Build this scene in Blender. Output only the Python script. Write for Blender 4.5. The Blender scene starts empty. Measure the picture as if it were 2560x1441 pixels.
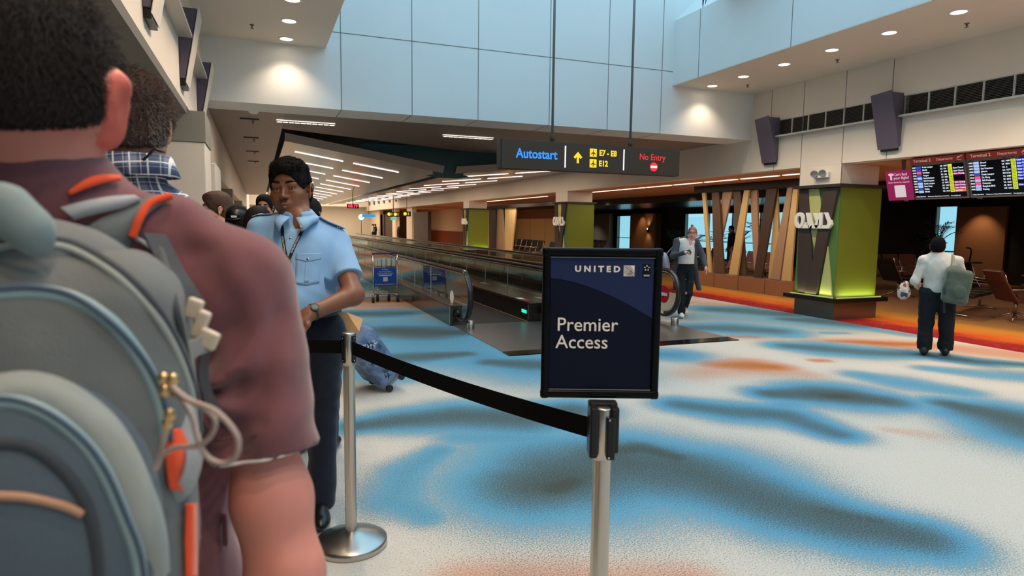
import bpy, bmesh, math, random
import numpy as np
from mathutils import Vector, Matrix
SC = bpy.context.scene
COL = SC.collection
PI = math.pi
random.seed(7)
# ---------------------------------------------------------------- camera
YAW, PITCH, ROLL = [math.radians(a) for a in (21.5563, 5.6322, -0.67237)]
FPX = 1600.0
CO = np.array([0.0, 0.0, 1.55])
_fw = np.array([math.sin(YAW)*math.cos(PITCH), math.cos(YAW)*math.cos(PITCH), -math.sin(PITCH)])
_r = np.array([math.cos(YAW), -math.sin(YAW), 0.0]); _dn = np.cross(_fw, _r)
_R = math.cos(ROLL)*_r + math.sin(ROLL)*_dn
_D = -math.sin(ROLL)*_r + math.cos(ROLL)*_dn
cam = bpy.data.cameras.new('camera')
cam.sensor_width = 36.0; cam.lens = FPX*36/2560
cam.clip_start = 0.05; cam.clip_end = 300
cam.dof.use_dof = True; cam.dof.focus_distance = 4.2; cam.dof.aperture_fstop = 5.0
camo = bpy.data.objects.new('camera', cam); COL.objects.link(camo)
camo.matrix_world = Matrix(((_R[0], -_D[0], -_fw[0], CO[0]), (_R[1], -_D[1], -_fw[1], CO[1]), (_R[2], -_D[2], -_fw[2], CO[2]), (0, 0, 0, 1)))
SC.camera = camo
# ---------------------------------------------------------------- sky and exposure
SC.view_settings.view_transform = 'Standard'; SC.view_settings.look = 'None'
SC.view_settings.exposure = 0.0; SC.view_settings.gamma = 1.0
w = bpy.data.worlds.new('sky'); SC.world = w; w.use_nodes = True
bgn = w.node_tree.nodes['Background']
bgn.inputs[0].default_value = (0.40, 0.74, 1.0, 1); bgn.inputs[1].default_value = 1.85
# skylight portal: only steers sampling of the sky through the roof opening
def portal(loc, rot, sx, sy):
    l = bpy.data.lights.new('sky_portal', 'AREA'); l.shape = 'RECTANGLE'; l.size = sx; l.size_y = sy
    l.cycles.is_portal = True
    o = bpy.data.objects.new('sky_portal', l); COL.objects.link(o); o.location = loc; o.rotation_euler = rot
    return o
portal((4.1, 3.0, 6.9), (0, 0, 0), 6.2, 14.5)
portal((19.95, 20.0, 1.3), (0, PI/2, 0), 2.6, 30)
# ---------------------------------------------------------------- unprojection of measured points
def ray(px, py): return (px-1280)/FPX*_R + (py-720.5)/FPX*_D + _fw
def onz(px, py, z=0.0): d = ray(px, py); return CO + d*(z-CO[2])/d[2]
def onx(px, py, x): d = ray(px, py); return CO + d*x/d[0]
def ony(px, py, y): d = ray(px, py); return CO + d*y/d[1]
def atd(px, py, d): return CO + ray(px, py)*d
# ---------------------------------------------------------------- materials
MATS = {}
def mat(name, col=(.8, .8, .8), rough=.6, metal=0, spec=.5, emit=None, es=0, bump=0, bscale=50, noise=0, nscale=8, sheen=0, sss=0, coat=0, alpha=None, trans=0, ior=1.45):
    if name in MATS: return MATS[name]
    m = bpy.data.materials.new(name); m.use_nodes = True; nt = m.node_tree; b = nt.nodes['Principled BSDF']
    b.inputs['Base Color'].default_value = (*col, 1); b.inputs['Roughness'].default_value = rough
    b.inputs['Metallic'].default_value = metal; b.inputs['Specular IOR Level'].default_value = spec
    b.inputs['IOR'].default_value = ior
    if emit: b.inputs['Emission Color'].default_value = (*emit, 1); b.inputs['Emission Strength'].default_value = es
    if sheen: b.inputs['Sheen Weight'].default_value = sheen
    if coat: b.inputs['Coat Weight'].default_value = coat
    if trans: b.inputs['Transmission Weight'].default_value = trans
    if sss:
        b.inputs['Subsurface Weight'].default_value = sss; b.inputs['Subsurface Radius'].default_value = (.012, .004, .002)
        b.inputs['Subsurface Scale'].default_value = 1.0
    if alpha is not None: b.inputs['Alpha'].default_value = alpha
    if bump or noise:
        tc = nt.nodes.new('ShaderNodeTexCoord')
        if noise:
            n = nt.nodes.new('ShaderNodeTexNoise'); n.inputs['Scale'].default_value = nscale; n.inputs['Detail'].default_value = 4
            nt.links.new(tc.outputs['Object'], n.inputs['Vector'])
            mr = nt.nodes.new('ShaderNodeMapRange'); mr.inputs['From Min'].default_value = .3; mr.inputs['From Max'].default_value = .7
            mr.inputs['To Min'].default_value = 1-noise; mr.inputs['To Max'].default_value = 1+noise
            nt.links.new(n.outputs['Fac'], mr.inputs['Value'])
            vm = nt.nodes.new('ShaderNodeVectorMath'); vm.operation = 'SCALE'; vm.inputs[0].default_value = col
            nt.links.new(mr.outputs[0], vm.inputs['Scale']); nt.links.new(vm.outputs[0], b.inputs['Base Color'])
        if bump:
            n2 = nt.nodes.new('ShaderNodeTexNoise'); n2.inputs['Scale'].default_value = bscale; n2.inputs['Detail'].default_value = 3
            nt.links.new(tc.outputs['Object'], n2.inputs['Vector'])
            bp = nt.nodes.new('ShaderNodeBump'); bp.inputs['Strength'].default_value = bump; bp.inputs['Distance'].default_value = .01
            nt.links.new(n2.outputs['Fac'], bp.inputs['Height']); nt.links.new(bp.outputs[0], b.inputs['Normal'])
    MATS[name] = m; return m
def c8(r, g, b):
    f = lambda v: (v/255/12.92 if v <= 10 else ((v/255+.055)/1.055)**2.4)
    return (f(r), f(g), f(b))
def emis(name, col, s):
    if name in MATS: return MATS[name]
    m = bpy.data.materials.new(name); m.use_nodes = True; nt = m.node_tree; nt.nodes.clear()
    e = nt.nodes.new('ShaderNodeEmission'); e.inputs[0].default_value = (*col, 1); e.inputs[1].default_value = s
    o = nt.nodes.new('ShaderNodeOutputMaterial'); nt.links.new(e.outputs[0], o.inputs[0]); MATS[name] = m; return m
def glassmat(name, tint, refl=.08, rough=0.0):
    if name in MATS: return MATS[name]
    m = bpy.data.materials.new(name); m.use_nodes = True; nt = m.node_tree; nt.nodes.clear()
    t = nt.nodes.new('ShaderNodeBsdfTransparent'); t.inputs[0].default_value = (*tint, 1)
    g = nt.nodes.new('ShaderNodeBsdfGlossy'); g.inputs['Roughness'].default_value = rough; g.inputs[0].default_value = (.9, .95, .95, 1)
    fr = nt.nodes.new('ShaderNodeFresnel'); fr.inputs[0].default_value = 1.5
    mx = nt.nodes.new('ShaderNodeMixShader'); o = nt.nodes.new('ShaderNodeOutputMaterial')
    ad = nt.nodes.new('ShaderNodeMath'); ad.operation = 'ADD'; ad.inputs[1].default_value = refl; ad.use_clamp = True
    ge = nt.nodes.new('ShaderNodeNewGeometry'); inv = nt.nodes.new('ShaderNodeMath'); inv.operation = 'SUBTRACT'; inv.inputs[0].default_value = 1
    mu = nt.nodes.new('ShaderNodeMath'); mu.operation = 'MULTIPLY'; nt.links.new(ge.outputs['Backfacing'], inv.inputs[1])
    nt.links.new(fr.outputs[0], ad.inputs[0]); nt.links.new(ad.outputs[0], mu.inputs[0]); nt.links.new(inv.outputs[0], mu.inputs[1]); nt.links.new(mu.outputs[0], mx.inputs[0])
    nt.links.new(t.outputs[0], mx.inputs[1]); nt.links.new(g.outputs[0], mx.inputs[2]); nt.links.new(mx.outputs[0], o.inputs[0])
    MATS[name] = m; return m
# ---------------------------------------------------------------- objects
def tag(o, label=None, cat=None, group=None, kind=None):
    if label: o['label'] = label
    if cat: o['category'] = cat
    if group: o['group'] = group
    if kind: o['kind'] = kind
    return o
def thing(name, label, cat, loc=(0, 0, 0), rz=0, group=None):
    o = bpy.data.objects.new(name, None); COL.objects.link(o); o.location = loc; o.rotation_euler = (0, 0, rz)
    o.empty_display_size = .1
    return tag(o, label, cat, group)
def link(name, me, m=None, parent=None, smooth=False):
    o = bpy.data.objects.new(name, me); COL.objects.link(o)
    if m is not None:
        for mm in (m if isinstance(m, (list, tuple)) else [m]): me.materials.append(mm)
    if smooth: me.polygons.foreach_set('use_smooth', [True]*len(me.polygons))
    if parent: o.parent = parent
    return o
def mb(name, V, F, m, parent=None, smooth=False):
    me = bpy.data.meshes.new(name); me.from_pydata([tuple(map(float, v)) for v in V], [], F); me.update()
    return link(name, me, m, parent, smooth)
class G:
    """collects shapes into one mesh"""
    def __init__(s): s.V = []; s.F = []; s.S = []
    def add(s, V, F, sm=False):
        n = len(s.V); s.V += [tuple(map(float, v)) for v in V]; s.F += [tuple(i+n for i in f) for f in F]; s.S += [sm]*len(F); return s
    def box(s, x0, x1, y0, y1, z0, z1, M=None):
        V = [(x, y, z) for z in (z0, z1) for y in (y0, y1) for x in (x0, x1)]
        if M is not None: V = [M @ Vector(v) for v in V]
        return s.add(V, [(0, 2, 3, 1), (4, 5, 7, 6), (0, 1, 5, 4), (2, 6, 7, 3), (0, 4, 6, 2), (1, 3, 7, 5)])
    def bar(s, a, b, w, h, up=(0, 0, 1)):
        a = Vector(a); b = Vector(b); d = (b-a); L = d.length; d.normalize(); u = Vector(up)
        if abs(d.dot(u)) > .99: u = Vector((1, 0, 0))
        x = d.cross(u).normalized(); z = x.cross(d)
        V = [p+x*sx*w/2+z*sz*h/2 for p in (a, b) for sx, sz in ((-1, -1), (1, -1), (1, 1), (-1, 1))]
        return s.add(V, [(0, 1, 2, 3), (7, 6, 5, 4), (0, 4, 5, 1), (1, 5, 6, 2), (2, 6, 7, 3), (3, 7, 4, 0)])
    def tube(s, pts, r, n=12, cap=True, closed=False):
        pts = [Vector(p) for p in pts]; N = len(pts); rr = r if hasattr(r, '__len__') else [r]*N
        V = []; F = []; prev = None
        for i, p in enumerate(pts):
            if closed: t = pts[(i+1) % N]-pts[i-1]
            else: t = pts[min(i+1, N-1)]-pts[max(i-1, 0)]
            if t.length < 1e-9: t = Vector((0, 0, 1))
            t.normalize()
            if prev is None:
                u = Vector((0, 0, 1)) if abs(t.z) < .9 else Vector((1, 0, 0)); x = t.cross(u).normalized()
            else: x = (prev-t*prev.dot(t)).normalized()
            prev = x; y = t.cross(x)
            for k in range(n):
                a = 2*PI*k/n; V.append(p+(x*math.cos(a)+y*math.sin(a))*rr[i])
        for i in range(N if closed else N-1):
            j = (i+1) % N
            for k in range(n): F.append((i*n+k, i*n+(k+1) % n, j*n+(k+1) % n, j*n+k))
        if cap and not closed:
            F.append(tuple(range(n-1, -1, -1))); F.append(tuple((N-1)*n+k for k in range(n)))
        return s.add(V, F, True)
    def cyl(s, c, r, h, n=32, axis='z', r2=None):
        r2 = r if r2 is None else r2; V = []; 
        for z, q in ((0, r), (h, r2)):
            for k in range(n):
                a = 2*PI*k/n; p = (q*math.cos(a), q*math.sin(a), z)
                if axis == 'x': p = (p[2], p[0], p[1])
                if axis == 'y': p = (p[1], p[2], p[0])
                V.append((c[0]+p[0], c[1]+p[1], c[2]+p[2]))
        F = [(k, (k+1) % n, n+(k+1) % n, n+k) for k in range(n)]
        s.add(V, F, True); s.add(V, [tuple(range(n-1, -1, -1)), tuple(range(n, 2*n))]); return s
    def lathe(s, prof, c=(0, 0, 0), n=40):
        V = []; F = []; N = len(prof)
        for r, z in prof:
            for k in range(n): a = 2*PI*k/n; V.append((c[0]+r*math.cos(a), c[1]+r*math.sin(a), c[2]+z))
        for i in range(N-1):
            for k in range(n): F.append((i*n+k, i*n+(k+1) % n, (i+1)*n+(k+1) % n, (i+1)*n+k))
        return s.add(V, F, True)
    def prism(s, poly, a, b, M=None):
        """polygon in 2D (list of (u,v)) extruded along w from a to b: points (u, w, v)"""
        n = len(poly); V = [(u, w, v) for w in (a, b) for u, v in poly]
        if M is not None: V = [M @ Vector(v) for v in V]
        F = [tuple(range(n)), tuple(range(2*n-1, n-1, -1))]+[(k, n+k, n+(k+1) % n, (k+1) % n) for k in range(n)]
        return s.add(V, F)
    def quad(s, a, b, c, d): return s.add([a, b, c, d], [(0, 1, 2, 3)])
    def sphere(s, c, r, n=16, m=10, sc=(1, 1, 1), M=None):
        V = []; F = []
        for i in range(m+1):
            t = PI*i/m
            for k in range(n):
                a = 2*PI*k/n; V.append(Vector((r*sc[0]*math.sin(t)*math.cos(a), r*sc[1]*math.sin(t)*math.sin(a), r*sc[2]*math.cos(t))))
        if M is not None: V = [M @ v for v in V]
        V = [(v[0]+c[0], v[1]+c[1], v[2]+c[2]) for v in V]
        for i in range(m):
            for k in range(n): F.append((i*n+k, (i+1)*n+k, (i+1)*n+(k+1) % n, i*n+(k+1) % n))
        return s.add(V, F, True)
    def obj(s, name, m, parent=None, bev=0, seg=2, fix=True):
        me = bpy.data.meshes.new(name); me.from_pydata(s.V, [], s.F); me.update()
        me.polygons.foreach_set('use_smooth', s.S)
        if fix:
            b = bmesh.new(); b.from_mesh(me); bmesh.ops.remove_doubles(b, verts=b.verts, dist=1e-6)
            bmesh.ops.recalc_face_normals(b, faces=b.faces); b.to_mesh(me); b.free()
        o = link(name, me, m, parent)
        if bev:
            md = o.modifiers.new('bevel', 'BEVEL'); md.width = bev; md.segments = seg; md.limit_method = 'ANGLE'; md.angle_limit = .7
            md.harden_normals = False
        return o
def struct(o): o['kind'] = 'structure'; return o
def text(s, size, m, parent=None, M=None, name='lettering', depth=.001, align='CENTER', space=1.0, bold=0, sx=1.0):
    cu = bpy.data.curves.new('t', 'FONT'); cu.body = s; cu.size = size; cu.extrude = depth; cu.align_x = align; cu.align_y = 'CENTER'
    cu.space_character = space; cu.offset = bold; cu.resolution_u = 3
    o = bpy.data.objects.new('t', cu); me = bpy.data.meshes.new_from_object(o)
    bpy.data.objects.remove(o); bpy.data.curves.remove(cu)
    # text plane: local x right, local z up, facing -y
    T = Matrix(((sx, 0, 0, 0), (0, 0, -1, 0), (0, 1, 0, 0), (0, 0, 0, 1)))
    if M is not None: T = M @ T
    me.transform(T); me.name = name; me.materials.clear()
    return link(name, me, m, parent)
def frame(o, xd, zd):
    """matrix whose x goes right along xd, z up along zd, -y faces the viewer"""
    x = Vector(xd).normalized(); z = Vector(zd); z = (z-x*z.dot(x)).normalized(); y = z.cross(x)
    return Matrix(((x.x, y.x, z.x, o[0]), (x.y, y.y, z.y, o[1]), (x.z, y.z, z.z, o[2]), (0, 0, 0, 1)))
def copy_tree(o, parent=None):
    c = o.copy(); COL.objects.link(c)
    if parent: c.parent = parent
    for ch in [q for q in bpy.data.objects if q.parent == o]: copy_tree(ch, c)
    return c
def spot(loc, e, col=(1, .78, .52), size=70, blend=.6, rot=(0, 0, 0), r=.05):
    l = bpy.data.lights.new('lamp_light', 'SPOT'); l.energy = e; l.color = col; l.spot_size = math.radians(size); l.spot_blend = blend; l.shadow_soft_size = r
    o = bpy.data.objects.new('lamp_light', l); COL.objects.link(o); o.location = loc; o.rotation_euler = rot; return o
# ================================================================ the setting
WX, LX = 9.10, -0.69            # right and left wall planes
YB = 10.25                      # cross wall of the light well
cream = mat('cream_wall_paint', c8(226, 212, 196), .75, noise=.02, nscale=1.2)
white = mat('white_wall_panel', c8(228, 226, 222), .6, noise=.02, nscale=1)
greyp = mat('grey_ceiling_panel', c8(150, 143, 136), .55)
seam = mat('seam_dark', c8(132, 128, 124), .8)
darkc = mat('dark_ceiling', c8(62, 56, 52), .6)
black = mat('black_plastic', c8(14, 14, 15), .35)
steel = mat('brushed_steel', c8(190, 184, 176), .28, 1.0, bump=.02, bscale=300)
dsteel = mat('dark_steel', c8(110, 105, 100), .3, 1.0)
LZ = 2.64
def carpet_mat():
    m = bpy.data.materials.new('patterned_carpet'); m.use_nodes = True; nt = m.node_tree; N = nt.nodes; L = nt.links; b = N['Principled BSDF']
    b.inputs['Roughness'].default_value = .95; b.inputs['Specular IOR Level'].default_value = .1
    tc = N.new('ShaderNodeTexCoord'); at = N.new('ShaderNodeAttribute'); at.attribute_name = 'pattern'
    sep = N.new('ShaderNodeSeparateColor'); L.new(at.outputs['Color'], sep.inputs[0])
    def noise(sc, det=2, rough=.6):
        n = N.new('ShaderNodeTexNoise'); n.inputs['Scale'].default_value = sc; n.inputs['Detail'].default_value = det; n.inputs['Roughness'].default_value = rough
        L.new(tc.outputs['Object'], n.inputs['Vector']); return n.outputs['Fac']
    def math_(op, a, c, d=None):
        n = N.new('ShaderNodeMath'); n.operation = op
        for i, v in enumerate((a, c, d)):
            if v is None: continue
            if isinstance(v, (int, float)): n.inputs[i].default_value = v
            else: L.new(v, n.inputs[i])
        return n.outputs[0]
    fine = noise(115, 2, .9); med = noise(2.2, 4, .6)
    dith = math_('SUBTRACT', fine, .5); wob = math_('SUBTRACT', med, .5)
    def field(src, amp):
        v = math_('ADD', src, math_('MULTIPLY', dith, amp)); return math_('ADD', v, math_('MULTIPLY', wob, .10))
    def ramp(src, stops):
        r = N.new('ShaderNodeValToRGB'); L.new(src, r.inputs[0]); e = r.color_ramp.elements
        while len(e) > 1: e.remove(e[0])
        e[0].position = stops[0][0]; e[0].color = (*stops[0][1], 1)
        for p, c in stops[1:]:
            q = e.new(p); q.color = (*c, 1)
        return r.outputs[0]
    blue = ramp(field(sep.outputs[0], 1.5), [(0, c8(204, 195, 184)), (.16, c8(196, 190, 180)), (.26, c8(140, 150, 150)), (.36, c8(116, 146, 156)), (.43, c8(92, 156, 188)), (.56, c8(88, 150, 180)), (.67, c8(84, 118, 132)), (.80, c8(82, 104, 112)), (.92, c8(76, 92, 94)), (1, c8(68, 74, 68))])
    pink = ramp(field(sep.outputs[1], 1.3), [(0, (1, 1, 1)), (.2, (1, 1, 1)), (.34, c8(250, 214, 200)), (.6, c8(246, 190, 168)), (.78, c8(236, 160, 110)), (1, c8(215, 128, 60))])
    mx = N.new('ShaderNodeMix'); mx.data_type = 'RGBA'; mx.blend_type = 'MULTIPLY'; mx.inputs[0].default_value = 1
    L.new(blue, mx.inputs[6]); L.new(pink, mx.inputs[7])
    sp = math_('ADD', math_('MULTIPLY', noise(420, 1), .22), .89)
    vm = N.new('ShaderNodeVectorMath'); vm.operation = 'SCALE'; L.new(mx.outputs[2], vm.inputs[0]); L.new(sp, vm.inputs['Scale'])
    L.new(vm.outputs[0], b.inputs['Base Color'])
    bp = N.new('ShaderNodeBump'); bp.inputs['Strength'].default_value = .3; bp.inputs['Distance'].default_value = .004
    L.new(fine, bp.inputs['Height']); L.new(bp.outputs[0], b.inputs['Normal'])
    return m
# carpet motif: soft blots as chains of measured points (x, y, half height) and a peak
BLUE = [
 ([(1335,1212,120),(1420,1185,140),(1560,1165,128),(1750,1190,118),(1950,1262,104),(2130,1315,92),(2290,1342,76)],.95),
 ([(1385,1222,44),(1430,1205,38)],1.12), ([(1500,1135,34),(1600,1122,34),(1690,1145,28)],1.0), ([(2050,1275,16),(2200,1305,14)],.97),
 ([(1100,1128,26),(1015,1180,44),(985,1250,60),(1065,1292,40)],.56),
 ([(890,1066,26),(1000,1052,40),(1150,1040,52),(1300,1045,56),(1430,1028,40)],.93),
 ([(1150,1092,34),(1330,1100,50)],.5),
 ([(1700,1012,26),(1830,1030,36),(1960,1040,34),(2090,1085,28)],.84),
 ([(1930,985,22),(2060,986,38),(2110,990,40),(2210,1003,28)],.95), ([(2070,990,18),(2110,992,18)],1.1), ([(1980,1010,22),(1930,1025,22)],.5),
 ([(2150,938,14),(2260,958,24),(2400,980,18)],.56),
 ([(2380,1012,22),(2500,1040,48),(2620,1075,70)],.97),
 ([(2320,922,10),(2480,938,17),(2640,948,20)],.52),
 ([(1975,866,14),(2060,872,21),(2150,880,19),(2300,888,12),(2450,905,12),(2560,912,8)],.88),
 ([(1740,820,15),(1840,822,21),(1930,828,17)],.85), ([(1790,774,12),(1870,778,16),(1960,786,14)],.85),
 ([(1975,799,10),(2050,803,17),(2140,812,14)],.85), ([(1740,792,24),(1900,800,28),(2050,812,26),(2200,822,12)],.38),
 ([(2190,826,7),(2275,838,8)],.42), ([(2060,833,4),(2110,833,4)],.45), ([(1960,842,4),(2000,842,4)],.45),
 ([(1600,884,18),(1690,888,22)],.66),
 ([(870,818,30),(1000,830,70),(1100,860,80),(1200,890,66),(1340,922,60),(1480,930,50)],.56),
 ([(870,785,12),(960,785,16),(1010,783,10)],.84), ([(990,828,26),(1060,832,32),(1140,832,16)],1.0),
 ([(880,900,18),(1040,893,26),(1160,885,14)],.9), ([(1230,906,18),(1330,912,28),(1420,915,20)],.88), ([(860,932,26),(1000,945,26)],.52),
 ([(1200,700,8),(1300,705,8)],.6), ([(880,748,4),(1000,741,4)],.6),
]
PINK = [
 ([(1720,935,26),(1870,920,34),(2010,938,22)],.46), ([(1800,912,16),(1880,914,22),(1930,918,16)],.98),
 ([(2040,852,13),(2180,858,17),(2340,866,17),(2560,890,22)],.55), ([(2080,853,6),(2180,858,10),(2300,862,8)],.95),
 ([(1780,838,10),(1860,842,13),(1950,850,12)],.45), ([(1820,842,5),(1880,842,7)],.8), ([(2040,902,6),(2060,902,6)],.85),
 ([(1180,1455,90),(1420,1450,110),(1720,1455,80)],.56), ([(2220,1075,14),(2320,1088,22),(2420,1095,14)],.38),
 ([(860,764,14),(960,766,16),(1060,768,14)],.55), ([(860,752,8),(990,752,8)],1.0), ([(1730,757,8),(1880,768,9)],.45), ([(1690,810,8),(1730,812,8)],.4),
 ([(1200,720,10),(1350,726,12)],.8),
]
def chain_field(chains, X, Y):
    inv = np.ones_like(X)
    best = np.zeros_like(X)
    for pts, peak in chains:
        wp = []
        for px, py, hh in pts:
            c = onz(px, py); e = onz(px, py+hh) if py+hh < 1500 else onz(px, py-hh); r = np.linalg.norm((e-c)[:2])*.95
            t = onz(px, py-hh*.9) if py-hh > 640 else e
            r = .5*r+.5*min(np.linalg.norm((t-c)[:2]), 2*r)
            wp.append((c[0], c[1], r))
        q = np.full_like(X, 1e9)
        for (ax, ay, ar), (bx, by, br) in zip(wp[:-1], wp[1:]):
            dx, dy = bx-ax, by-ay; t = np.clip(((X-ax)*dx+(Y-ay)*dy)/(dx*dx+dy*dy+1e-9), 0, 1)
            d = np.hypot(X-ax-t*dx, Y-ay-t*dy)/(ar+t*(br-ar)); q = np.minimum(q, d)
        h = peak*np.exp(-(q**2)*1.25)
        best = np.maximum(best, h); inv *= (1-np.clip(h, 0, .97)*.55)
    return np.clip(.75*best+.25*(1-inv)*1.25, 0, 1.1)
def build_floor():
    def grid(x0, x1, y0, y1, s, name):
        nx = max(2, int((x1-x0)/s)+1); ny = max(2, int((y1-y0)/s)+1)
        X, Y = np.meshgrid(np.linspace(x0, x1, nx), np.linspace(y0, y1, ny), indexing='ij')
        B = chain_field(BLUE, X, Y); P = chain_field(PINK, X, Y)
        far = np.clip((Y-13)/4, 0, 1)
        rb = .5+.5*np.sin(X*1.1+1.3*np.sin(Y*.35))*np.sin(Y*.42+.9*np.sin(X*.7)); rp = .5+.5*np.sin(X*.9+2+1.1*np.sin(Y*.3+1))*np.sin(Y*.37+2.5)
        B = np.maximum(B, far*np.clip(rb*1.6-.65, 0, 1)); P = np.maximum(P, far*np.clip(rp*1.7-.9, 0, 1))
        P *= np.clip(1-B*1.6, 0, 1)
        V = np.stack([X, Y, np.zeros_like(X)], -1).reshape(-1, 3)
        i = np.arange(nx*ny).reshape(nx, ny); F = np.stack([i[:-1, :-1], i[1:, :-1], i[1:, 1:], i[:-1, 1:]], -1).reshape(-1, 4)
        return V, F, np.stack([B, P, 0*B, 0*B+1], -1).reshape(-1, 4)
    V = []; F = []; C = []; n = 0
    for a in [(-1.2, 9.05, 1.2, 12, .035), (-1.2, 9.05, 12, 60, .2), (-1.2, 9.05, -4, 1.2, .2), (-8, -1.2, -4, 60, .4)]:
        v, f, c = grid(*a, ''); V.append(v); F.append(f+n); C.append(c); n += len(v)
    V = np.concatenate(V); F = np.concatenate(F); C = np.concatenate(C)
    me = bpy.data.meshes.new('floor'); me.from_pydata(V.tolist(), [], F.tolist()); me.update()
    ca = me.color_attributes.new('pattern', 'FLOAT_COLOR', 'POINT'); ca.data.foreach_set('color', C.astype(np.float32).ravel())
    struct(link('floor', me, carpet_mat()))
build_floor()
def border_mat():
    m = bpy.data.materials.new('lounge_carpet'); m.use_nodes = True; nt = m.node_tree; N = nt.nodes; L = nt.links; b = N['Principled BSDF']
    b.inputs['Roughness'].default_value = .95; b.inputs['Specular IOR Level'].default_value = .1
    tc = N.new('ShaderNodeTexCoord'); sx = N.new('ShaderNodeSeparateXYZ'); L.new(tc.outputs['Object'], sx.inputs[0])
    mp = N.new('ShaderNodeMapping'); mp.inputs['Scale'].default_value = (2.5, .8, 1); L.new(tc.outputs['Object'], mp.inputs[0])
    n = N.new('ShaderNodeTexNoise'); n.inputs['Scale'].default_value = 1.6; n.inputs['Detail'].default_value = 5; L.new(mp.outputs[0], n.inputs['Vector'])
    ma = N.new('ShaderNodeMath'); ma.operation = 'MULTIPLY_ADD'; ma.inputs[1].default_value = .9; L.new(n.outputs['Fac'], ma.inputs[0]); L.new(sx.outputs[0], ma.inputs[2])
    mr = N.new('ShaderNodeMapRange'); mr.inputs['From Min'].default_value = 9.3; mr.inputs['From Max'].default_value = 12.6; L.new(ma.outputs[0], mr.inputs[0])
    r = N.new('ShaderNodeValToRGB'); L.new(mr.outputs[0], r.inputs[0]); e = r.color_ramp.elements
    e[0].position = 0; e[0].color = (*c8(138, 30, 38), 1); e[1].position = 1; e[1].color = (*c8(150, 108, 78), 1)
    for p, c in ((.2, c8(150, 38, 36)), (.32, c8(204, 92, 34)), (.5, c8(200, 132, 50)), (.68, c8(168, 122, 64))):
        q = e.new(p); q.color = (*c, 1)
    # short pale threads woven across the red strip
    mp2 = N.new('ShaderNodeMapping'); mp2.inputs['Scale'].default_value = (22, 3.2, 1); L.new(tc.outputs['Object'], mp2.inputs[0])
    n2 = N.new('ShaderNodeTexNoise'); n2.inputs['Scale'].default_value = 2.6; n2.inputs['Detail'].default_value = 3; L.new(mp2.outputs[0], n2.inputs['Vector'])
    th = N.new('ShaderNodeMapRange'); th.inputs['From Min'].default_value = .66; th.inputs['From Max'].default_value = .71; L.new(n2.outputs['Fac'], th.inputs[0])
    ms = N.new('ShaderNodeMapRange'); ms.inputs['From Min'].default_value = .45; ms.inputs['From Max'].default_value = .25; L.new(mr.outputs[0], ms.inputs[0])
    mu = N.new('ShaderNodeMath'); mu.operation = 'MULTIPLY'; L.new(th.outputs[0], mu.inputs[0]); L.new(ms.outputs[0], mu.inputs[1])
    mx = N.new('ShaderNodeMix'); mx.data_type = 'RGBA'; L.new(mu.outputs[0], mx.inputs[0]); L.new(r.outputs[0], mx.inputs[6]); mx.inputs[7].default_value = (*c8(226, 180, 150), 1)
    L.new(mx.outputs[2], b.inputs['Base Color']); return m
struct(G().quad((9.05, -4, .0), (21, -4, .0), (21, 60, .0), (9.05, 60, .0)).obj('floor', border_mat()))

# ---- ceilings and walls of the high bay
def wall(name, m, *boxes, bev=0):
    g = G()
    for b in boxes: g.box(*b)
    return struct(g.obj(name, m, bev=bev))
wall('ceiling', cream, (LX-.1, 1.0, -4, YB, 4.15, 4.165))
wall('ceiling', cream, (7.2, WX+.1, -4, YB, 4.15, 4.165))
zt = float(onx(1680, 56, 7.2)[2])
wall('wall_right', white, (7.2, 7.35, -4.5, YB, 4.166, zt))
g = G(); g.add([(7.2, -4.5, zt+.002), (7.2, YB, zt+.002), (8.1, YB, zt+.9), (8.1, -4.5, zt+.9)], [(0, 1, 2, 3)]); g.add([(8.1, -4.5, zt+.9), (8.1, YB, zt+.9), (8.1, YB, 6.8), (8.1, -4.5, 6.8)], [(0, 1, 2, 3)])
struct(g.obj('wall_right', white))
wall('wall_left', white, (.85, 1.0, -4.5, YB, 4.166, 6.8))
wall('wall_back', white, (LX-.1, 8.3, YB, YB+.75, 3.27, 6.8))
wall('wall_back', white, (8.302, WX+.1, YB, YB+.75, 3.27, 4.6))
wall('wall_front', white, (-8, 14, -4.8, -4.5, 0, 6.8))
# panel joints
sm = G()
for x in (1.22, 2.31, 3.41, 4.70, 5.84, 6.96): sm.box(x-.006, x+.006, YB-.003, YB+.01, 3.27, 6.8); sm.box(x-.006, x+.006, YB, YB+.75, 3.267, 3.275)
sm.box(LX+1.7, 7.2, YB-.003, YB+.01, 4.40, 4.412)
for y in (9.5, 7.4, 5.3, 3.2): sm.box(7.197, 7.21, y-.006, y+.006, 4.15, zt)
for y in (8.97, 8.09, 7.24, 4.7, 9.75, 2.2): sm.box(WX-.003, WX+.01, y-.006, y+.006, 3.56 if y not in (8.97, 8.09) else 2.3, 4.15)
for y in (9.62, 7.27, 4.7): sm.box(WX-.003, WX+.01, y-.006, y+.006, LZ, 3.25)
struct(sm.obj('trim_1', seam))
# right wall
wall('wall_right', cream, (WX, WX+.25, -4.5, YB, LZ, 3.262), (WX, WX+.25, -4.5, YB, 3.56, 4.15), (WX+.12, WX+.25, -4.5, YB, 3.262, 3.56), (WX, WX+.25, 9.62, YB, 3.262, 3.56))
wall('wall_right', cream, (WX, WX+.25, YB+.002, 43, LZ, 3.42))
wall('wall_left', cream, (LX-.25, LX, -4.5, YB, 2.78, 4.15))
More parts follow.
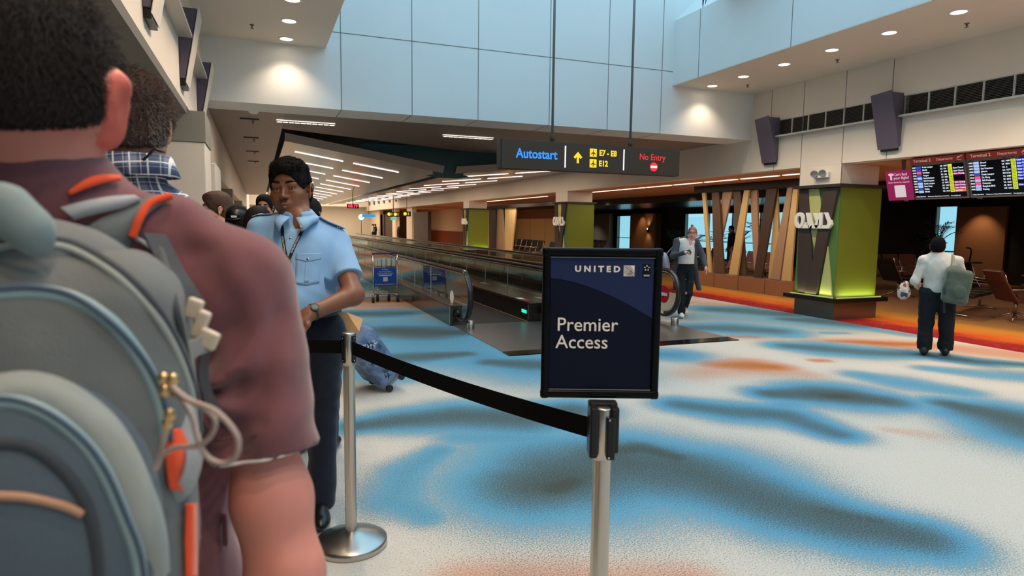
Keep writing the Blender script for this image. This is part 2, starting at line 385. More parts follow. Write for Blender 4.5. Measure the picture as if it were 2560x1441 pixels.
# concourse ceiling beyond the cross wall
slat = bpy.data.materials.new('slatted_metal_ceiling'); slat.use_nodes = True
def slatify(m, col, dark, period, axis=1, rough=.35, metal=.6, frac=.08):
    nt = m.node_tree; N = nt.nodes; L = nt.links; b = N['Principled BSDF']; b.inputs['Roughness'].default_value = rough; b.inputs['Metallic'].default_value = metal
    tc = N.new('ShaderNodeTexCoord'); sx = N.new('ShaderNodeSeparateXYZ'); L.new(tc.outputs['Object'], sx.inputs[0])
    d = N.new('ShaderNodeMath'); d.operation = 'DIVIDE'; d.inputs[1].default_value = period; L.new(sx.outputs[axis], d.inputs[0])
    f = N.new('ShaderNodeMath'); f.operation = 'FRACT'; L.new(d.outputs[0], f.inputs[0])
    l = N.new('ShaderNodeMath'); l.operation = 'LESS_THAN'; l.inputs[1].default_value = frac; L.new(f.outputs[0], l.inputs[0])
    mx = N.new('ShaderNodeMix'); mx.data_type = 'RGBA'; mx.inputs[6].default_value = (*col, 1); mx.inputs[7].default_value = (*dark, 1); L.new(l.outputs[0], mx.inputs[0]); L.new(mx.outputs[2], b.inputs['Base Color'])
slatify(slat, c8(128, 118, 110), c8(50, 44, 40), .15, 1, .4, .35)
raftm = bpy.data.materials.new('polished_raft_panel'); raftm.use_nodes = True
slatify(raftm, c8(150, 138, 130), c8(40, 34, 32), .777, 1, .22, .75, .035)
wall('ceiling', slat, (LX, .45, YB+.75, 45, 3.30, 3.5))
g = G(); g.prism([(.452, 11.0), (9.1, 11.0), (9.1, 17.0), (5.6, 15.4), (.452, 13.0)], 3.30, 3.5, Matrix(((1, 0, 0, 0), (0, 0, 1, 0), (0, 1, 0, 0), (0, 0, 0, 1))))
struct(g.obj('ceiling', mat('bulkhead_underside', c8(128, 118, 110), .5)))
wall('ceiling', darkc, (.452, 9.1, 12, 45, 4.1, 4.3))
wall('wall_left', darkc, (.43, .45, 13, 45, 3.5, 4.1)) 
def raft(x0, z0, x1, z1, y0=15.0, y1=45):
    g = G(); t = .07
    nx = Vector((x1-x0, z1-z0)).normalized()
    g.add([(x0, y0, z0), (x1, y0, z1), (x1, y1, z1), (x0, y1, z0), (x0, y0, z0+t), (x1, y0, z1+t), (x1, y1, z1+t), (x0, y1, z0+t)],
          [(0, 1, 2, 3), (7, 6, 5, 4), (0, 4, 5, 1), (1, 5, 6, 2), (2, 6, 7, 3), (3, 7, 4, 0)])
    return g
RL = ((.57, 3.31), (4.12, 2.76)); RR = ((4.42, 2.76), (9.0, 3.21))
def rz_(R, x): (a, b), (c, d) = R; return b+(d-b)*(x-a)/(c-a)
raftL = tag(raft(*RL[0], *RL[1]).obj('ceiling_raft', raftm), 'left polished metal ceiling raft with two lines of light slots', 'ceiling raft', 'two ceiling rafts over the walkway')
raftR = tag(raft(*RR[0], *RR[1]).obj('ceiling_raft', raftm), 'right polished metal ceiling raft sloping up to the right wall', 'ceiling raft', 'two ceiling rafts over the walkway')
g = G(); up = .16
for R in (RL, RR):
    (a, b), (c, d) = R
    g.add([(a, 15, b), (c, 15, d), (c, 14.85, d+up), (a, 14.85, b+up)], [(0, 1, 2, 3)])
struct(g.obj('trim_2', greyp))
# teal beam with a flared foot
teal = mat('teal_paint', c8(18, 62, 66), .5)
g = G(); g.prism([(2.1, 3.27), (2.3, 3.36), (6.6, 3.4), (6.6, 3.05), (4.95, 2.93), (4.72, 2.85), (4.62, 2.74), (4.8, 2.70), (4.55, 2.66), (4.0, 2.66), (3.75, 2.70), (3.95, 2.74), (3.85, 2.86), (3.7, 2.93)], 15.02, 15.2)
tag(g.obj('teal_beam', teal), 'dark teal ceiling beam with a flared foot between the two rafts', 'beam')
wall('wall_back', cream, (-8, LX, 60, 60.3, 0, 6.8), (LX, 9.1, 60, 60.3, 0, 3.0), (9.1, 21, 60, 60.3, 0, 3.2), (LX, 9.1, 58.5, 60.0, 3.0, 6.8))
wall('wall_back', cream, (LX, 9.1, 44.9, 45.1, 3.5, 4.6))
wall('ceiling', cream, (LX, 9.1, 45.1, 60, 4.6, 4.8))
wall('wall_left', white, (LX-.2, LX, 45.1, 60, 2.4, 6.8)); wall('wall_right', cream, (WX, WX+.25, 43.002, 60, 2.645, 4.6))
wall('ceiling', cream, (-8, LX-.26, -4.5, 60, 2.95, 3.1))
# left side beyond the near pier
wall('wall_left', cream, (LX-.25, LX, YB+.002, 45, 2.40, 3.3))
wall('wall_left', mat('brown_side_wall', c8(120, 105, 92), .7), (-8.2, -8, -4.5, 60, 0, 3.0))
wall('trim_3', mat('soffit_painted_shade', c8(112, 106, 98), .6), (-3.2, LX-.001, -4.5, 7.84, 2.70, 2.78))  # shade of the unlit beam underside is put into this darker colour
g = G(); g.box(-2.6, -.54, 8.06, 8.95, 0, 2.43); g.box(-2.6, -.50, 9.2, 10.4, 0, 2.3)
struct(g.obj('wall_left', cream, bev=.01))
wall('wall_left', mat('taupe_band', c8(140, 134, 124), .6), (-2.62, -.53, 8.05, 8.96, 2.432, 2.77))
for y in (18.4, 28.6, 38.8): wall('wall_left', cream, (-2.2, -.62, y, y+.9, 0, 2.1)); wall('wall_left', MATS['taupe_band'], (-2.2, -.62, y, y+.9, 2.1, 2.4))
# lounge shell behind the right wall
wood = mat('warm_timber_soffit', c8(204, 160, 126), .55, noise=.06, nscale=.8)
wall('ceiling', wood, (WX+.25, 13.2, -4.5, 33, LZ, LZ+.15))
dl = bpy.data.materials.new('dark_lounge_ceiling'); dl.use_nodes = True; slatify(dl, c8(54, 50, 48), c8(12, 11, 11), .5, 1, .25, .5, .12)
wall('ceiling', dl, (13.27, 20.3, -4.5, 40, 2.50, 2.62))
wall('ceiling', wood, (9.36, 16, 33, 60, LZ, LZ+.15))
dkw = mat('dark_wall', c8(24, 17, 15), .6); tan = mat('tan_panel', c8(150, 108, 78), .7)
wall('wall_right', dkw, (20, 20.2, -4.5, 13.4, 0, 2.5), (20, 20.2, 14.1, 20.0, 0, 2.5), (20, 20.2, 27.0, 31.7, 0, 2.5), (20, 20.2, 33.6, 40, 0, 2.5), (20, 20.2, 13.4, 14.1, 2.28, 2.5), (20, 20.2, 20, 27, 2.2, 2.5), (20, 20.2, 31.7, 33.6, 2.15, 2.5))
wall('wall_right', tan, (19.9, 19.99, 11.95, 13.36, .1, 2.25)); wall('wall_right', tan, (19.6, 19.99, 29.0, 31.5, 0, 2.25))
wall('wall_right', mat('light_grey_panel', c8(150, 145, 135), .7), (19.7, 19.99, 34.0, 37.4, 0, 2.3))
wg = glassmat('tinted_window', (.68, .74, .70), .01)
for i, (a, b) in enumerate(((13.4, 14.1), (20.0, 27.0), (31.7, 33.6))):
    struct(G().box(20.08, 20.1, a, b, 0, 2.3).obj('window_%d' % (i+1), wg))
    g = G()
    n = max(1, round((b-a)/1.7))
    for k in range(n+1): y = a+(b-a)*k/n; g.box(20.0, 20.12, y-.04, y+.04, 0, 2.3)
    g.box(20.0, 20.12, a, b, 0, .1); g.box(20, 20.12, a, b, .86, .9)
    struct(g.obj('window_%d' % (i+1), dsteel))
wall('wall_right', dkw, (12.2, 20, -4.5, -4.3, 0, 2.5))
wall('wall_right', dkw, (13.4, 20.2, 40, 40.2, 0, 2.62))
# ---- downlights in the two soffits
glow = emis('downlight_glow', (1, .86, .66), 14); ring = mat('downlight_ring', c8(230, 225, 215), .4)
def downlight(x, y, z, label, group, e=78, r=.085, col=(1, .78, .56), size=115):
    t = thing('downlight', label, 'downlight', (x, y, z), 0, group)
    n = 24
    G().lathe([(r*1.3, 0), (r*1.3, -.006), (r*1.02, -.010), (r, -.004), (r, .0)], n=n).obj('trim_ring', ring, t)
    G().lathe([(0, -.003), (r*.98, -.003)], n=n).obj('lens', glow, t)
    s = spot((x, y, z-.03), e, col, size, .75, r=.06); return t
names = ['farthest', 'second farthest', 'third farthest', 'fourth farthest', 'fifth farthest', 'nearest visible']
for i, y in enumerate((10.0-.07, 9.11, 8.19, 7.27, 6.35, 5.44)):
    downlight(7.85, y, 4.15, names[i]+' round downlight in the right soffit above the vents', 'downlights in the right soffit', e=(42 if i == 0 else 98))
for i, y in enumerate((4.5, 3.6, 2.7, 1.8, .9, 0, -.9, -1.8)):
    spot((7.85, y, 4.12), 98, (1, .78, .56), 115, .35, r=.06)
for i, y in enumerate((9.94, 9.06, 8.2)):
    downlight(.43, y, 4.15, ('far', 'middle', 'near')[i]+' round downlight in the left soffit beside the light well', 'downlights in the left soffit', e=(42 if i == 0 else 70))
for y in (7.3, 6.4, 5.5, 4.6, 3.7, 2.8, 1.9, 1.0, 0.1, -.8, -1.7):
    spot((.43, y, 4.12), 78, (1, .78, .56), 115, .35, r=.06)
# louvred troffers under the cross wall
trof = emis('troffer_glow', (1, .88, .76), 5)
for x0, x1, y, lb in ((.33, 1.30, 11.95, 'left'), (3.42, 4.46, 12.45, 'right')):
    t = thing('louvred_light', lb+' short louvred strip light in the grey underside of the cross wall', 'strip light', ((x0+x1)/2, y, 3.29), 0, 'louvred strip lights'); h = (x1-x0)/2
    G().box(-h, h, -.05, .05, -.004, .004).obj('diffuser', trof, t)
    g = G()
    for k in range(11): xx = -h+2*h*k/10; g.box(xx-.008, xx+.008, -.05, .05, -.02, .0)
    g.box(-h, h, -.06, -.05, -.02, 0); g.box(-h, h, .05, .06, -.02, 0); g.obj('louvre', ring, t)
    l = bpy.data.lights.new('troffer_light', 'AREA'); l.shape = 'RECTANGLE'; l.size = 2*h; l.size_y = .1; l.energy = 25; l.color = (1, .85, .7)
    o = bpy.data.objects.new('troffer_light', l); COL.objects.link(o); o.location = ((x0+x1)/2, y, 3.26)
# light slots in the rafts (parts of the rafts)
slot = emis('slot_glow', (1, .84, .76), 2.6)
for k in range(12):
    y = 16.65+2.33*k
    for R, ob, xs in ((RL, raftL, ((.86, 2.0), (2.25, 3.39))), (RR, raftR, ((5.2, 6.42), (6.65, 7.8)))):
        for q, (a, b) in enumerate(xs):
            g = G(); za, zb = rz_(R, a), rz_(R, b)
            g.add([(x, yy, z+dz) for dz in (-.014, -.002) for x, yy, z in ((a, y-.035, za), (b, y-.035, zb), (b, y+.035, zb), (a, y+.035, za))],
                  [(0, 1, 2, 3), (7, 6, 5, 4), (0, 4, 5, 1), (1, 5, 6, 2), (2, 6, 7, 3), (3, 7, 4, 0)])
            g.obj('light_slot', slot, ob)
for y in (20, 28, 36, 43):
    for x, z, ry in ((2.3, 2.95, .15), (6.6, 2.95, -.13)):
        l = bpy.data.lights.new('raft_light', 'AREA'); l.shape = 'RECTANGLE'; l.size = 2.8; l.size_y = 7; l.energy = 150; l.color = (1, .8, .62)
        o = bpy.data.objects.new('raft_light', l); COL.objects.link(o); o.location = (x, y, z-.06); o.rotation_euler = (0, ry, 0); o.visible_glossy = False

l = bpy.data.lights.new('far_hall_fill', 'AREA'); l.shape = 'RECTANGLE'; l.size = 8; l.size_y = 12; l.energy = 900; l.color = (1, .86, .66)
o = bpy.data.objects.new('far_hall_fill', l); COL.objects.link(o); o.location = (4.2, 52, 4.5)  # added area fill that warms the far hall
# warm fill spots added over the side passage on the left
for y in (12, 18, 26, 34):
    spot((-2.4, y, 2.68 if y < 7.5 else 2.9), 60, (1, .8, .58), 140, .6, r=.1)

for x, y, e in ((12.0, 5.2, 75), (12.0, 8.6, 75), (14.8, 7.0, 45), (16.5, 10.5, 40), (16.5, 15, 30), (13.0, 17.5, 40), (13.0, 23, 40), (11.5, 31, 60), (11.5, 27, 50)):
    spot((x, y, 2.44 if x > 13.2 else 2.6), e, (1, .82, .64), 130, .7, r=.08)  # lounge spots added to brighten the dark floor
# ================================================================ wall equipment
purple = mat('purple_grey_paint', c8(98, 88, 104), .5)
grilled = mat('vent_black', c8(30, 27, 25), .6)
alu = mat('pale_aluminium', c8(205, 198, 188), .4, .5)
def vent(x, y0, y1, label, group, sgn=1):
    t = thing('vent_grille', label, 'vent', (x, (y0+y1)/2, 3.41), 0, group); h = (y1-y0)/2
    G().box(.10*sgn, .118*sgn, -h+.004, h-.004, -.145, .145).obj('backing', grilled, t)
    g = G(); g.box(.0*sgn, .02*sgn, -h+.002, -h+.012, -.147, .147); g.box(0, .02*sgn, h-.012, h-.002, -.147, .147); g.box(0, .02*sgn, -h+.012, h-.012, -.147, -.137); g.box(0, .02*sgn, -h+.012, h-.012, .137, .147)
    g.obj('frame', alu, t)
    g = G()
    for k in range(13):
        z = -.128+.0213*k; g.add([(.012*sgn, -h+.012, z-.004), (.012*sgn, h-.012, z-.004), (.045*sgn, h-.012, z+.010), (.045*sgn, -h+.012, z+.010), (.012*sgn, -h+.012, z-.001), (.012*sgn, h-.012, z-.001), (.045*sgn, h-.012, z+.013), (.045*sgn, -h+.012, z+.013)],
            [(0, 1, 2, 3), (7, 6, 5, 4), (0, 4, 5, 1), (1, 5, 6, 2), (2, 6, 7, 3), (3, 7, 4, 0)])
    g.obj('louvre', mat('louvre_brown', c8(118, 106, 96), .5, .1), t)
ordn = ['first', 'second', 'third', 'fourth', 'fifth', 'sixth']
for k in range(6): vent(WX, 7.36+.373*(5-k), 7.36+.373*(6-k), 'dark louvred vent between the two purple wedge lights, %s from the far one' % ordn[k], 'dark louvred vents in the right wall')
for k in range(5): vent(WX, 7.03-.38*(k+1), 7.03-.38*k, 'dark louvred vent right of the near purple wedge light, %s from it' % ordn[k], 'dark louvred vents in the right wall')
def ledge(x0, x1, y0, y1, label): tag(G().box(x0, x1, y0, y1, 3.235, 3.262).obj('vent_ledge', alu), label, 'ledge')
ledge(WX-.12, WX-.001, 7.40, 9.50, 'pale metal ledge under the far run of vents on the right wall')
ledge(WX-.12, WX-.001, 4.0, 7.02, 'pale metal ledge under the near run of vents on the right wall')
def wedge(x, y0, y1, z0, z1, sgn, label, grp, k_=1.0):
    # sgn -1: hangs on right wall and leans into the hall; +1: on left wall
    t = thing('wedge_light', label, 'uplight', (x, (y0+y1)/2, z0), 0, grp); h = (y1-y0)/2; H = z1-z0
    def sh(d0, d1, w, zt): return [(sgn*.002, 0.0), (sgn*d0, 0.0), (sgn*d1*k_, zt), (sgn*.002, zt)]
    g = G(); g.prism(sh(.05, .27, h, H), -h, h); g.obj('housing', purple, t, bev=.004)
    # pale face plate that stands proud at the front
    g = G(); g.add([(sgn*.058, -h-.012, -.04), (sgn*(.27*k_+.015), -h-.012, H+.02), (sgn*(.27*k_+.015), h+.012, H-.01), (sgn*.058, h+.012, -.04), (sgn*.052, -h-.012, -.04), (sgn*(.27*k_+.009), -h-.012, H+.02), (sgn*(.27*k_+.009), h+.012, H-.01), (sgn*.052, h+.012, -.04)],
        [(0, 1, 2, 3), (7, 6, 5, 4), (0, 4, 5, 1), (1, 5, 6, 2), (2, 6, 7, 3), (3, 7, 4, 0)])
    g.obj('front_plate', purple if sgn < 0 else cream, t)
    G().box(.003*sgn, .05*sgn, -h+.03, h-.03, -.07, -.002).obj('bracket', black, t)
wedge(WX, 9.52, 9.86, 2.82, 3.60, -1, 'purple grey wedge wall light on the right wall, the far one by the cross wall', 'wedge lights on the right wall')
wedge(WX, 7.04, 7.37, 2.82, 3.60, -1, 'purple grey wedge wall light on the right wall, the near larger one', 'wedge lights on the right wall')
wedge(LX, 9.2, 9.55, 2.90, 3.56, 1, 'purple wedge light on the left wall, the far one by the slatted ceiling', 'wedge lights on the left wall', .66)
wedge(LX, 7.25, 7.6, 2.96, 3.64, 1, 'purple wedge light on the left wall, large one in the middle', 'wedge lights on the left wall', .66)
wedge(LX, 5.05, 5.4, 2.98, 3.66, 1, 'purple wedge light on the left wall cut by the top of the picture', 'wedge lights on the left wall', .66)
for y0, y1, lb in ((7.64, 9.15, 'far'), (5.44, 7.2, 'middle')):
    tag(G().box(LX+.001, LX+.13, y0, y1, 3.34, 3.37).obj('vent_ledge', alu), 'pale metal ledge on the left wall, the %s one between wedge lights' % lb, 'ledge')
    vent(LX, y0+.05, (y0+y1)/2, 'dark louvred vent on the left wall above the %s ledge, far half' % lb, 'vents in the left wall', 1) if False else None
def sprinkler(x, y, z, label, g_='ceiling sprinklers'):
    t = thing('sprinkler', label, 'sprinkler', (x, y, z), 0, g_)
    G().lathe([(.03, 0), (.03, -.006), (.012, -.008), (.009, -.035), (.0, -.035)], n=16).obj('stem', dsteel, t)
    G().lathe([(.0, -.045), (.022, -.045), (.022, -.049), (0, -.049)], n=16).obj('deflector', dsteel, t)
for x, y, lb in ((8.375, 5.69, 'nearest'), (8.375, 7.64, 'middle'), (8.375, 9.6, 'farthest')): sprinkler(x, y, 4.15, lb+' small sprinkler in the right soffit beside the downlights')
sprinkler(-.017, 9.44, 4.15, 'small sprinkler in the left soffit beside the downlights')
for k, y in enumerate((12.3, 15.0, 17.7, 20.4)): sprinkler(-.05, y, 3.30, ordn[k]+' small sprinkler along the slatted ceiling on the left')
tag(G().lathe([(0, -.07), (.05, -.07), (.085, -.03), (.09, 0)], (-.03, 10.99, 3.30), 24).obj('smoke_detector', ring), 'round white detector dome at the start of the slatted ceiling', 'detector')
for k, y in enumerate((12.0, 14.6, 17.4, 20.2)):
    tag(G().box(-.25, .05, y-.03, y+.03, 3.285, 3.299).obj('ceiling_slot', darkc), ordn[k]+' dark air slot in the slatted ceiling on the left', 'vent', 'dark air slots in the slatted ceiling')

# ================================================================ garden-green columns
green = mat('green_panel', c8(112, 124, 34), .55); gmid = mat('mid_green_panel', c8(84, 116, 60), .55)
dbrown = mat('dark_brown_plank', c8(66, 52, 46), .55); khaki = mat('khaki_plank', c8(178, 176, 112), .55)
letw = mat('letter_white', c8(240, 232, 222), .4)
led = emis('led_strip_lime', (.85, 1.0, .25), .5)
def oasis_letters(parent, M, s):
    """five slanted block letters O A S I S, joined along their base, width 4.6 s, height 1.6 s"""
    g = G(); d0, d1 = -.055, 0.0
    def P(poly): g.prism([(u*s, v*s) for u, v in poly], d0, d1, M)
    # O : ring
    n = 20; V = []; F = []
    for w_ in (d0, d1):
        for rx, rz in ((.62, .80), (.27, .46)):
            for k in range(n): a = 2*PI*k/n; V.append(M @ Vector((s*(.65+rx*math.cos(a)), w_, s*(.8+rz*math.sin(a)))))
    for k in range(n):
        j = (k+1) % n
        F += [(k, j, n+j, n+k), (2*n+k, 3*n+k, 3*n+j, 2*n+j), (k, 2*n+k, 2*n+j, j), (n+k, n+j, 3*n+j, 3*n+k)]
    g.add(V, F)
    P([(1.0, 0), (1.45, .62), (1.62, .62), (1.62, .3), (1.95, .3), (1.95, 0)])
    P([(1.45, 1.55), (1.85, 1.55), (2.3, .3), (2.3, 0), (1.9, 0)])
    P([(1.95, 0), (2.95, 0), (3.0, .35), (2.6, .32), (2.2, .3)]); P([(2.35, 1.5), (2.75, 1.5), (3.15, .75), (3.1, .2), (2.8, .0), (2.6, .3), (2.78, .62)])
    P([(3.05, 1.55), (3.5, 1.55), (3.5, .35), (3.4, 0), (3.0, 0)])
    P([(3.4, 0), (4.3, 0), (4.6, .4), (4.5, .7), (4.05, 1.55), (3.65, 1.55), (4.15, .6), (4.05, .33), (3.4, .33)])
    o = g.obj('letter_sign', letw, parent); o['label'] = 'white block letters spelling OASIS'; return o
def green_column(y0, label, grp, lit=True):
    t = thing('garden_column', label, 'column', (9.1, y0, 0), 0, grp)
    # base: plinth, black ledge, green box, dark cap, white collar up to the wall
    g = G().box(-.04, .95, -.0, .87, .0, .30); g.obj('plinth', mat('polished_brown_plinth', c8(112, 96, 84), .18, .6), t)
    G().box(-.15, 1.08, -.12, 1.04, .30, .375).obj('black_ledge', mat('black_gloss', c8(16, 13, 12), .2), t, bev=.004)
    G().box(.0, .94, .03, .9, .375, 2.25).obj('green_box', green, t)
    G().box(-.02, .0, .03, .9, .375, 2.25).obj('side_panel', gmid, t)
    G().box(-.12, 1.0, -.05, .98, 2.25, 2.30).obj('dark_cap', mat('cap_brown', c8(50, 42, 38), .5), t)
    G().box(-.004, .88, .06, .93, 2.30, LZ-.002).obj('white_collar', cream, t)
    # planks on the hall side: u from far edge (0) to near edge (1)
    W = .87
    def plank(poly, d, m, nm):
        M = Matrix(((0, -1, 0, -.02), (-1, 0, 0, .9), (0, 0, 1, 0), (0, 0, 0, 1)))
        # prism puts u->x', w->y', v->z ; map x'(u*W)-> -y , y'(w)-> -x
        M = Matrix(((0, 1, 0, -.02), (-1, 0, 0, .9), (0, 0, 1, 0), (0, 0, 0, 1)))
        G().prism([(u*W, v) for u, v in poly], -d, -.001, M).obj(nm, m, t, bev=.003)
    plank([(.17, 2.24), (.5, 2.24), (.62, 1.75), (.55, 1.15), (.52, 1.05), (.34, 1.55)], .018, khaki, 'khaki_plank')
    plank([(.02, 2.24), (.24, 2.24), (.50, .72), (.42, .40), (.12, .40)], .045, dbrown, 'dark_plank')
    plank([(.66, 2.24), (.99, 2.24), (.62, .40), (.33, .40), (.45, .72)], .06, dbrown, 'dark_plank')
    plank([(.80, 1.25), (.98, .385), (.66, .385)], .03, khaki, 'khaki_plank')
    G().box(-.09, -.075, .0, .93, .376, .39).obj('led_strip', led, t); G().box(-.06, .98, -.06, -.045, .376, .39).obj('led_strip', led, t)
    M = Matrix(((0, 1, 0, -.05), (-1, 0, 0, .92), (0, 0, 1, 1.55), (0, 0, 0, 1)))
    oasis_letters(t, M, .178)
    if lit:
        for (x, y, rx, ry, sx) in ((9.0, y0+.46, 0, 0, .9), (9.6, y0-.04, 0, 0, .9)):
            l = bpy.data.lights.new('led_light', 'AREA'); l.shape = 'RECTANGLE'; l.energy = 2.0; l.color = (.9, 1, .35)
            l.size, l.size_y = (.04, .85) if x < 9.3 else (.85, .04)
            o = bpy.data.objects.new('led_light', l); COL.objects.link(o); o.location = (x, y, .40); o.rotation_euler = (PI-.25, 0, 0) if x > 9.3 else (PI, -.25, 0)
    return t
green_column(8.03, 'big green column with white letters and dark slanted planks, the nearest one', 'green columns along the lounge')
green_column(18.28, 'green column with white letters behind the framed airline sign', 'green columns along the lounge')
green_column(28.53, 'small green column farthest along the moving walkway', 'green columns along the lounge')
t = thing('emergency_light', 'small white twin-lamp emergency light above the near green column', 'emergency light', (9.09, 8.5, 2.47))
G().box(-.05, 0, -.19, .12, -.05, .05).obj('body', letw, t, bev=.008)
for y in (-.06, .11):
    g = G(); g.lathe([(.0, 0), (.035, .0), (.058, .045), (.062, .05), (.055, .052), (.0, .04)], n=24); o = g.obj('lamp_head', mat('lamp_chrome', c8(215, 215, 212), .15, .9), t)
    o.location = (-.055, y-.03, .03); o.rotation_euler = (.2, -1.7, .4)
# ================================================================ slanted fin screen and bench
FX = 11.1
def fpt(cx, cy, x): p = onx(1400+cx*.2344, 440+cy*.2344, x); return p
cols = {'y': mat('fin_yellow', c8(216, 188, 128), .55), 'b': mat('fin_brown', c8(98, 76, 58), .55), 't': mat('fin_tan', c8(180, 148, 118), .55), 'd': mat('fin_dark', c8(76, 58, 46), .55)}
fins = [('y', (1512, 1548), (1578, 1612), .0, 'pale yellow', 'leftmost, narrow'), ('b', (1618, 1690), (1640, 1750), .0, 'brown', 'second from the left'), ('t', (1735, 1835), (1612, 1640), .08, 'tan', 'third, leaning left behind the brown ones'),
 ('b', (1845, 1920), (1890, 1985), .08, 'brown', 'behind the leaning yellow one'), ('y', (1962, 2015), (1797, 1890), .0, 'pale yellow', 'leaning to the right at the top near the middle'), ('t', (2025, 2100), (2072, 2125), .08, 'tan', 'middle, behind the dark one'),
 ('d', (2200, 2310), (2062, 2150), .0, 'dark brown', 'wide, leaning right near the green column'), ('y', (2300, 2312), (2222, 2352), .08, 'pale yellow', 'pointed at the top, near the right end'), ('t', (2422, 2476), (2240, 2345), .0, 'tan', 'second from the right end'), ('y', (2485, 2532), (2362, 2462), -.05, 'pale yellow', 'rightmost, next to the green column')]
for c, (a, b), (d, e), off, cn, lb in fins:
    x = FX+off; top = 2.47
    ya, yb = fpt(a, 190, x)[1], fpt(b, 190, x)[1]; yd, ye = fpt(d, 1050, x)[1], fpt(e, 1050, x)[1]
    zb = .36; th = .05
    V = [(xx, y, z) for xx in (x, x+th) for y, z in ((ya, top), (yb, top), (ye, zb), (yd, zb))]
    g = G().add(V, [(0, 1, 2, 3), (7, 6, 5, 4), (0, 4, 5, 1), (1, 5, 6, 2), (2, 6, 7, 3), (3, 7, 4, 0)])
    tag(g.obj('screen_fin', cols[c], bev=.003), '%s slanted fin, %s' % (cn, lb), 'screen fin', 'slanted fins of the lounge screen')
t = thing('screen_bench', 'long low brown plinth under the slanted fins', 'plinth', (FX, 12.6, 0))
benchm = mat('bench_copper_brown', c8(158, 114, 84), .4, .1)
G().box(-.12, .25, -1.75, 1.85, 0, .35).obj('plinth_body', benchm, t)
for y in (-.9, 0, .9): G().box(-.124, -.12, y-.004, y+.004, 0, .35).obj('panel_joint', dkw, t)
tag(G().box(FX-.1, FX+.3, 10.8, 14.5, 2.471, 2.638).obj('header_beam', dkw), 'dark header beam above the slanted fins', 'beam')
tag(G().box(13.205, 13.26, -4.3, 33, 2.40, LZ+.1).obj('light_gap_fascia', dkw), 'dark fascia along the inner edge of the timber soffit', 'fascia')  # added strip that blocks sky light leaking through the ceiling gap
# cove slot lights in the timber soffit
cove = emis('cove_glow', (1, .76, .55), 2.6)
ys = list(np.arange(9.2, 20.5, 1.25)); k = 0
for i, y in enumerate(ys[:-1]):
    tag(G().box(10.05+.08*0, 10.13, y+.07, y+1.18, LZ-.012, LZ-.002).obj('cove_light', cove), '%s warm light slot in the timber soffit, counted from the near green column' % ['first', 'second', 'third', 'fourth', 'fifth', 'sixth', 'seventh', 'eighth', 'ninth', 'tenth'][i], 'strip light', 'light slots in the timber soffit')
for i in range(8):
    y = 22.0+1.25*i; tag(G().box(10.05, 10.12, y+.03, y+1.2, LZ-.012, LZ-.002).obj('cove_light', cove), 'thin warm light slot in the timber soffit past the second green column', 'strip light', 'light slots in the far timber soffit')
for y in (5.5, 10.5, 13.5, 16.5, 22, 26):
    l = bpy.data.lights.new('cove_lamp', 'AREA'); l.shape = 'RECTANGLE'; l.size = .3; l.size_y = 2.4; l.energy = 26; l.color = (1, .84, .68)
    o = bpy.data.objects.new('cove_lamp', l); COL.objects.link(o); o.location = (10.1, y, LZ-.03)
for i, (px, py) in enumerate(((1743, 477), (1832, 470), (1938, 461), (1400, 515))):
    p = onz(px, py, LZ); t = thing('soffit_spot', ['left', 'middle', 'right', 'farthest'][i]+' tiny round spot in the timber soffit above the fins', 'downlight', (p[0], p[1], LZ), 0, 'tiny spots in the timber soffit')
    G().lathe([(0, -.006), (.045, -.006), (.05, 0)], n=16).obj('lens', glow, t)
    spot((p[0], p[1], LZ-.03), 22, (1, .86, .68), 100, .5)
# lounge wall washers
for (x, y, tx, ty, e) in ((19.3, 12.6, 20, 12.6, 60), (19.1, 30.2, 20, 29.8, 40)):
    spot((x, y, 2.42), e, (1, .62, .32), 75, .8, rot=(0, -.35, 0), r=.03)
t = thing('wall_sconce', 'small dark wall light on the tan lounge wall left of the walking woman', 'wall light', (19.56, 29.6, 1.35)); G().box(-.05, .03, -.03, .03, -.12, .12).obj('body', black, t); G().box(-.06, -.05, -.02, .02, .05, .1).obj('lens', glow, t)
spot((19.45, 29.6, 1.5), 12, (1, .7, .4), 80, .7, rot=(PI, .2, 0)); spot((19.45, 29.6, 1.3), 12, (1, .7, .4), 80, .7, rot=(0, -.2, 0))
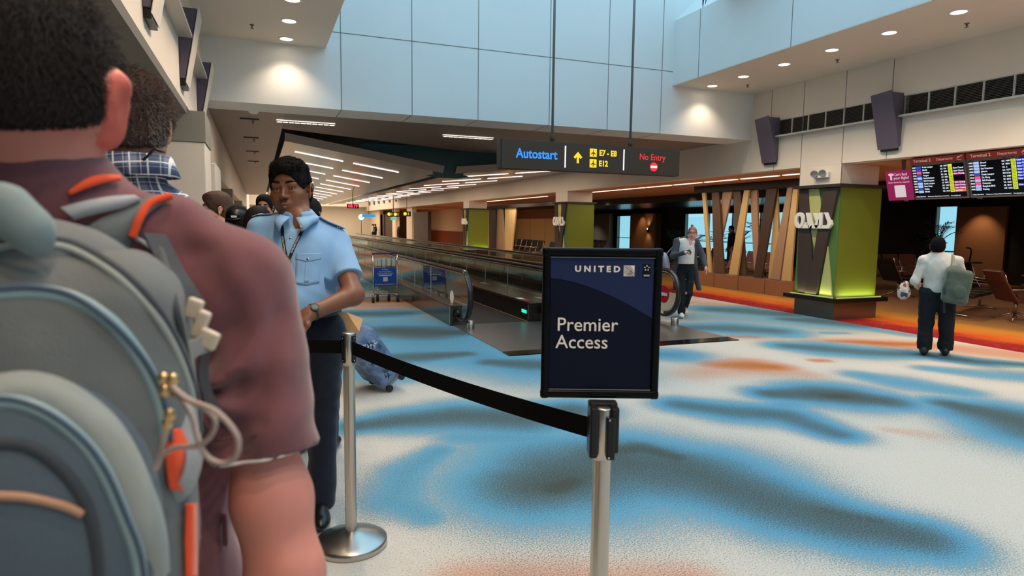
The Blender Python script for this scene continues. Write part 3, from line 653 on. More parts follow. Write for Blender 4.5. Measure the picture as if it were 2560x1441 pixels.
# ================================================================ departure boards
red = mat('board_header_red', c8(128, 34, 26), .5, emit=c8(150, 50, 36), es=.25); frm = mat('board_frame', c8(112, 92, 84), .45)
scr = mat('screen_black', c8(6, 7, 14), .25)
E_ = {k: emis('screen_'+k, c, s) for k, c, s in (('white', (.8, .88, 1), 1.0), ('lime', (.75, .85, .05), 1.0), ('blue', (.03, .05, .55), 1.0), ('magenta', (.42, .01, .16), 1.0), ('orange', (.9, .18, .04), 1.0), ('badge', (.45, .62, .95), .9), ('navy', (.05, .08, .42), 1), ('pinkb', (.9, .1, .25), 1), ('ink', (.25, .3, .02), .4))}
pale = mat('board_lettering', c8(226, 196, 178), .5, emit=c8(226, 196, 178), es=.25)
TL = Vector((9.25, 6.993, 2.62)); XD = (0, -1, 0); ZD = (-.18, 0, .60)
def board(y_top, W_, H_, label, rows, footer):
    t = thing('departure_board', label, 'departure board', (0, 0, 0), 0, 'departure boards under the right wall')
    M = frame((9.25, y_top, 2.62), XD, ZD)          # origin top left of the face; z up
    t.matrix_world = M
    g = G(); g.box(0, W_, 0, .07, -H_, 0); g.obj('case', frm, t, bev=.004)
    G().box(.0, W_, -.004, -.0005, -.085, .0).obj('header', red, t)
    G().box(.02, W_-.02, -.003, -.0005, -H_+.03, -.12).obj('screen', scr, t)
    text('Terminal 2', .062, pale, t, Matrix.Translation((.19, -.005, -.044)), 'title_lettering', bold=.0006)
    text('Departures', .052, pale, t, Matrix.Translation((.53, -.005, -.044)), 'title_lettering')
    g = G(); x, z = .74, -.045
    g.prism([(x-.04, z-.004), (x-.03, z-.010), (x+.03, z+.018), (x+.05, z+.03), (x+.045, z+.034), (x+.02, z+.025)], -.006, -.004); g.prism([(x-.01, z+.012), (x-.02, z+.02), (x-.015, z+.025), (x+.01, z+.018)], -.006, -.004); g.box(x-.03, x+.03, -.006, -.004, z-.03, z-.026)
    g.obj('plane_symbol', pale, t)
    if t: text('Time', .016, scr, t, Matrix.Translation((.05, -.004, -.103)), 'column_heading'); text('Flight', .016, scr, t, Matrix.Translation((.49, -.004, -.103)), 'column_heading'); text('Gate', .016, scr, t, Matrix.Translation((.595, -.004, -.103)), 'column_heading'); text('Remarks', .016, scr, t, Matrix.Translation((.70, -.004, -.103)), 'column_heading')
    dz = .0415; z0 = -.145
    def cells(col, nm, boxes):
        g = G()
        for (a, b, i) in boxes: g.box(a, b, -.0045, -.0032, z0-dz*i-dz*.44, z0-dz*i+dz*.44)
        if boxes: g.obj(nm, E_[col], t)
    cells('lime', 'gate_column', [(.565, .625, i) for i in range(len(rows))])
    for k, cn in (('b', 'badge'), ('n', 'navy'), ('p', 'pinkb')):
        [cells(cn, 'airline_badge', [(.085, .16, i)]) for i, r in enumerate(rows) if r[1] == k]
    for rk, cn in (('Gate Closing', 'magenta'), ('Last Call', 'orange'), ('Gate Open', 'blue')):
        cells(cn, 'remark_cells', [(.63, W_-.022, i) for i, r in enumerate(rows) if r[5] == rk])
    for i, r in enumerate(rows):
        z = z0-dz*i
        text(r[0], .030, E_['white'], t, Matrix.Translation((.025, -.006, z)), 'flight_time', align='LEFT', bold=.0008, depth=.0005, sx=.9)
        text(r[2], .032, E_['white'], t, Matrix.Translation((.18, -.006, z)), 'destination', align='LEFT', bold=.0008, depth=.0005, sx=.92)
        text(r[3], .030, E_['white'], t, Matrix.Translation((.455, -.006, z)), 'flight_number', align='LEFT', bold=.0008, depth=.0005, sx=.85)
        if r[4]: text(r[4], .028, E_['ink'], t, Matrix.Translation((.595, -.006, z)), 'gate_number', bold=.0005, depth=.0005)
        if r[5]: text(r[5], .031, E_['white'], t, Matrix.Translation((.637, -.006, z)), 'remark', align='LEFT', bold=.0008, depth=.0005, sx=.92)
    text(footer, .020, E_['white'], t, Matrix.Translation((.03, -.006, -H_+.047)), 'footer_lettering', align='LEFT', bold=.0004, depth=.0005)
R1 = list(zip('0620 0755 0750 0755 0810 0820 0825 0825 0840 0850'.split(), 'nnpnbnbbnb', ['Kuala Lumpur', 'Manila', 'Surabaya', 'Yangon', 'Seoul-Incheon', 'Bali-Denpasar', 'Kuala Lumpur', 'Siem Reap', 'Osaka', 'Manila'],
    ['QR  5292', 'SQ  914', 'AI   8005', 'SQ  162', 'AC  5876', 'SQ  935', 'LX  9078', 'NZ  3484', 'SQ  620', 'NZ  3436'], ['', 'F37', 'E8', 'F37', 'D40', 'D40', 'F41', 'F52', 'D37', 'F58'], ['', 'Gate Closed', 'Gate Closed', 'Gate Closing', '', '', 'Gate Closing', 'Gate Closing', 'Gate Closing', 'Last Call']))
R2 = list(zip('0905 0905 0905 0905 0910 0915 0915 0930 0930 0940'.split(), 'bbbbnpbpbb', ['Brunei', 'Hanoi', 'San Francisco', 'Jakarta', 'Kuala Lumpur', 'Da Nang', 'Bali-Denpasar', 'Colombo', 'Bangkok-BKK', 'Penang'],
    ['NZ  3480', 'LX  9034', 'UA  2', 'UA  7677', 'MH 5724', 'VA  5488', 'SK  8015', 'VA  5642', 'SK  8019', 'NZ  3423'], ['F56', 'F40', 'E11', 'F50', 'F35', 'F36', 'F59', 'F54', 'E22', 'E7'], ['Gate Open']*7+['', 'Gate Open', '']))
board(6.993, .81, .64, 'departure board on the left, its remarks column in magenta', R1, '14 May 2024 08:19     Welcome to Changi Airport Terminal 2     For boarding call')
board(6.155, .95, .64, 'departure board at the right edge, its remarks column in blue', R2, '14 May 2024 08:19     Welcome to Changi Airport Terminal 2     For boarding call will be made')
for y in (7.25, 6.13): tag(G().bar((9.58, y, 2.0), (9.46, y, LZ-.005), .05, .03).obj('board_post', frm), 'upright metal post %s the departure boards' % ('left of' if y > 7 else 'between'), 'post')
t = thing('scan_notice', 'magenta notice about finding a flight left of the departure boards', 'notice', (0, 0, 0))
M = frame((9.24, 7.39, 2.455), XD, ZD); t.matrix_world = M
mag = mat('notice_magenta', c8(158, 28, 92), .5, emit=c8(150, 26, 86), es=.2)
G().box(0, .42, 0, .02, -.47, 0).obj('panel', mag, t); wl = mat('notice_white', c8(240, 225, 235), .5, emit=(.8, .7, .78), es=.2)
text("Can't find", .058, wl, t, Matrix.Translation((.255, -.004, -.06)), depth=.0006, bold=.0006); text('your flight?', .058, wl, t, Matrix.Translation((.265, -.004, -.115)), depth=.0006, bold=.0006)
text('Scan here to search', .044, wl, t, Matrix.Translation((.215, -.004, -.18)), depth=.0006)
G().box(.13, .31, -.004, -.001, -.42, -.23).obj('white_square', wl, t, bev=.001)
g = G(); g.prism([(.05, -.05), (.07, -.035), (.12, -.035), (.14, -.05), (.125, -.075), (.11, -.07), (.11, -.14), (.08, -.14), (.08, -.07), (.065, -.075)], -.004, -.001); g.obj('garment_symbol', wl, t)
# ================================================================ hanging direction sign
t = thing('direction_sign', 'dark hanging direction sign over the moving walkway on two rods', 'sign', (3.18, 8.5, 2.34))
sg = mat('sign_charcoal', c8(84, 68, 57), .75, spec=.2)
G().box(0, 2.975, 0, .16, 0, .412).obj('sign_box', sg, t, bev=.006)
G().box(-.02, 0, .01, .15, 0.01, .40).obj('end_cap', mat('sign_dark_end', c8(40, 37, 36), .4), t)
for x in (.81, 2.12): G().tube([(x, .08, .41), (x, .08, 4.4)], .018, 12).obj('rod', mat('rod_grey', c8(120, 116, 116), .4, .4), t); G().cyl((x, .08, .412), .032, .12, 16).obj('rod_socket', sg, t)
sw = emis('sign_white_glow', (.9, .92, 1), 1.3); sb = emis('sign_blue_glow', (.05, .30, .95), 1.2); sy = emis('sign_yellow_glow', (1, .72, .04), 1.1); sr = emis('sign_red_glow', (.9, .05, .05), 1.1)
def T_(s, x, z, size, m, **k): o = text(s, size, m, t, Matrix.Translation((x, -.004, z)), depth=.001, **k); return o
T_('Autostart', .535, .215, .185, sb, bold=.004, sx=.88)
T_('No Entry', 2.47, .265, .135, sr, sx=.92)
for x in (.985, 1.965): G().box(x-.01, x+.01, -.004, -.0005, .05, .36).obj('divider', sw, t)
g = G(); g.prism([(1.12, .21), (1.19, .285), (1.26, .21), (1.235, .185), (1.207, .214), (1.207, .12), (1.173, .12), (1.173, .214), (1.145, .185)], -.005, -.0005); g.obj('arrow', sy, t)
for z in (.285, .13):
    G().box(1.385, 1.50, -.005, -.0005, z-.06, z+.06).obj('gate_symbol', sy, t, bev=.002)
    g = G(); x = 1.4425; g.prism([(x-.004, z+.045), (x+.004, z+.045), (x+.006, z+.01), (x+.042, z-.018), (x+.042, z-.026), (x+.006, z-.012), (x+.005, z-.035), (x+.015, z-.045), (x-.015, z-.045), (x-.005, z-.035), (x-.006, z-.012), (x-.042, z-.026), (x-.042, z-.018), (x-.006, z+.01)], -.008, -.005); g.obj('plane_symbol', sg, t)
T_('E7 - E8', 1.69, .285, .115, sy, bold=.004, sx=.9); T_('E12', 1.615, .13, .115, sy, bold=.004, sx=.9)
g = G(); g.cyl((2.5, -.005, .125), .068, .004, 32, 'y'); g.obj('no_entry_disc', sr, t); G().box(2.445, 2.555, -.008, -.005, .108, .142).obj('no_entry_bar', sw, t)
# ================================================================ moving walkway
ribm = bpy.data.materials.new('ribbed_steel_plate'); ribm.use_nodes = True; slatify(ribm, c8(150, 146, 142), c8(96, 92, 88), .03, 0, .34, .75, .35)
beltm = bpy.data.materials.new('walkway_belt'); beltm.use_nodes = True; slatify(beltm, c8(66, 62, 60), c8(40, 37, 36), .012, 0, .5, .4, .4)
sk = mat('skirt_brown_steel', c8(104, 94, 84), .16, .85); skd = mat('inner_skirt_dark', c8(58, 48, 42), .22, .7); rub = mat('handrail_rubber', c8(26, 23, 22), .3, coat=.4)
prof = mat('rail_profile_steel', c8(176, 160, 146), .2, 1.0)
wglass = glassmat('walkway_glass', (.74, .78, .75), .07)
t = thing('floor_plate', 'wide ribbed steel floor plate where the moving walkway begins', 'floor plate', (4.42, 8.15, 0))
G().box(-1.69, 1.69, -.98, 1.2, .0, .012).obj('plate', ribm, t)
G().box(-1.70, 1.70, -1.2, -.985, .0, .012).obj('dark_threshold', mat('dark_polished_threshold', c8(44, 36, 32), .12, .8), t); G().box(-1.7, 1.7, -.985, -.965, 0, .014).obj('bright_edge', prof, t)
W = thing('moving_walkway', 'long glass-sided moving walkway running away down the concourse', 'moving walkway', (0, 0, 0))
Y0, Y1 = 9.35, 44.0
for x0, x1, nm in ((2.95, 3.98, 'belt'), (4.86, 5.90, 'belt')): G().box(x0, x1, Y0, Y1, .001, .010).obj(nm, beltm, W)
for x0, x1 in ((2.68, 2.95), (3.98, 4.86), (5.90, 6.17)):
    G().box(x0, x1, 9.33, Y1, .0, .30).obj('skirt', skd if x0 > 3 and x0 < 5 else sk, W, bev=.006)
    G().box(x0, x1, 9.31, Y1, .301, .325).obj('deck', mat('deck_bronze', c8(120, 106, 96), .25, .8), W, bev=.004)
yel = mat('yellow_edge_line', c8(190, 150, 70), .5)
for x in (2.955, 3.97, 4.865, 5.885): G().box(x, x+.012, Y0, Y1, .0105, .014).obj('edge_line', yel, W)
def rail(x, ye, nm=''):
    r = .37; zc = .50; n = 22; z1 = zc+r
    pts = [(x, Y1, z1), (x, 30, z1), (x, 20, z1), (x, 14, z1), (x, ye+r+.6, z1)]
    for k in range(n+1):
        a = PI/2+PI*k/n; pts.append((x, ye+r+r*math.cos(a), zc+r*math.sin(a)))
    pts.append((x, ye+r+.35, zc-r+.015))
    # flat wide handrail band swept along the path
    g = G(); V = []; F = []; N = len(pts); w_, h_ = .042, .022
    for i, p in enumerate(pts):
        a = Vector(pts[max(i-1, 0)]); b = Vector(pts[min(i+1, N-1)]); t_ = (b-a).normalized(); nrm = Vector((0, -t_.z, t_.y)); nrm = -nrm
        for k in range(10):
            q = 2*PI*k/10; V.append(Vector(p)+Vector((1, 0, 0))*w_*math.cos(q)+nrm*h_*math.sin(q))
    for i in range(N-1):
        for k in range(10): F.append((i*10+k, i*10+(k+1) % 10, (i+1)*10+(k+1) % 10, (i+1)*10+k))
    g.add(V, F, True); g.obj('handrail', rub, W)
    g = G(); q = [(p[0], p[1]+(0), p[2]) for p in pts]
    rr = r-.045
    pp = [(x, Y1, zc+rr), (x, ye+r+.6, zc+rr)]+[(x, ye+r+rr*math.cos(PI/2+PI*k/n), zc+rr*math.sin(PI/2+PI*k/n)) for k in range(n+1)]
    g.tube(pp, .022, 8); g.obj('rail_profile', prof, W)
    # glass: plane outline, deck line to rail, rounded end
    out = [(Y1, .33), (9.33, .33), (ye+r+.3, zc-rr+.02)]+[(ye+r+rr*math.cos(1.5*PI-PI*k/16), zc+rr*math.sin(1.5*PI-PI*k/16)) for k in range(17)]+[(Y1, zc+rr)]
    Mx = Matrix(((0, 1, 0, 0), (1, 0, 0, 0), (0, 0, 1, 0), (0, 0, 0, 1)))
    G().prism(out, x-.005, x+.005, Mx).obj('glass_panel', wglass, W)
    # drooping black brush boot at the rail inlet
    G().sphere((x, ye+r+.33, .20), 1, 14, 8, (.055, .16, .075)).obj('rail_inlet', black, W)
for x, ye in ((2.78, 8.64), (4.22, 8.5), (4.62, 8.45), (6.06, 8.26)): rail(x, ye)
for x in (2.775, 4.215, 6.055):
    for k in range(14): y = 10.9+1.25*k; G().box(x-.005, x+.012, y-.003, y+.003, .33, .82).obj('glass_joint', steel, W)
# end plates of the decks, sensor lights, labels
grn = emis('green_sensor_glow', (.02, .85, .5), 1.3)
G().box(3.972, 3.98, 9.42, 9.62, .13, .185).obj('green_sensor', grn, W, bev=.02)
G().box(3.975, 3.98, 9.34, 9.36, .05, .28).obj('end_trim', steel, W); G().box(2.672, 2.68, 9.34, 9.36, .02, .30).obj('end_trim', steel, W)
redm = mat('warning_red', c8(200, 30, 45), .5)
for y in (9.75, 12.6): G().box(4.0, 4.1, y, y+.22, .3255, .327).obj('warning_label', letw, W); G().box(4.0, 4.1, y-.24, y-.01, .3255, .327).obj('warning_label', redm, W)
g = G().cyl((2.768, 9.56, .42), .10, .004, 32, 'x'); o = g.obj('round_label', letw, W); o['label'] = 'round white label on the walkway glass'
g = G().cyl((6.03, 8.62, .47), .14, .006, 32, 'x'); o = g.obj('round_label', redm, W); o['label'] = 'red no-entry disc on the walkway glass'; G().box(6.02, 6.03, 8.53, 8.71, .445, .495).obj('label_bar', letw, W)
for x, y, lb in ((2.87, 8.93, 'beside the left handrail end'), (6.05, 8.33, 'beside the right handrail end')):
    t = thing('floor_bollard', 'short round steel floor bollard '+lb, 'bollard', (x, y, 0), 0, 'short steel bollards')
    G().lathe([(0, .135), (.055, .135), (.062, .128), (.062, .0)], n=28).obj('body', steel, t)
# ================================================================ luggage trolley
t = thing('luggage_trolley', 'steel luggage trolley with a blue advertising board beside the walkway', 'luggage trolley', (2.28, 12.55, 0), .06)
ch = mat('chrome', c8(200, 198, 195), .18, 1.0); bl = mat('ad_blue', c8(22, 74, 156), .4)
for s in (-1, 1):
    G().tube([(s*.235, 0, .10), (s*.235, -.02, .35), (s*.235, .0, .98)], .014, 10).obj('upright', ch, t)
G().tube([(-.245, -.01, .965), (.245, -.01, .965)], .017, 12).obj('handle', mat('handle_purple', c8(60, 52, 110), .4), t)
G().tube([(-.235, 0, .88), (.235, 0, .88)], .008, 8).obj('crossbar', ch, t); G().tube([(-.235, 0, .70), (.235, 0, .70)], .012, 8).obj('crossbar', ch, t)
G().box(-.195, .195, -.018, .06, .72, .865).obj('basket_panel', mat('cream_plastic', c8(222, 216, 196), .5), t, bev=.01)
g = G()
for x in (-.16, -.07, .03, .12): g.tube([(x, -.02, .70), (x, -.03, .86), (x+.02, -.03, .885), (x+.06, -.03, .885), (x+.08, -.03, .86), (x+.08, -.02, .70)], .005, 6)
g.obj('basket_wire', ch, t)
G().box(-.225, .225, -.025, -.010, .335, .685).obj('ad_board', bl, t, bev=.004)
text('& Alipay+', .034, letw, t, Matrix.Translation((0, -.027, .655)), depth=.0005)
text('Pay smart globally', .032, letw, t, Matrix.Translation((0, -.027, .610)), depth=.0005)
text('with your e-wallets via Alipay+', .026, letw, t, Matrix.Translation((0, -.027, .575)), depth=.0005)
g = G()
for k in range(9): g.box(-.125+.028*k, -.103+.028*k, -.028, -.026, .53, .55)
g.obj('wallet_icons', letw, t); G().box(-.045, .045, -.028, -.026, .42, .505).obj('app_icon', mat('icon_pink', c8(226, 190, 186), .5), t, bev=.001)
g = G()
for k in range(12): g.box(-.20+.034*k, -.178+.034*k, -.028, -.026, .355, .372)
g.obj('partner_icons', mat('icon_mixed', c8(214, 160, 150), .5), t)
G().tube([(-.235, 0, .15), (-.18, .1, .16), (.18, .1, .16), (.235, 0, .15)], .014, 8).obj('deck_bar', ch, t)
g = G(); [g.tube([(x, .05, .15), (x*.7, .8, .17)], .01, 8) for x in (-.18, -.06, .06, .18)]; g.tube([(-.13, .8, .17), (.13, .8, .17)], .012, 8); g.obj('platform_rails', ch, t)
tyre = mat('tyre_black', c8(28, 26, 26), .6)
for x, y, r in ((-.245, -.02, .062), (.245, -.02, .062), (-.12, .16, .07), (.11, .16, .07)):
    wobj = G(); wobj.cyl((x-.018, y, r), r, .036, 24, 'x'); wobj.obj('wheel', tyre, t, bev=.006); G().box(x-.03, x+.03, y-.02, y+.02, r+.02, .15).obj('caster_fork', ch, t)
# ================================================================ queue barrier
def post(x, y, lab, H=1.04, base=True):
    t = thing('barrier_post', lab, 'barrier post', (x, y, 0), 0, 'steel queue posts')
    G().lathe([(.0, .0), (.168, .0), (.17, .004), (.17, .030), (.162, .036), (.12, .052), (.06, .070), (.033, .078), (.0, .078)], n=56).obj('base', steel, t)
    G().lathe([(.0272, .07), (.0272, H-.15), (.0272, H-.1)], n=32).obj('pole', steel, t)
    G().lathe([(.0272, H-.155), (.0315, H-.152), (.0315, H-.004), (.029, H), (.0, H)], n=32).obj('head', steel, t)
    return t
AX, AY, BX, BY = .378, 3.03, .915, 1.585
d = Vector((BX-AX, BY-AY, 0)).normalized(); n_ = Vector((-d.y, d.x, 0))
t = post(AX, AY, 'brushed steel queue post on a round base beside the officer')
for a in range(4):
    q = G(); ang = math.atan2(d.y, d.x)+a*PI/2+.25; R_ = Matrix.Rotation(ang, 4, 'Z')
    q.box(.030, .037, -.011, .011, .90, 1.03, R_); q.obj('belt_slot', black, t, bev=.003)
    q = G(); [q.sphere(R_ @ Vector((.037, 0, z)), .003, 8, 6) for z in (.912, 1.018)]; q.obj('screw', ch, t)
t = post(BX, BY, 'brushed steel queue post carrying the framed airline sign', 1.03)
Rz = Matrix.Rotation(YAW*-1, 4, 'Z')
g = G(); g.box(-.042, -.018, -.035, .03, .885, 1.035, Rz); g.box(.018, .042, -.035, .03, .90, 1.035, Rz); g.box(-.042, .042, .0, .036, .885, 1.042, Rz); g.obj('clamp', black, t, bev=.006)
g = G(); g.box(.006, .03, -.046, -.030, .885, 1.01, Rz); g.obj('belt_slot', black, t, bev=.004)
g = G(); [g.sphere(Rz @ Vector((.012, -.048, z)), .0035, 8, 6) for z in (.893, 1.003)]; g.obj('screw', ch, t)
# belt: black webbing, slightly sagging, standing on edge, twisted towards the second post
g = G(); V = []; F = []; N = 40
a = Vector((AX, AY, .972))+d*.032; b = Vector((BX, BY, .955))-d*.045
for i in range(N+1):
    s = i/N; p = a.lerp(b, s); p.z -= .05*4*s*(1-s)*.35; h = .031
    for (o_, z_) in ((-.001, h), (.001, h), (.001, -h), (-.001, -h)): V.append(p+n_*o_+Vector((0, 0, z_)))
for i in range(N):
    for k in range(4): F.append((i*4+k, i*4+(k+1) % 4, (i+1)*4+(k+1) % 4, (i+1)*4+k))
F += [(0, 1, 2, 3), (4*N+3, 4*N+2, 4*N+1, 4*N)]
webb = mat('black_webbing', c8(5, 5, 6), .8, spec=.15)
tag(G().add(V, F).obj('barrier_belt', webb), 'black webbing belt running from the sign post down to the post by the officer', 'barrier belt')
# second belt leaving the first post to the left, behind the maroon shirt
a = Vector((AX, AY, .972))+Vector((-.03, .01, 0)); b = Vector((-.55, 3.35, .985)); V = []; F = []
for i in range(13):
    p = a.lerp(b, i/12)
    for (o_, z_) in ((-.001, .031), (.001, .031), (.001, -.031), (-.001, -.031)): V.append(p+Vector((0, o_, z_)))
for i in range(12):
    for k in range(4): F.append((i*4+k, i*4+(k+1) % 4, (i+1)*4+(k+1) % 4, (i+1)*4+k))
F += [(0, 1, 2, 3), (51, 50, 49, 48)]
tag(G().add(V, F).obj('barrier_belt', webb), 'black webbing belt passing in front of the officer towards the left', 'barrier belt')
post(-.58, 3.36, 'steel queue post hidden behind the man in the maroon shirt')
# ================================================================ framed sign on the post
t = thing('airline_sign', 'black framed navy sign reading Premier Access on top of a queue post', 'sign', (.918, 1.618, 0), -YAW)
sx0, sx1, z0, z1 = -.172, .172, 1.047, 1.487
blk = mat('frame_black_gloss', c8(3, 3, 4), .3, spec=.18)
for a_, b_, c_, d_ in ((sx0, sx0+.024, z0, z1), (sx1-.024, sx1, z0, z1), (sx0, sx1, z0, z0+.024), (sx0, sx1, z1-.024, z1)):
    G().box(a_, b_, -.013, .013, c_, d_).obj('frame_bar', blk, t, bev=.0075, seg=3)
for x in (sx0+.012, sx1-.012):
    for z in (z0+.012, z1-.012): G().box(x-.0135, x+.0135, -.0145, .0145, z-.0135, z+.0135).obj('frame_corner', blk, t, bev=.008, seg=3)
G().box(sx0+.02, sx1-.02, -.0105, -.0095, z1-.028, z1-.0265).obj('bright_line', prof, t); G().box(sx0+.024, sx1-.024, -.0105, -.0095, z0+.026, z0+.028).obj('bright_line', prof, t)
nav = mat('sign_navy', c8(5, 12, 34), .5, spec=.2); nav2 = mat('sign_lighter_navy', c8(30, 42, 80), .5, spec=.2); swh = mat('sign_lettering_white', c8(232, 222, 212), .5)
G().box(sx0+.02, sx1-.02, -.004, .004, z0+.02, z1-.02).obj('poster', nav, t)
arc = [(sx0+.024, z1-.09)]
for k in range(15):
    s = k/14; arc.append((sx0+.024+s*(sx1-sx0-.048), z1-.088-.115*s**1.75-.004*math.sin(s*PI)))
G().prism([(sx0+.024, z1-.029), (sx1-.024, z1-.029)]+arc[:0:-1], -.0055, -.0041).obj('poster_band', nav2, t)
def T2(s, x, z, size, **k): return text(s, size, swh, t, Matrix.Translation((x, -.0065, z)), depth=.0004, **k)
T2('UNITED', -.014, z1-.061, .0235, bold=.0009, space=1.55, sx=1.12)
T2('Premier', -.129, z1-.224, .056, align='LEFT', sx=.98, bold=.0002); T2('Access', -.131, z1-.275, .056, align='LEFT', sx=.98, bold=.0002)
# globe emblem: white square with dark meridian arcs
gx0, gz0, gs = .061, z1-.080, .031
G().box(gx0, gx0+gs, -.0068, -.0058, gz0, gz0+gs).obj('emblem_square', swh, t)
g = G()
for k in range(6):
    r = gs*(.38+.17*k); pts = []
    for j in range(11):
        a_ = .05+1.5*j/10; x_ = gx0+r*math.sin(a_)*(1.0-.04*k)+.0*k; z_ = gz0+gs*.9-gs*.9+r*math.cos(a_)*.9-.0*k
        if gx0 <= x_ <= gx0+gs*.97 and gz0 <= z_ <= gz0+gs: pts.append((x_, -.0072, z_))
    if len(pts) > 1: g.tube(pts, .0006, 4)
for k in range(6):
    pts = []
    for j in range(10):
        s = j/9; x_ = gx0+gs*(s*.82+.02); z_ = gz0+gs*(.82-.17*k)-gs*.55*s*s*(1+.1*k)
        if z_ >= gz0+.0005: pts.append((x_, -.0072, z_))
    if len(pts) > 1: g.tube(pts, .0005, 4)
g.obj('emblem_lines', nav2, t)
G().box(.1035, .1042, -.0065, -.0056, z1-.085, z1-.043).obj('thin_divider', nav, t)
G().box(.116, .139, -.0066, -.0056, z1-.083, z1-.045).obj('badge', nav, t)
g = G()
for k in range(5):
    a_ = PI/2+2*PI*k/5; cx, cz = .1275+.0062*math.cos(a_), z1-.056+.0062*math.sin(a_)
    g.prism([(cx+.0034*math.cos(a_), cz+.0034*math.sin(a_)), (cx+.0026*math.cos(a_+2.2), cz+.0026*math.sin(a_+2.2)), (cx+.0026*math.cos(a_-2.2), cz+.0026*math.sin(a_-2.2))], -.0074, -.0066)
g.obj('badge_star', swh, t); T2('GOLD', .1275, z1-.0775, .0062, bold=.0002); 
# ================================================================ implicit surfaces for bodies, clothes and soft goods
def v3(*a): return np.array(a, float)
class S:
    """a signed distance field made of smooth-blended primitives"""
    def __init__(s, k=.03): s.ops = []; s.k = k
    def cap(s, a, b, ra, rb=None, k=None, sc=None, ax=None): s.ops.append(('c', v3(*a), v3(*b), ra, ra if rb is None else rb, k)); return s
    def chain(s, pts, rs, k=None):
        for i in range(len(pts)-1): s.cap(pts[i], pts[i+1], rs[i], rs[i+1], k)
        return s
    def ell(s, c, r, R=None, k=None): s.ops.append(('e', v3(*c), v3(*r), R, k)); return s
    def box(s, c, h, rr, R=None, k=None): s.ops.append(('b', v3(*c), v3(*h), rr, R, k)); return s
    def sub(s, c, r, R=None, k=.01): s.ops.append(('-', v3(*c), v3(*r), R, k)); return s
    def cut(s, p, n, k=.004): n = v3(*n); s.ops.append(('p', v3(*p), n/np.linalg.norm(n), k)); return s
    def warp(s, f): s.ops.append(('w', f)); return s
    def off(s, d): s.ops.append(('o', d)); return s
    def use(s, other): s.ops.append(('u', other)); return s
    def bounds(s, pad=.05):
        P = []
        def rec(q, e=0):
            for o in q.ops:
                if o[0] == 'c': P.extend([o[1]-o[3]-e, o[1]+o[3]+e, o[2]-o[4]-e, o[2]+o[4]+e])
                elif o[0] == 'e': m = max(o[2]) if o[3] is not None else o[2]; P.extend([o[1]-m-e, o[1]+m+e])
                elif o[0] == 'b': m = (np.linalg.norm(o[2]) if o[4] is not None else o[2])+o[3]; P.extend([o[1]-m-e, o[1]+m+e])
                elif o[0] == 'u': rec(o[1], e)
        rec(s); P = np.array(P); return P.min(0)-pad, P.max(0)+pad
    def __call__(s, P):
        d = None
        def blend(a, b, k):
            if a is None: return b
            k = s.k if k is None else k
            if k <= 0: return np.minimum(a, b)
            h = np.clip(.5+.5*(b-a)/k, 0, 1); return b*(1-h)+a*h-k*h*(1-h)
        for o in s.ops:
            t = o[0]
            if t == 'c':
                a, b, ra, rb, k = o[1:]; ab = b-a; q = np.clip(((P-a)@ab)/(ab@ab+1e-12), 0, 1)
                d = blend(d, np.linalg.norm(P-a-q[:, None]*ab, axis=1)-(ra+q*(rb-ra)), k)
            elif t in 'e-':
                c, r, R, k = o[1:]; q = P-c
                if R is not None: q = q@R
                k0 = np.linalg.norm(q/r, axis=1); k1 = np.linalg.norm(q/(r*r), axis=1); e = k0*(k0-1)/(k1+1e-9)
                if t == 'e': d = blend(d, e, k)
                else:
                    h = np.clip(.5-.5*(d+e)/k, 0, 1); d = d*(1-h)-e*h+k*h*(1-h)
            elif t == 'b':
                c, h, rr, R, k = o[1:]; q = P-c
                if R is not None: q = q@R
                q = np.abs(q)-h; d = blend(d, np.linalg.norm(np.maximum(q, 0), axis=1)+np.minimum(q.max(1), 0)-rr, k)
            elif t == 'p':
                p, n, k = o[1:]; e = (P-p)@n; h = np.clip(.5-.5*(d-e)/k, 0, 1); d = d*(1-h)+e*h+k*h*(1-h)
            elif t == 'w': d = d+o[1](P)
            elif t == 'o': d = d-o[1]
            elif t == 'u': d = blend(d, o[1](P), None)
        return d
def Rm(rx=0, ry=0, rz=0):
    return np.array(Matrix.Rotation(rz, 3, 'Z') @ Matrix.Rotation(ry, 3, 'Y') @ Matrix.Rotation(rx, 3, 'X'))
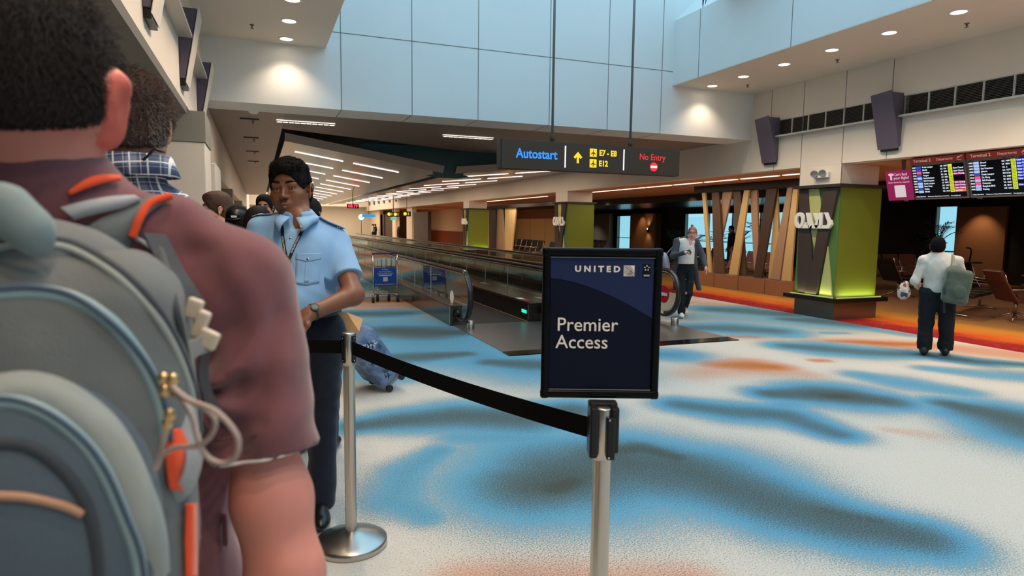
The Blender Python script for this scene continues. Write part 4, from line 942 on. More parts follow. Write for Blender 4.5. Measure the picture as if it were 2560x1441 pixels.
def nets(f, lo, hi, h):
    """naive surface nets: vertices and quads of the zero level"""
    lo = np.array(lo, float); n = np.maximum(4, np.ceil((np.array(hi)-lo)/h).astype(int)+1)
    # coarse pass to skip empty blocks
    F = np.full(n, 1.0); cs = 6
    g = [np.arange(0, m+cs, cs) for m in n]
    C = np.stack(np.meshgrid(*[lo[i]+g[i]*h for i in range(3)], indexing='ij'), -1)
    cd = f(C.reshape(-1, 3)).reshape(C.shape[:3])
    near = np.abs(cd) < h*cs*1.9+.01
    act = np.zeros(n, bool)
    for i, j, k in np.argwhere(near):
        a = [max(0, g[q][x]-cs//2-1) for q, x in enumerate((i, j, k))]; b = [g[q][x]+cs//2+2 for q, x in enumerate((i, j, k))]
        act[a[0]:b[0], a[1]:b[1], a[2]:b[2]] = True
    up = np.repeat(np.repeat(np.repeat(cd, cs, 0), cs, 1), cs, 2)[:n[0], :n[1], :n[2]]
    F = np.where(up < 0, -1.0, 1.0)
    idx = np.argwhere(act)
    for s0 in range(0, len(idx), 400000):
        q = idx[s0:s0+400000]; F[q[:, 0], q[:, 1], q[:, 2]] = f(lo+q*h)
    sg = F < 0
    # cells
    c = [sg[a:n[0]-1+a, b:n[1]-1+b, e:n[2]-1+e] for a in (0, 1) for b in (0, 1) for e in (0, 1)]
    cnt = sum(x.astype(np.int8) for x in c); cell = (cnt > 0) & (cnt < 8)
    ci = np.argwhere(cell); vid = -np.ones(cell.shape, int); vid[cell] = np.arange(len(ci))
    acc = np.zeros((len(ci), 3)); w_ = np.zeros(len(ci))
    cor = [(a, b, e) for a in (0, 1) for b in (0, 1) for e in (0, 1)]
    for p in range(8):
        for q in range(p+1, 8):
            A, B = np.array(cor[p]), np.array(cor[q])
            if abs(A-B).sum() != 1: continue
            fa = F[tuple((ci+A).T)]; fb = F[tuple((ci+B).T)]; m = (fa < 0) != (fb < 0)
            t = np.where(m, fa/(fa-fb+1e-20), 0); acc += np.where(m[:, None], A+(B-A)*t[:, None], 0); w_ += m
    V = lo+(ci+acc/np.maximum(w_, 1)[:, None])*h
    Q = []
    for ax in range(3):
        o = [0, 0, 0]; o[ax] = 1; sl1 = tuple(slice(0, n[i]-(1 if i == ax else 0)) for i in range(3)); sl2 = tuple(slice(o[i], n[i]) for i in range(3))
        e = np.argwhere(sg[sl1] != sg[sl2]); u, v = [(1, 2), (2, 0), (0, 1)][ax]
        e = e[(e[:, u] > 0) & (e[:, v] > 0) & (e[:, u] < n[u]-1) & (e[:, v] < n[v]-1)]
        du = np.zeros(3, int); du[u] = 1; dv = np.zeros(3, int); dv[v] = 1
        q = np.stack([vid[tuple((e-x).T)] for x in (du+dv, dv, 0*du, du)], 1)
        flip = ~sg[tuple(e.T)]; q[flip] = q[flip][:, ::-1]; Q.append(q[(q >= 0).all(1)])
    return V, np.concatenate(Q)
def sdf_obj(name, f, h, m, parent=None, bounds=None, smooth=0, disp=None):
    lo, hi = bounds if bounds else f.bounds()
    V, Q = nets(f, lo, hi, h)
    me = bpy.data.meshes.new(name); me.from_pydata(V.tolist(), [], Q.tolist()); me.update()
    o = link(name, me, m, parent, True)
    if smooth: md = o.modifiers.new('smooth', 'SMOOTH'); md.iterations = smooth; md.factor = .5
    return o
def wr(freq, amp, seed=0, dirs=((1, .3, .5), (.2, 1, -.4), (-.6, .4, 1)), z0=None):
    """soft cloth folds as a sum of directional waves"""
    rs = np.random.RandomState(seed); D = [(v3(*d)/np.linalg.norm(d), rs.rand()*6.28, rs.rand()*6.28) for d in dirs]
    def f(P):
        a = np.zeros(len(P))
        for d, p, q in D:
            u = P@d; a += np.sin(u*freq+p+1.7*np.sin(P@np.roll(d, 1)*freq*.45+q))**3
        return a*amp/len(D)
    return f
def hairs(name, pts, nrm, L, m, parent, dirf, n=6, r0=.00045, jit=.35, seed=1):
    """short strands growing out of points"""
    rs = np.random.RandomState(seed); N = len(pts)
    cu = bpy.data.hair_curves.new(name); cu.add_curves([n]*N)
    d = dirf(pts, nrm); d = d+rs.randn(N, 3)*jit; d /= np.linalg.norm(d, axis=1)[:, None]
    L_ = (L*(0.6+.8*rs.rand(N)) if np.isscalar(L) else L)[:, None]
    t = np.linspace(0, 1, n)[None, :, None]
    nn = nrm[:, None, :]; dd = d[:, None, :]
    P = pts[:, None, :]+L_[:, None]*(nn*(t*.55-.35*t*t)+dd*(t*t*.6+.3*t))
    cu.attributes['position'].data.foreach_set('vector', P.reshape(-1).astype(np.float32))
    ra = cu.attributes.get('radius') or cu.attributes.new('radius', 'FLOAT', 'POINT')
    ra.data.foreach_set('value', np.tile(r0*np.linspace(1, .35, n), N).astype(np.float32))
    cu.materials.append(m); o = bpy.data.objects.new(name, cu); COL.objects.link(o)
    if parent: o.parent = parent
    return o
def scatter(ob, N, seed=0, keep=None):
    me = ob.data; n = len(me.polygons); rs = np.random.RandomState(seed)
    V = np.zeros(len(me.vertices)*3); me.vertices.foreach_get('co', V); V = V.reshape(-1, 3)
    Lp = np.zeros(n*4, int); me.polygons.foreach_get('vertices', Lp) if False else None
    Q = np.array([p.vertices[:] for p in me.polygons]); C = V[Q].mean(1)
    nr = np.cross(V[Q[:, 2]]-V[Q[:, 0]], V[Q[:, 3]]-V[Q[:, 1]]); A = np.linalg.norm(nr, axis=1)+1e-12; nr /= A[:, None]
    if keep is not None: A = A*keep(C, nr)
    i = rs.choice(n, N, p=A/A.sum()); u = rs.rand(N, 1); w_ = rs.rand(N, 1); q = V[Q[i]]
    return (q[:, 0]*(1-u)+q[:, 1]*u)*(1-w_)+(q[:, 3]*(1-u)+q[:, 2]*u)*w_, nr[i]
# ================================================================ people
class Xf:
    def __init__(s, f, c, R, k=1.0): s.f, s.c, s.R, s.s = f, np.array(c, float), np.array(R), k
    def __call__(s, P): return s.f(((P-s.c)@s.R)/s.s)*s.s
    @property
    def ops(s):
        lo, hi = s.f.bounds(0); q = []
        for x in (lo[0], hi[0]):
            for y in (lo[1], hi[1]):
                for z in (lo[2], hi[2]): p = s.R@(np.array([x, y, z])*s.s)+s.c; q.append(('c', p, p, 0, 0, None))
        return q
def skin(name, col, rough=.5): return mat(name, col, rough, bump=.03, bscale=240, noise=.05, nscale=22, sss=.12)
def cloth(name, col, rough=.85, noise=.05, sheen=.2, bump=.12, bs=500): return mat(name, col, rough, noise=noise, nscale=10, bump=bump, bscale=bs, sheen=sheen, spec=.2)
def head_core():
    f = S(.03); f.ell((0, -.014, .034), (.075, .094, .084)); f.ell((0, .040, .040), (.060, .042, .052), k=.03); f.ell((0, -.050, -.010), (.058, .050, .050), k=.03); return f
def head_sdf(full=1.0, neck=.056, ear=1.0):
    f = S(.018); f.use(head_core())
    F1 = full
    f.ell((0, .022, -.030), (.060*F1, .062, .070), k=.025)                       # mid face
    f.ell((0, .030, -.078), (.047*F1, .044, .034), k=.025)                      # jaw
    f.ell((0, .066, -.098), (.020*F1, .017, .016), k=.022)                      # chin
    for s in (-1, 1):
        f.ell((s*.041, .060, -.024), (.022*F1, .020, .018), k=.022)             # cheek bone
        f.ell((s*.034, .058, -.056), (.020*F1, .022, .024), k=.022)             # cheek
        f.ell((s*.050, -.002, -.058), (.014*F1, .028, .026), k=.02)             # jaw angle
        f.ell((s*.029, .0805, .020), (.024, .010, .007), k=.014)                # brow ridge
    for s in (-1, 1): f.sub((s*.031, .096, .001), (.0175, .017, .0105), k=.012)
    f.cap((0, .080, .014), (0, .100, -.026), .0065, .0085, k=.012); f.ell((0, .103, -.031), (.0105, .0105, .0085), k=.007)
    for s in (-1, 1): f.ell((s*.0135, .0945, -.0335), (.0080, .0105, .0072), k=.006)
    f.ell((0, .082, -.062), (.028, .012, .017), k=.014)                         # muzzle mound
    f.chain([(-.022, .0855, -.0655), (-.007, .0935, -.0605), (.007, .0935, -.0605), (.022, .0855, -.0655)], [.0030, .0046, .0046, .0030], k=.005)
    f.chain([(-.018, .0855, -.0735), (0, .0925, -.0765), (.018, .0855, -.0735)], [.0030, .0054, .0030], k=.005)
    for s in (-1, 1):   # eyelids
        f.ell((s*.031, .0775, .0108), (.0182, .0122, .0080), k=.004); f.ell((s*.031, .0765, -.0092), (.0168, .0112, .0060), k=.004)
    for s in (-1, 1):
        R = Rm(0, s*.12, -s*.35); e = s*.0795*ear
        f.ell((e, -.012, -.004), (.0055, .018, .031), R, k=.006); f.ell((e-s*.001, -.006, -.028), (.006, .010, .011), R, k=.007)
        f.chain([(e+s*.006, -.002, .014), (e+s*.008, -.014, .024), (e+s*.010, -.026, .016), (e+s*.010, -.028, 0), (e+s*.007, -.018, -.020)], [.0038]*5, k=.004)
        f.sub((e+s*.008, -.010, -.004), (.005, .009, .014), R, k=.004)
    f.cap((0, -.022, -.055), (0, -.040, -.165), neck, neck*1.06, k=.03)
    for s in (-1, 1): f.sub((s*.0065, .1010, -.0405), (.0035, .0045, .0025), k=.002)
    f.sub((0, .099, -.0688), (.020, .012, .0012), k=.003)
    return f
def hand_sdf(f, w_, d, up, side, curl=.5, r=.0085, k=.008, sc=1.0):
    """palm and five fingers from wrist w_, along d, palm normal = up, thumb towards side"""
    w_ = v3(*w_); d = v3(*d)/np.linalg.norm(d); up = v3(*up); up -= d*(up@d); up /= np.linalg.norm(up); sd = np.cross(d, up); sd = sd*np.sign(sd@v3(*side)+1e-9)
    Mh = np.stack([sd, d, up], 1); f.box(w_+d*.052*sc, (.030*sc, .034*sc, .005*sc), .010*sc, Mh, k=.02); f.cap(w_-d*.02, w_+d*.03*sc, .026*sc, .026*sc, k=.03)
    for i, L in enumerate((.070, .078, .072, .056)):
        x = (.031-.0205*i)*sc; b = w_+d*.088*sc+sd*x; a1 = curl*.6; a2 = curl*1.5; a3 = curl*2.3; sp = sd*(.05*(1.5-i))
        p = [b]
        for a, q in ((a1, .42), (a2, .32), (a3, .26)): dd = d*math.cos(a)-up*math.sin(a)+sp; p.append(p[-1]+dd*L*q*sc)
        f.chain(p, [r*1.05*sc, r*sc, r*.92*sc, r*.8*sc], k=k)
    b = w_+d*.028*sc+sd*.026*sc-up*.004; p = [b, b+(sd*.75+d*.6-up*.25)*.034*sc, b+(sd*.95+d*1.5-up*.7)*.034*sc, b+(sd*.85+d*2.3-up*1.1)*.034*sc]
    f.chain(p, [r*1.5*sc, r*1.25*sc, r*1.1*sc, r*.9*sc], k=.012)
def shoe_sdf(x, y, rz, s=1.0, L=.27):
    f = S(.02); R = Rm(0, 0, rz); c = v3(x, y, 0)
    q = lambda a, b, e: c+R@v3(a*s, b*s, e*s)
    f.ell(q(0, .09, .040), (.047*s, .085*s, .036*s), R); f.ell(q(0, -.04, .05), (.038*s, .065*s, .05*s), R); f.ell(q(0, .03, .06), (.038*s, .08*s, .045*s), R)
    f.cut((0, 0, .004), (0, 0, -1)); return f
DEF = dict(H=1.75, w=1.0, d=1.0, belly=0.0, full=1.0, sleeve='short', tuck=True, hv=.009, stance=.095)
def human(name, label, loc, rz, group=None, **kw):
    p = dict(DEF); p.update(kw); s = p['H']/1.75; w_ = p['w']; dd = p['d']; t = thing(name, label, 'person', (loc[0], loc[1], 0), rz, group)
    lean = p.get('lean', 0)
    hc = v3(*p.get('head', (0, .02, 1.625*s))); HR = Rm(*p.get('hrot', (0, 0, 0))); hs = s*p.get('hs', 1.0)
    nb = v3(0, -.02, 1.47*s) if 'nb' not in p else v3(*p['nb'])
    J = {}
    for sd, q in (('R', 1), ('L', -1)):
        J[sd+'s'] = v3(q*.185*w_*s, -.01, 1.415*s); J[sd+'e'] = v3(q*.235*w_*s, -.03, 1.12*s); J[sd+'w'] = v3(q*.24*w_*s, .05, .87*s)
        J[sd+'h'] = v3(q*.09*w_*s, 0, .91*s); J[sd+'k'] = v3(q*p['stance']*s, .02, .49*s); J[sd+'a'] = v3(q*p['stance']*s, -.02, .09*s)
    for k_ in list(J):
        if k_ in p: J[k_] = v3(*p[k_])
    sk_ = p['skin']
    # --- body: one continuous surface
    b = S(.03); am = p.get('arm', 1.0)
    b.ell((0, 0, 1.27*s), (.145*w_*s, .095*dd*s, .19*s), k=.05); b.ell((0, .0, 1.02*s), (.135*w_*s, .095*dd*s, .18*s), k=.06)
    for sd in 'RL':
        b.chain([J[sd+'s'], J[sd+'e'], J[sd+'w']], [.050*s*am, .041*s*am, .028*s*am], k=.03)
        b.chain([J[sd+'h'], J[sd+'k'], J[sd+'a']], [.075*s, .055*s, .038*s], k=.05); b.cap(J[sd+'a'], J[sd+'a']+v3(0, .08, -.05), .03*s, .03*s)
        b.cap(nb, J[sd+'s'], .045*s, .045*s, k=.05)
        H_ = p.get(sd+'hand'); q = 1 if sd == 'R' else -1
        if H_: hand_sdf(b, J[sd+'w'], *H_[:3], curl=H_[3] if len(H_) > 3 else .5, r=.0088*s, sc=s)
        else: dv = J[sd+'w']-J[sd+'e']; hand_sdf(b, J[sd+'w'], dv, (q*1.0, 0, 0.2), (0, 1, 0), curl=.35, r=.0085*s, sc=s)
    b.cap(nb, hc+HR@v3(0, -.03, -.06)*hs, .055*s, .052*s, k=.05)
    b.use(Xf(head_sdf(p['full'], ear=p.get('ear', 1.0)), hc, HR, hs)); b.ops[-1] = ('u', b.ops[-1][1])
    lo, hi = b.bounds(.03)
    if p.get('crop'): lo[2] = p['crop']
    body = sdf_obj('body', b, p['hv'], sk_, t, bounds=(lo, hi), smooth=0)
    # --- eyes, brows, lips
    if p.get('face', True):
        HM = Matrix([[*(HR[i]*hs), hc[i]] for i in range(3)]+[[0, 0, 0, 1]])
        ew = mat('eye_white', c8(124, 112, 104), .3); ir = mat('iris_dark', c8(38, 22, 16), .15); pu = mat('pupil', (.003, .003, .003), .1)
        gz = p.get('gaze', (0, 0))
        for q in (-1, 1):
            c = Vector((q*.031, .0745, .0008)); e = G().sphere(HM @ c, .0118*hs, 16, 12).obj('eyeball', ew, t)
            dr = Vector((gz[0], 1, gz[1])).normalized(); G().sphere(HM @ (c+dr*.0066), .0064*hs, 12, 8).obj('iris', ir, e)
        br = G()
        for q in (-1, 1): br.tube([HM @ Vector(v) for v in ((q*.012, .0915, .0265), (q*.024, .0915, .0305), (q*.038, .0845, .0315), (q*.051, .069, .0265))], [.0030*hs, .0044*hs, .0038*hs, .0014*hs], 8)
        br.obj('eyebrows', p.get('browm', p['hairm']), t)
        lp = S(.004); lp.chain([(-.023, .0865, -.0662), (-.008, .0943, -.0618), (0, .0945, -.0632), (.008, .0943, -.0618), (.023, .0865, -.0662)], [.0018, .0040, .0036, .0040, .0018]); lp.chain([(-.019, .0865, -.0728), (0, .0935, -.0762), (.019, .0865, -.0728)], [.0020, .0048, .0020]); lp.ops.append(('-', v3(0, .1, -.0688), v3(.022, .012, .0009), None, .0015))
        sdf_obj('lips', Xf2(lp, hc, HR, hs), .0016*hs, p.get('lipm', mat('lip_pink', c8(176, 104, 96), .4)), t)
    return t, J, s, hc, HR, hs, p
class Xf2(Xf):
    def bounds(s, pad=.035):
        P = np.array([o[1] for o in s.ops]); return P.min(0)-pad, P.max(0)+pad
def shirt(t, J, s, p, m, sleeve=None, z0=None, wrf=(26, .006), hv=.008, extra=None, name='shirt', nb=None, cutneck=True, thick=0):
    w_, dd = p['w'], p['d']; sleeve = sleeve or p['sleeve']; z0 = .96*s if z0 is None else z0
    f = S(.05)
    f.ell((0, -.005, 1.27*s), (.172*w_*s, .118*dd*s, .205*s), k=.05); f.ell((0, .012+.03*p['belly'], 1.07*s), (.160*w_*s, (.115+.05*p['belly'])*dd*s, .19*s), k=.07)
    f.ell((0, .005, .95*s), (.165*w_*s, .118*dd*s, .13*s), k=.06)
    nb_ = v3(0, -.02, 1.475*s) if nb is None else v3(*nb)
    for sd in 'RL':
        f.cap(nb_, J[sd+'s']+v3(0, 0, .004), .056*s, .058*s, k=.05)
        a, e, w2 = J[sd+'s'], J[sd+'e'], J[sd+'w']
        if sleeve == 'short': f.cap(a, a+(e-a)*.98, .064*s, .072*s, k=.035)
        elif sleeve == 'long': f.chain([a, e, w2], [.062*s, .052*s, .040*s], k=.035)
    if extra: extra(f)
    f.warp(wr(wrf[0], wrf[1], 3))
    if thick: f.off(thick)
    f.cut((0, 0, z0), (0, 0, -1))
    if cutneck == 'v': f.ops.append(('-', nb_+v3(0, .03, .06)*s, v3(.062, .066, .055), None, .006)); f.ops.append(('-', nb_+v3(-.004, .105, .0)*s, v3(.032, .05, .062), None, .006))
    elif cutneck: f.ops.append(('-', nb_+v3(0, .035, .055)*s, v3(.052, .06, .06)*s, None, .008))
    if sleeve == 'short':
        class C:  # only the sleeve ends are trimmed
            pass
        base = f; 
        def g(P):
            d = base(P)
            for sd in 'RL':
                a, e = J[sd+'s'], J[sd+'e']; n = (e-a)/np.linalg.norm(e-a); q = (P-a-(e-a)*.68)@n
                r = np.linalg.norm((P-a)-np.outer((P-a)@n, n), axis=1); near = r < .12*s
                d = np.where(near & ((P-a)@n > .1), np.maximum(d, q), d)
            return d
        fn = g
    else: fn = f
    lo, hi = f.bounds(.02); lo[2] = max(lo[2], z0-.01)
    return sdf_obj(name, fn, hv, m, t, bounds=(lo, hi)), f
def trousers(t, J, s, p, m, z1=None, hv=.01, flare=1.0, z0=.03, name='trousers', wrf=(30, .008), w2=1.0):
    f = S(.05); w_, dd = p['w'], p['d']; z1 = 1.0*s if z1 is None else z1
    f.ell((0, 0, .95*s), (.163*w_*s, .117*dd*s, .14*s), k=.05)
    for sd in 'RL':
        f.chain([J[sd+'h'], J[sd+'k'], J[sd+'a']], [.100*s*w2*w_, .078*s*w2, .066*s*flare*w2], k=.025)
    f.warp(wr(wrf[0], wrf[1], 5, dirs=((.3, .2, 1), (-.5, .3, 1), (.2, -.8, .7)))); f.cut((0, 0, z1), (0, 0, 1)); f.cut((0, 0, z0*s), (0, 0, -1))
    lo, hi = f.bounds(.02); lo[2] = 0; return sdf_obj(name, f, hv, m, t, bounds=(lo, hi))
def hair_cap(t, hc, HR, hs, m, grow=.010, front=.055, back=-.075, side=.0, noise=(55, .004), hv=.0045, name='hair', top=0, seed=2, forelock=0, full=1.0, face=True):
    f = S(.02); f.use(head_core()); f.ell((0, -.042, -.02), (.066, .064, .06), k=.03)
    if top: f.ell((0, .005, .090), (.060, .080, .012+top), k=.03)
    if forelock: f.ell((0, .062, .088), (.052, .030, forelock), k=.02)
    f.off(grow); f.warp(wr(noise[0], noise[1], seed, dirs=((1, .3, .5), (.2, 1, -.4), (-.6, .4, 1), (.7, -.7, .3))))
    # face opening, temples, nape, ears
    f.ops.append(('-', v3(0, .112, -.045), v3(.080*full, .080, front+.068), None, .006)); f.ops.append(('-', v3(0, .085, -.070), v3(.13, .086, .092), None, .006))
    f.cut((0, -.05, back), (0, .35, -1))
    for q in (-1, 1): f.ops.append(('-', v3(q*.088, -.008, -.008+side), v3(.022, .024, .036), None, .004))
    return sdf_obj(name, Xf2(f, hc, HR, hs), hv, m, t)
def L_of(loc, rz):
    c, s_ = math.cos(-rz), math.sin(-rz)
    return lambda q: v3(c*(q[0]-loc[0])-s_*(q[1]-loc[1]), s_*(q[0]-loc[0])+c*(q[1]-loc[1]), q[2])
# ================================================================ the officer
GLOC = (.20, 3.55); GRZ = math.radians(160); GL = L_of(GLOC, GRZ)
sky = cloth('light_blue_shirt', c8(132, 170, 208), .75, .04, .15, .15, 700); navy = cloth('navy_trousers', c8(24, 28, 42), .85)
gsk = skin('skin_deep_brown', c8(126, 79, 55), .45); garm = gsk
ghair = mat('hair_black', c8(20, 16, 15), .85, bump=.8, bscale=140, spec=.2)
s_ = 1.855/1.75
Le = GL(atd(884, 738, 3.28)); Lw = GL(atd(778, 783, 3.12)); Ls = GL(atd(842, 607, 3.47))
t, J, s, hc, HR, hs, p = human('security_officer', 'officer in light blue short-sleeved uniform shirt standing behind the queue belt, looking this way', GLOC, GRZ,
    H=1.855, w=1.17, d=1.25, belly=.9, full=1.16, skin=gsk, hairm=ghair, hv=.0062,
    head=GL(atd(727, 474, 3.40)), hrot=(-.03, .04, math.radians(-2)), gaze=(-.30, -.02), hs=1.16, nb=(0, -.01, 1.475*s_), lipm=mat('lip_brown', c8(134, 78, 66), .4),
    Ls=Ls, Le=Le, Lw=Lw, Lhand=((.75, .5, -.45), (.25, .6, .9), (-.1, .5, .9), .45),
    Rs=(.205, -.01, 1.42*s_), Re=(.27, .06, 1.14*s_), Rw=(.13, .22, 1.0*s_), Rhand=((-.8, .35, -.3), (0, .6, .9), (.2, .4, .9), .5), stance=.11, arm=1.16,
    La=GL(onz(797, 1262, .10))+v3(.0, -.06, 0), Lk=(-.105, .03, .5*s_))
def gx(f):
    f.ell((0, .10, 1.16*s), (.125*s, .06*s, .17*s), k=.07)
def gx2(f):
    gx(f); f.cap((0, .0, 1.44*s), (0, .010, 1.478*s), .084, .082, k=.02)
sh, shf = shirt(t, J, s, p, sky, z0=1.035*s, wrf=(24, .0075), hv=.0062, extra=gx2, nb=(0, -.01, 1.475*s), cutneck='v')
trousers(t, J, s, p, navy, z1=1.05*s, hv=.0085, wrf=(24, .010), z0=.05)
for sd, rz in (('L', .25), ('R', -.2)):
    a = J[sd+'a']; o = sdf_obj('shoe', shoe_sdf(a[0], a[1]+.02, rz, 1.05), .006, mat('black_leather', c8(20, 19, 20), .3), t)
def surf(f, o, d, tmax=.6, step=.004):
    """march from o along d until the surface of f"""
    d = v3(*d); d /= np.linalg.norm(d); o = v3(*o); T = 0
    best = (1e9, 0)
    for _ in range(200):
        q = f(np.array([o+d*T]))[0]
        if q < best[0]: best = (q, T)
        if q < .0005 or T > 1.2: break
        T += max(q*.7, .0008)
    return o+d*best[1]
def on(x, z, f=None, y=.5): return surf(f or shf, (x, y, z), (0, -1, 0))
# belt
def ringpts(z, f, grow=.004, n=48, z2=None):
    P = []
    for k in range(n):
        a = 2*PI*k/n; q = surf(f, (.5*math.cos(a), .5*math.sin(a), z), (-math.cos(a), -math.sin(a), 0)); q = q+v3(math.cos(a), math.sin(a), 0)*grow; P.append(q)
    return P
tf = S(.05); tf.ell((0, 0, .95*s), (.163*p['w']*s, .117*p['d']*s, .14*s)); tf.use(shf) if False else None
def band(name, ring, h, m, par, th=.004):
    n = len(ring); V = []; c = sum(ring)/n
    for q in ring:
        o = (q-c); o[2] = 0; o = o/np.linalg.norm(o)*th
        V += [q+v3(0, 0, -h/2), q+o+v3(0, 0, -h/2), q+o+v3(0, 0, h/2), q+v3(0, 0, h/2)]
    F = [(i*4+k, i*4+(k+1) % 4, ((i+1) % n)*4+(k+1) % 4, ((i+1) % n)*4+k) for i in range(n) for k in range(4)]
    return G().add(V, F, True).obj(name, m, par)
band('belt', ringpts(1.03*s, shf, .001), .045, mat('belt_leather', c8(18, 18, 20), .35), t, .008)
# placket, buttons, pockets, epaulettes, collar, lanyard
silver = mat('silver_button', c8(210, 205, 200), .2, 1.0); sky2 = sky
def ribbon(name, pts, w_, m, par, th=.0016, nrm=(0, 1, 0)):
    V = []; N = len(pts); F = []
    for i, q in enumerate(pts):
        a = v3(*pts[max(i-1, 0)]); b = v3(*pts[min(i+1, N-1)]); tt = (b-a)/np.linalg.norm(b-a); nn = v3(*(nrm[i] if hasattr(nrm[0], '__len__') else nrm)); x = np.cross(tt, nn); x /= np.linalg.norm(x); nn = np.cross(x, tt); q = v3(*q); ww = w_[i] if hasattr(w_, '__len__') else w_
        V += [q-x*ww/2, q+x*ww/2, q+x*ww/2+nn*th, q-x*ww/2+nn*th]
    F = [(i*4+k, i*4+(k+1) % 4, (i+1)*4+(k+1) % 4, (i+1)*4+k) for i in range(N-1) for k in range(4)]+[(3, 2, 1, 0), (4*N-4, 4*N-3, 4*N-2, 4*N-1)]
    return G().add(V, F).obj(name, m, par)
px0 = .01
ribbon('placket', [on(px0, z*s)+v3(0, .0005, 0) for z in np.linspace(1.045, 1.40, 22)], .030, sky, t, .0016)
for z in (1.385, 1.30, 1.215, 1.13): q = on(px0, z*s); G().sphere(q+v3(0, .002, 0), .0075, 14, 8, (1, .5, 1)).obj('button', silver, t)
def patch(name, x0, x1, zs0, zs1, m, th=.002, n=8, par=None, point=0, f=None):
    V = []; F = []
    for k in range(2):
        for i in range(n+1):
            for j in range(n+1):
                x = x0+(x1-x0)*i/n; z = zs0+(zs1-zs0)*j/n
                if point: z -= point*(1-abs(2*i/n-1))*(1-j/n)
                q = on(x, z, f); V.append(q+v3(0, .0006+k*th, 0))
    m_ = (n+1)**2; ix = lambda k, i, j: k*m_+i*(n+1)+j
    for i in range(n):
        for j in range(n): F.append((ix(1, i, j), ix(1, i+1, j), ix(1, i+1, j+1), ix(1, i, j+1)))
    for i in range(n):
        F.append((ix(0, i, 0), ix(0, i+1, 0), ix(1, i+1, 0), ix(1, i, 0))); F.append((ix(0, i, n), ix(1, i, n), ix(1, i+1, n), ix(0, i+1, n)))
        F.append((ix(0, 0, i), ix(1, 0, i), ix(1, 0, i+1), ix(0, 0, i+1))); F.append((ix(0, n, i), ix(0, n, i+1), ix(1, n, i+1), ix(1, n, i)))
    return G().add(V, F, True).obj(name, m, par or t)
for q in (-1, 1):
    a, b = sorted((q*.030, q*.140))
    pk = patch('chest_pocket', a, b, 1.175*s, 1.298*s, sky, .0010, point=.010); fl = patch('pocket_flap', a-.003, b+.003, 1.290*s, 1.317*s, sky, .0035, point=.014)
    z = 1.288*s; G().sphere(on(q*.085, z)+v3(0, .006, 0), .0075, 14, 8, (1, .5, 1)).obj('button', silver, t)
    patch('pocket_pleat', q*.085-.010, q*.085+.010, 1.18*s, 1.285*s, sky, .0022)
# epaulettes lying on the shoulders
for q, sd in ((-1, 'L'), (1, 'R')):
    a = surf(shf, (q*.095, -.01, 1.75), (0, 0, -1)); b = surf(shf, (J[sd+'s'][0]+q*.035, J[sd+'s'][1], 1.7), (0, 0, -1))
    pts = [surf(shf, tuple((a*(1-u)+b*u)[:2])+(1.75,), (0, 0, -1))+v3(0, 0, .003) for u in np.linspace(0, 1, 7)]
    e = ribbon('epaulette', pts, [.045, .048, .052, .056, .058, .060, .056], sky, t, .004, (0, 0, 1))
    for k, u in enumerate((.70, .78)):
        c = (a*(1-u)+b*u); dxy = (b-a)[:2]/np.linalg.norm((b-a)[:2]); sp = v3(-dxy[1], dxy[0], 0); al = v3(dxy[0], dxy[1], 0)
        z = surf(shf, (c[0], c[1], 1.75), (0, 0, -1))[2]+.009
        P = [c+sp*.020, c+al*.010, c-sp*.020]; P = [v3(x[0], x[1], surf(shf, (x[0], x[1], 1.75), (0, 0, -1))[2]+.0085) for x in P]
        G().tube(P, .0028, 6).obj('rank_stripe', letw, e)
    bt = a*.9+b*.1; G().sphere(surf(shf, (bt[0], bt[1], 1.75), (0, 0, -1))+v3(0, 0, .007), .007, 12, 8).obj('button', silver, e)
# collar: two leaves folded over the neck
nbv = v3(0, .005, 1.475*s)
for q in (-1, 1):
    V = []; F = []; n = 14
    for i in range(n+1):
        a = -PI/2+q*(PI*.94)*i/n; r1 = .080; 
        top = nbv+v3(r1*1.0*math.cos(a), .018+r1*1.1*math.sin(a), .040-.028*(i/n)**1.3); 
        w_ = .045+.045*max(0, (i/n-.7)/.3)
        out = nbv+v3((r1+.022+.03*(i/n)**4)*math.cos(a)+q*.030*max(0, (i/n-.75)/.25), .018+(r1+.030)*1.15*math.sin(a)+.006, .004-.034*(i/n)**1.5-.030*max(0, (i/n-.7)/.3))
        V += [top, top*.35+out*.65+v3(.010*math.cos(a), .010*math.sin(a), .010), out]
    for i in range(n):
        for k in range(2): F.append((i*3+k, i*3+k+1, (i+1)*3+k+1, (i+1)*3+k))
    o = mb('collar_leaf', V, F, sky, t, True); md = o.modifiers.new('sol', 'SOLIDIFY'); md.thickness = .004; md.offset = 1
    if q > 0: continue
    q2 = V[-1]*.45+V[-2]*.55; pin = G().sphere(v3(*q2)+v3(0, .007, 0), .011, 14, 8, (1, .35, 1)).obj('collar_badge', mat('brass', c8(190, 150, 90), .3, 1.0), t)
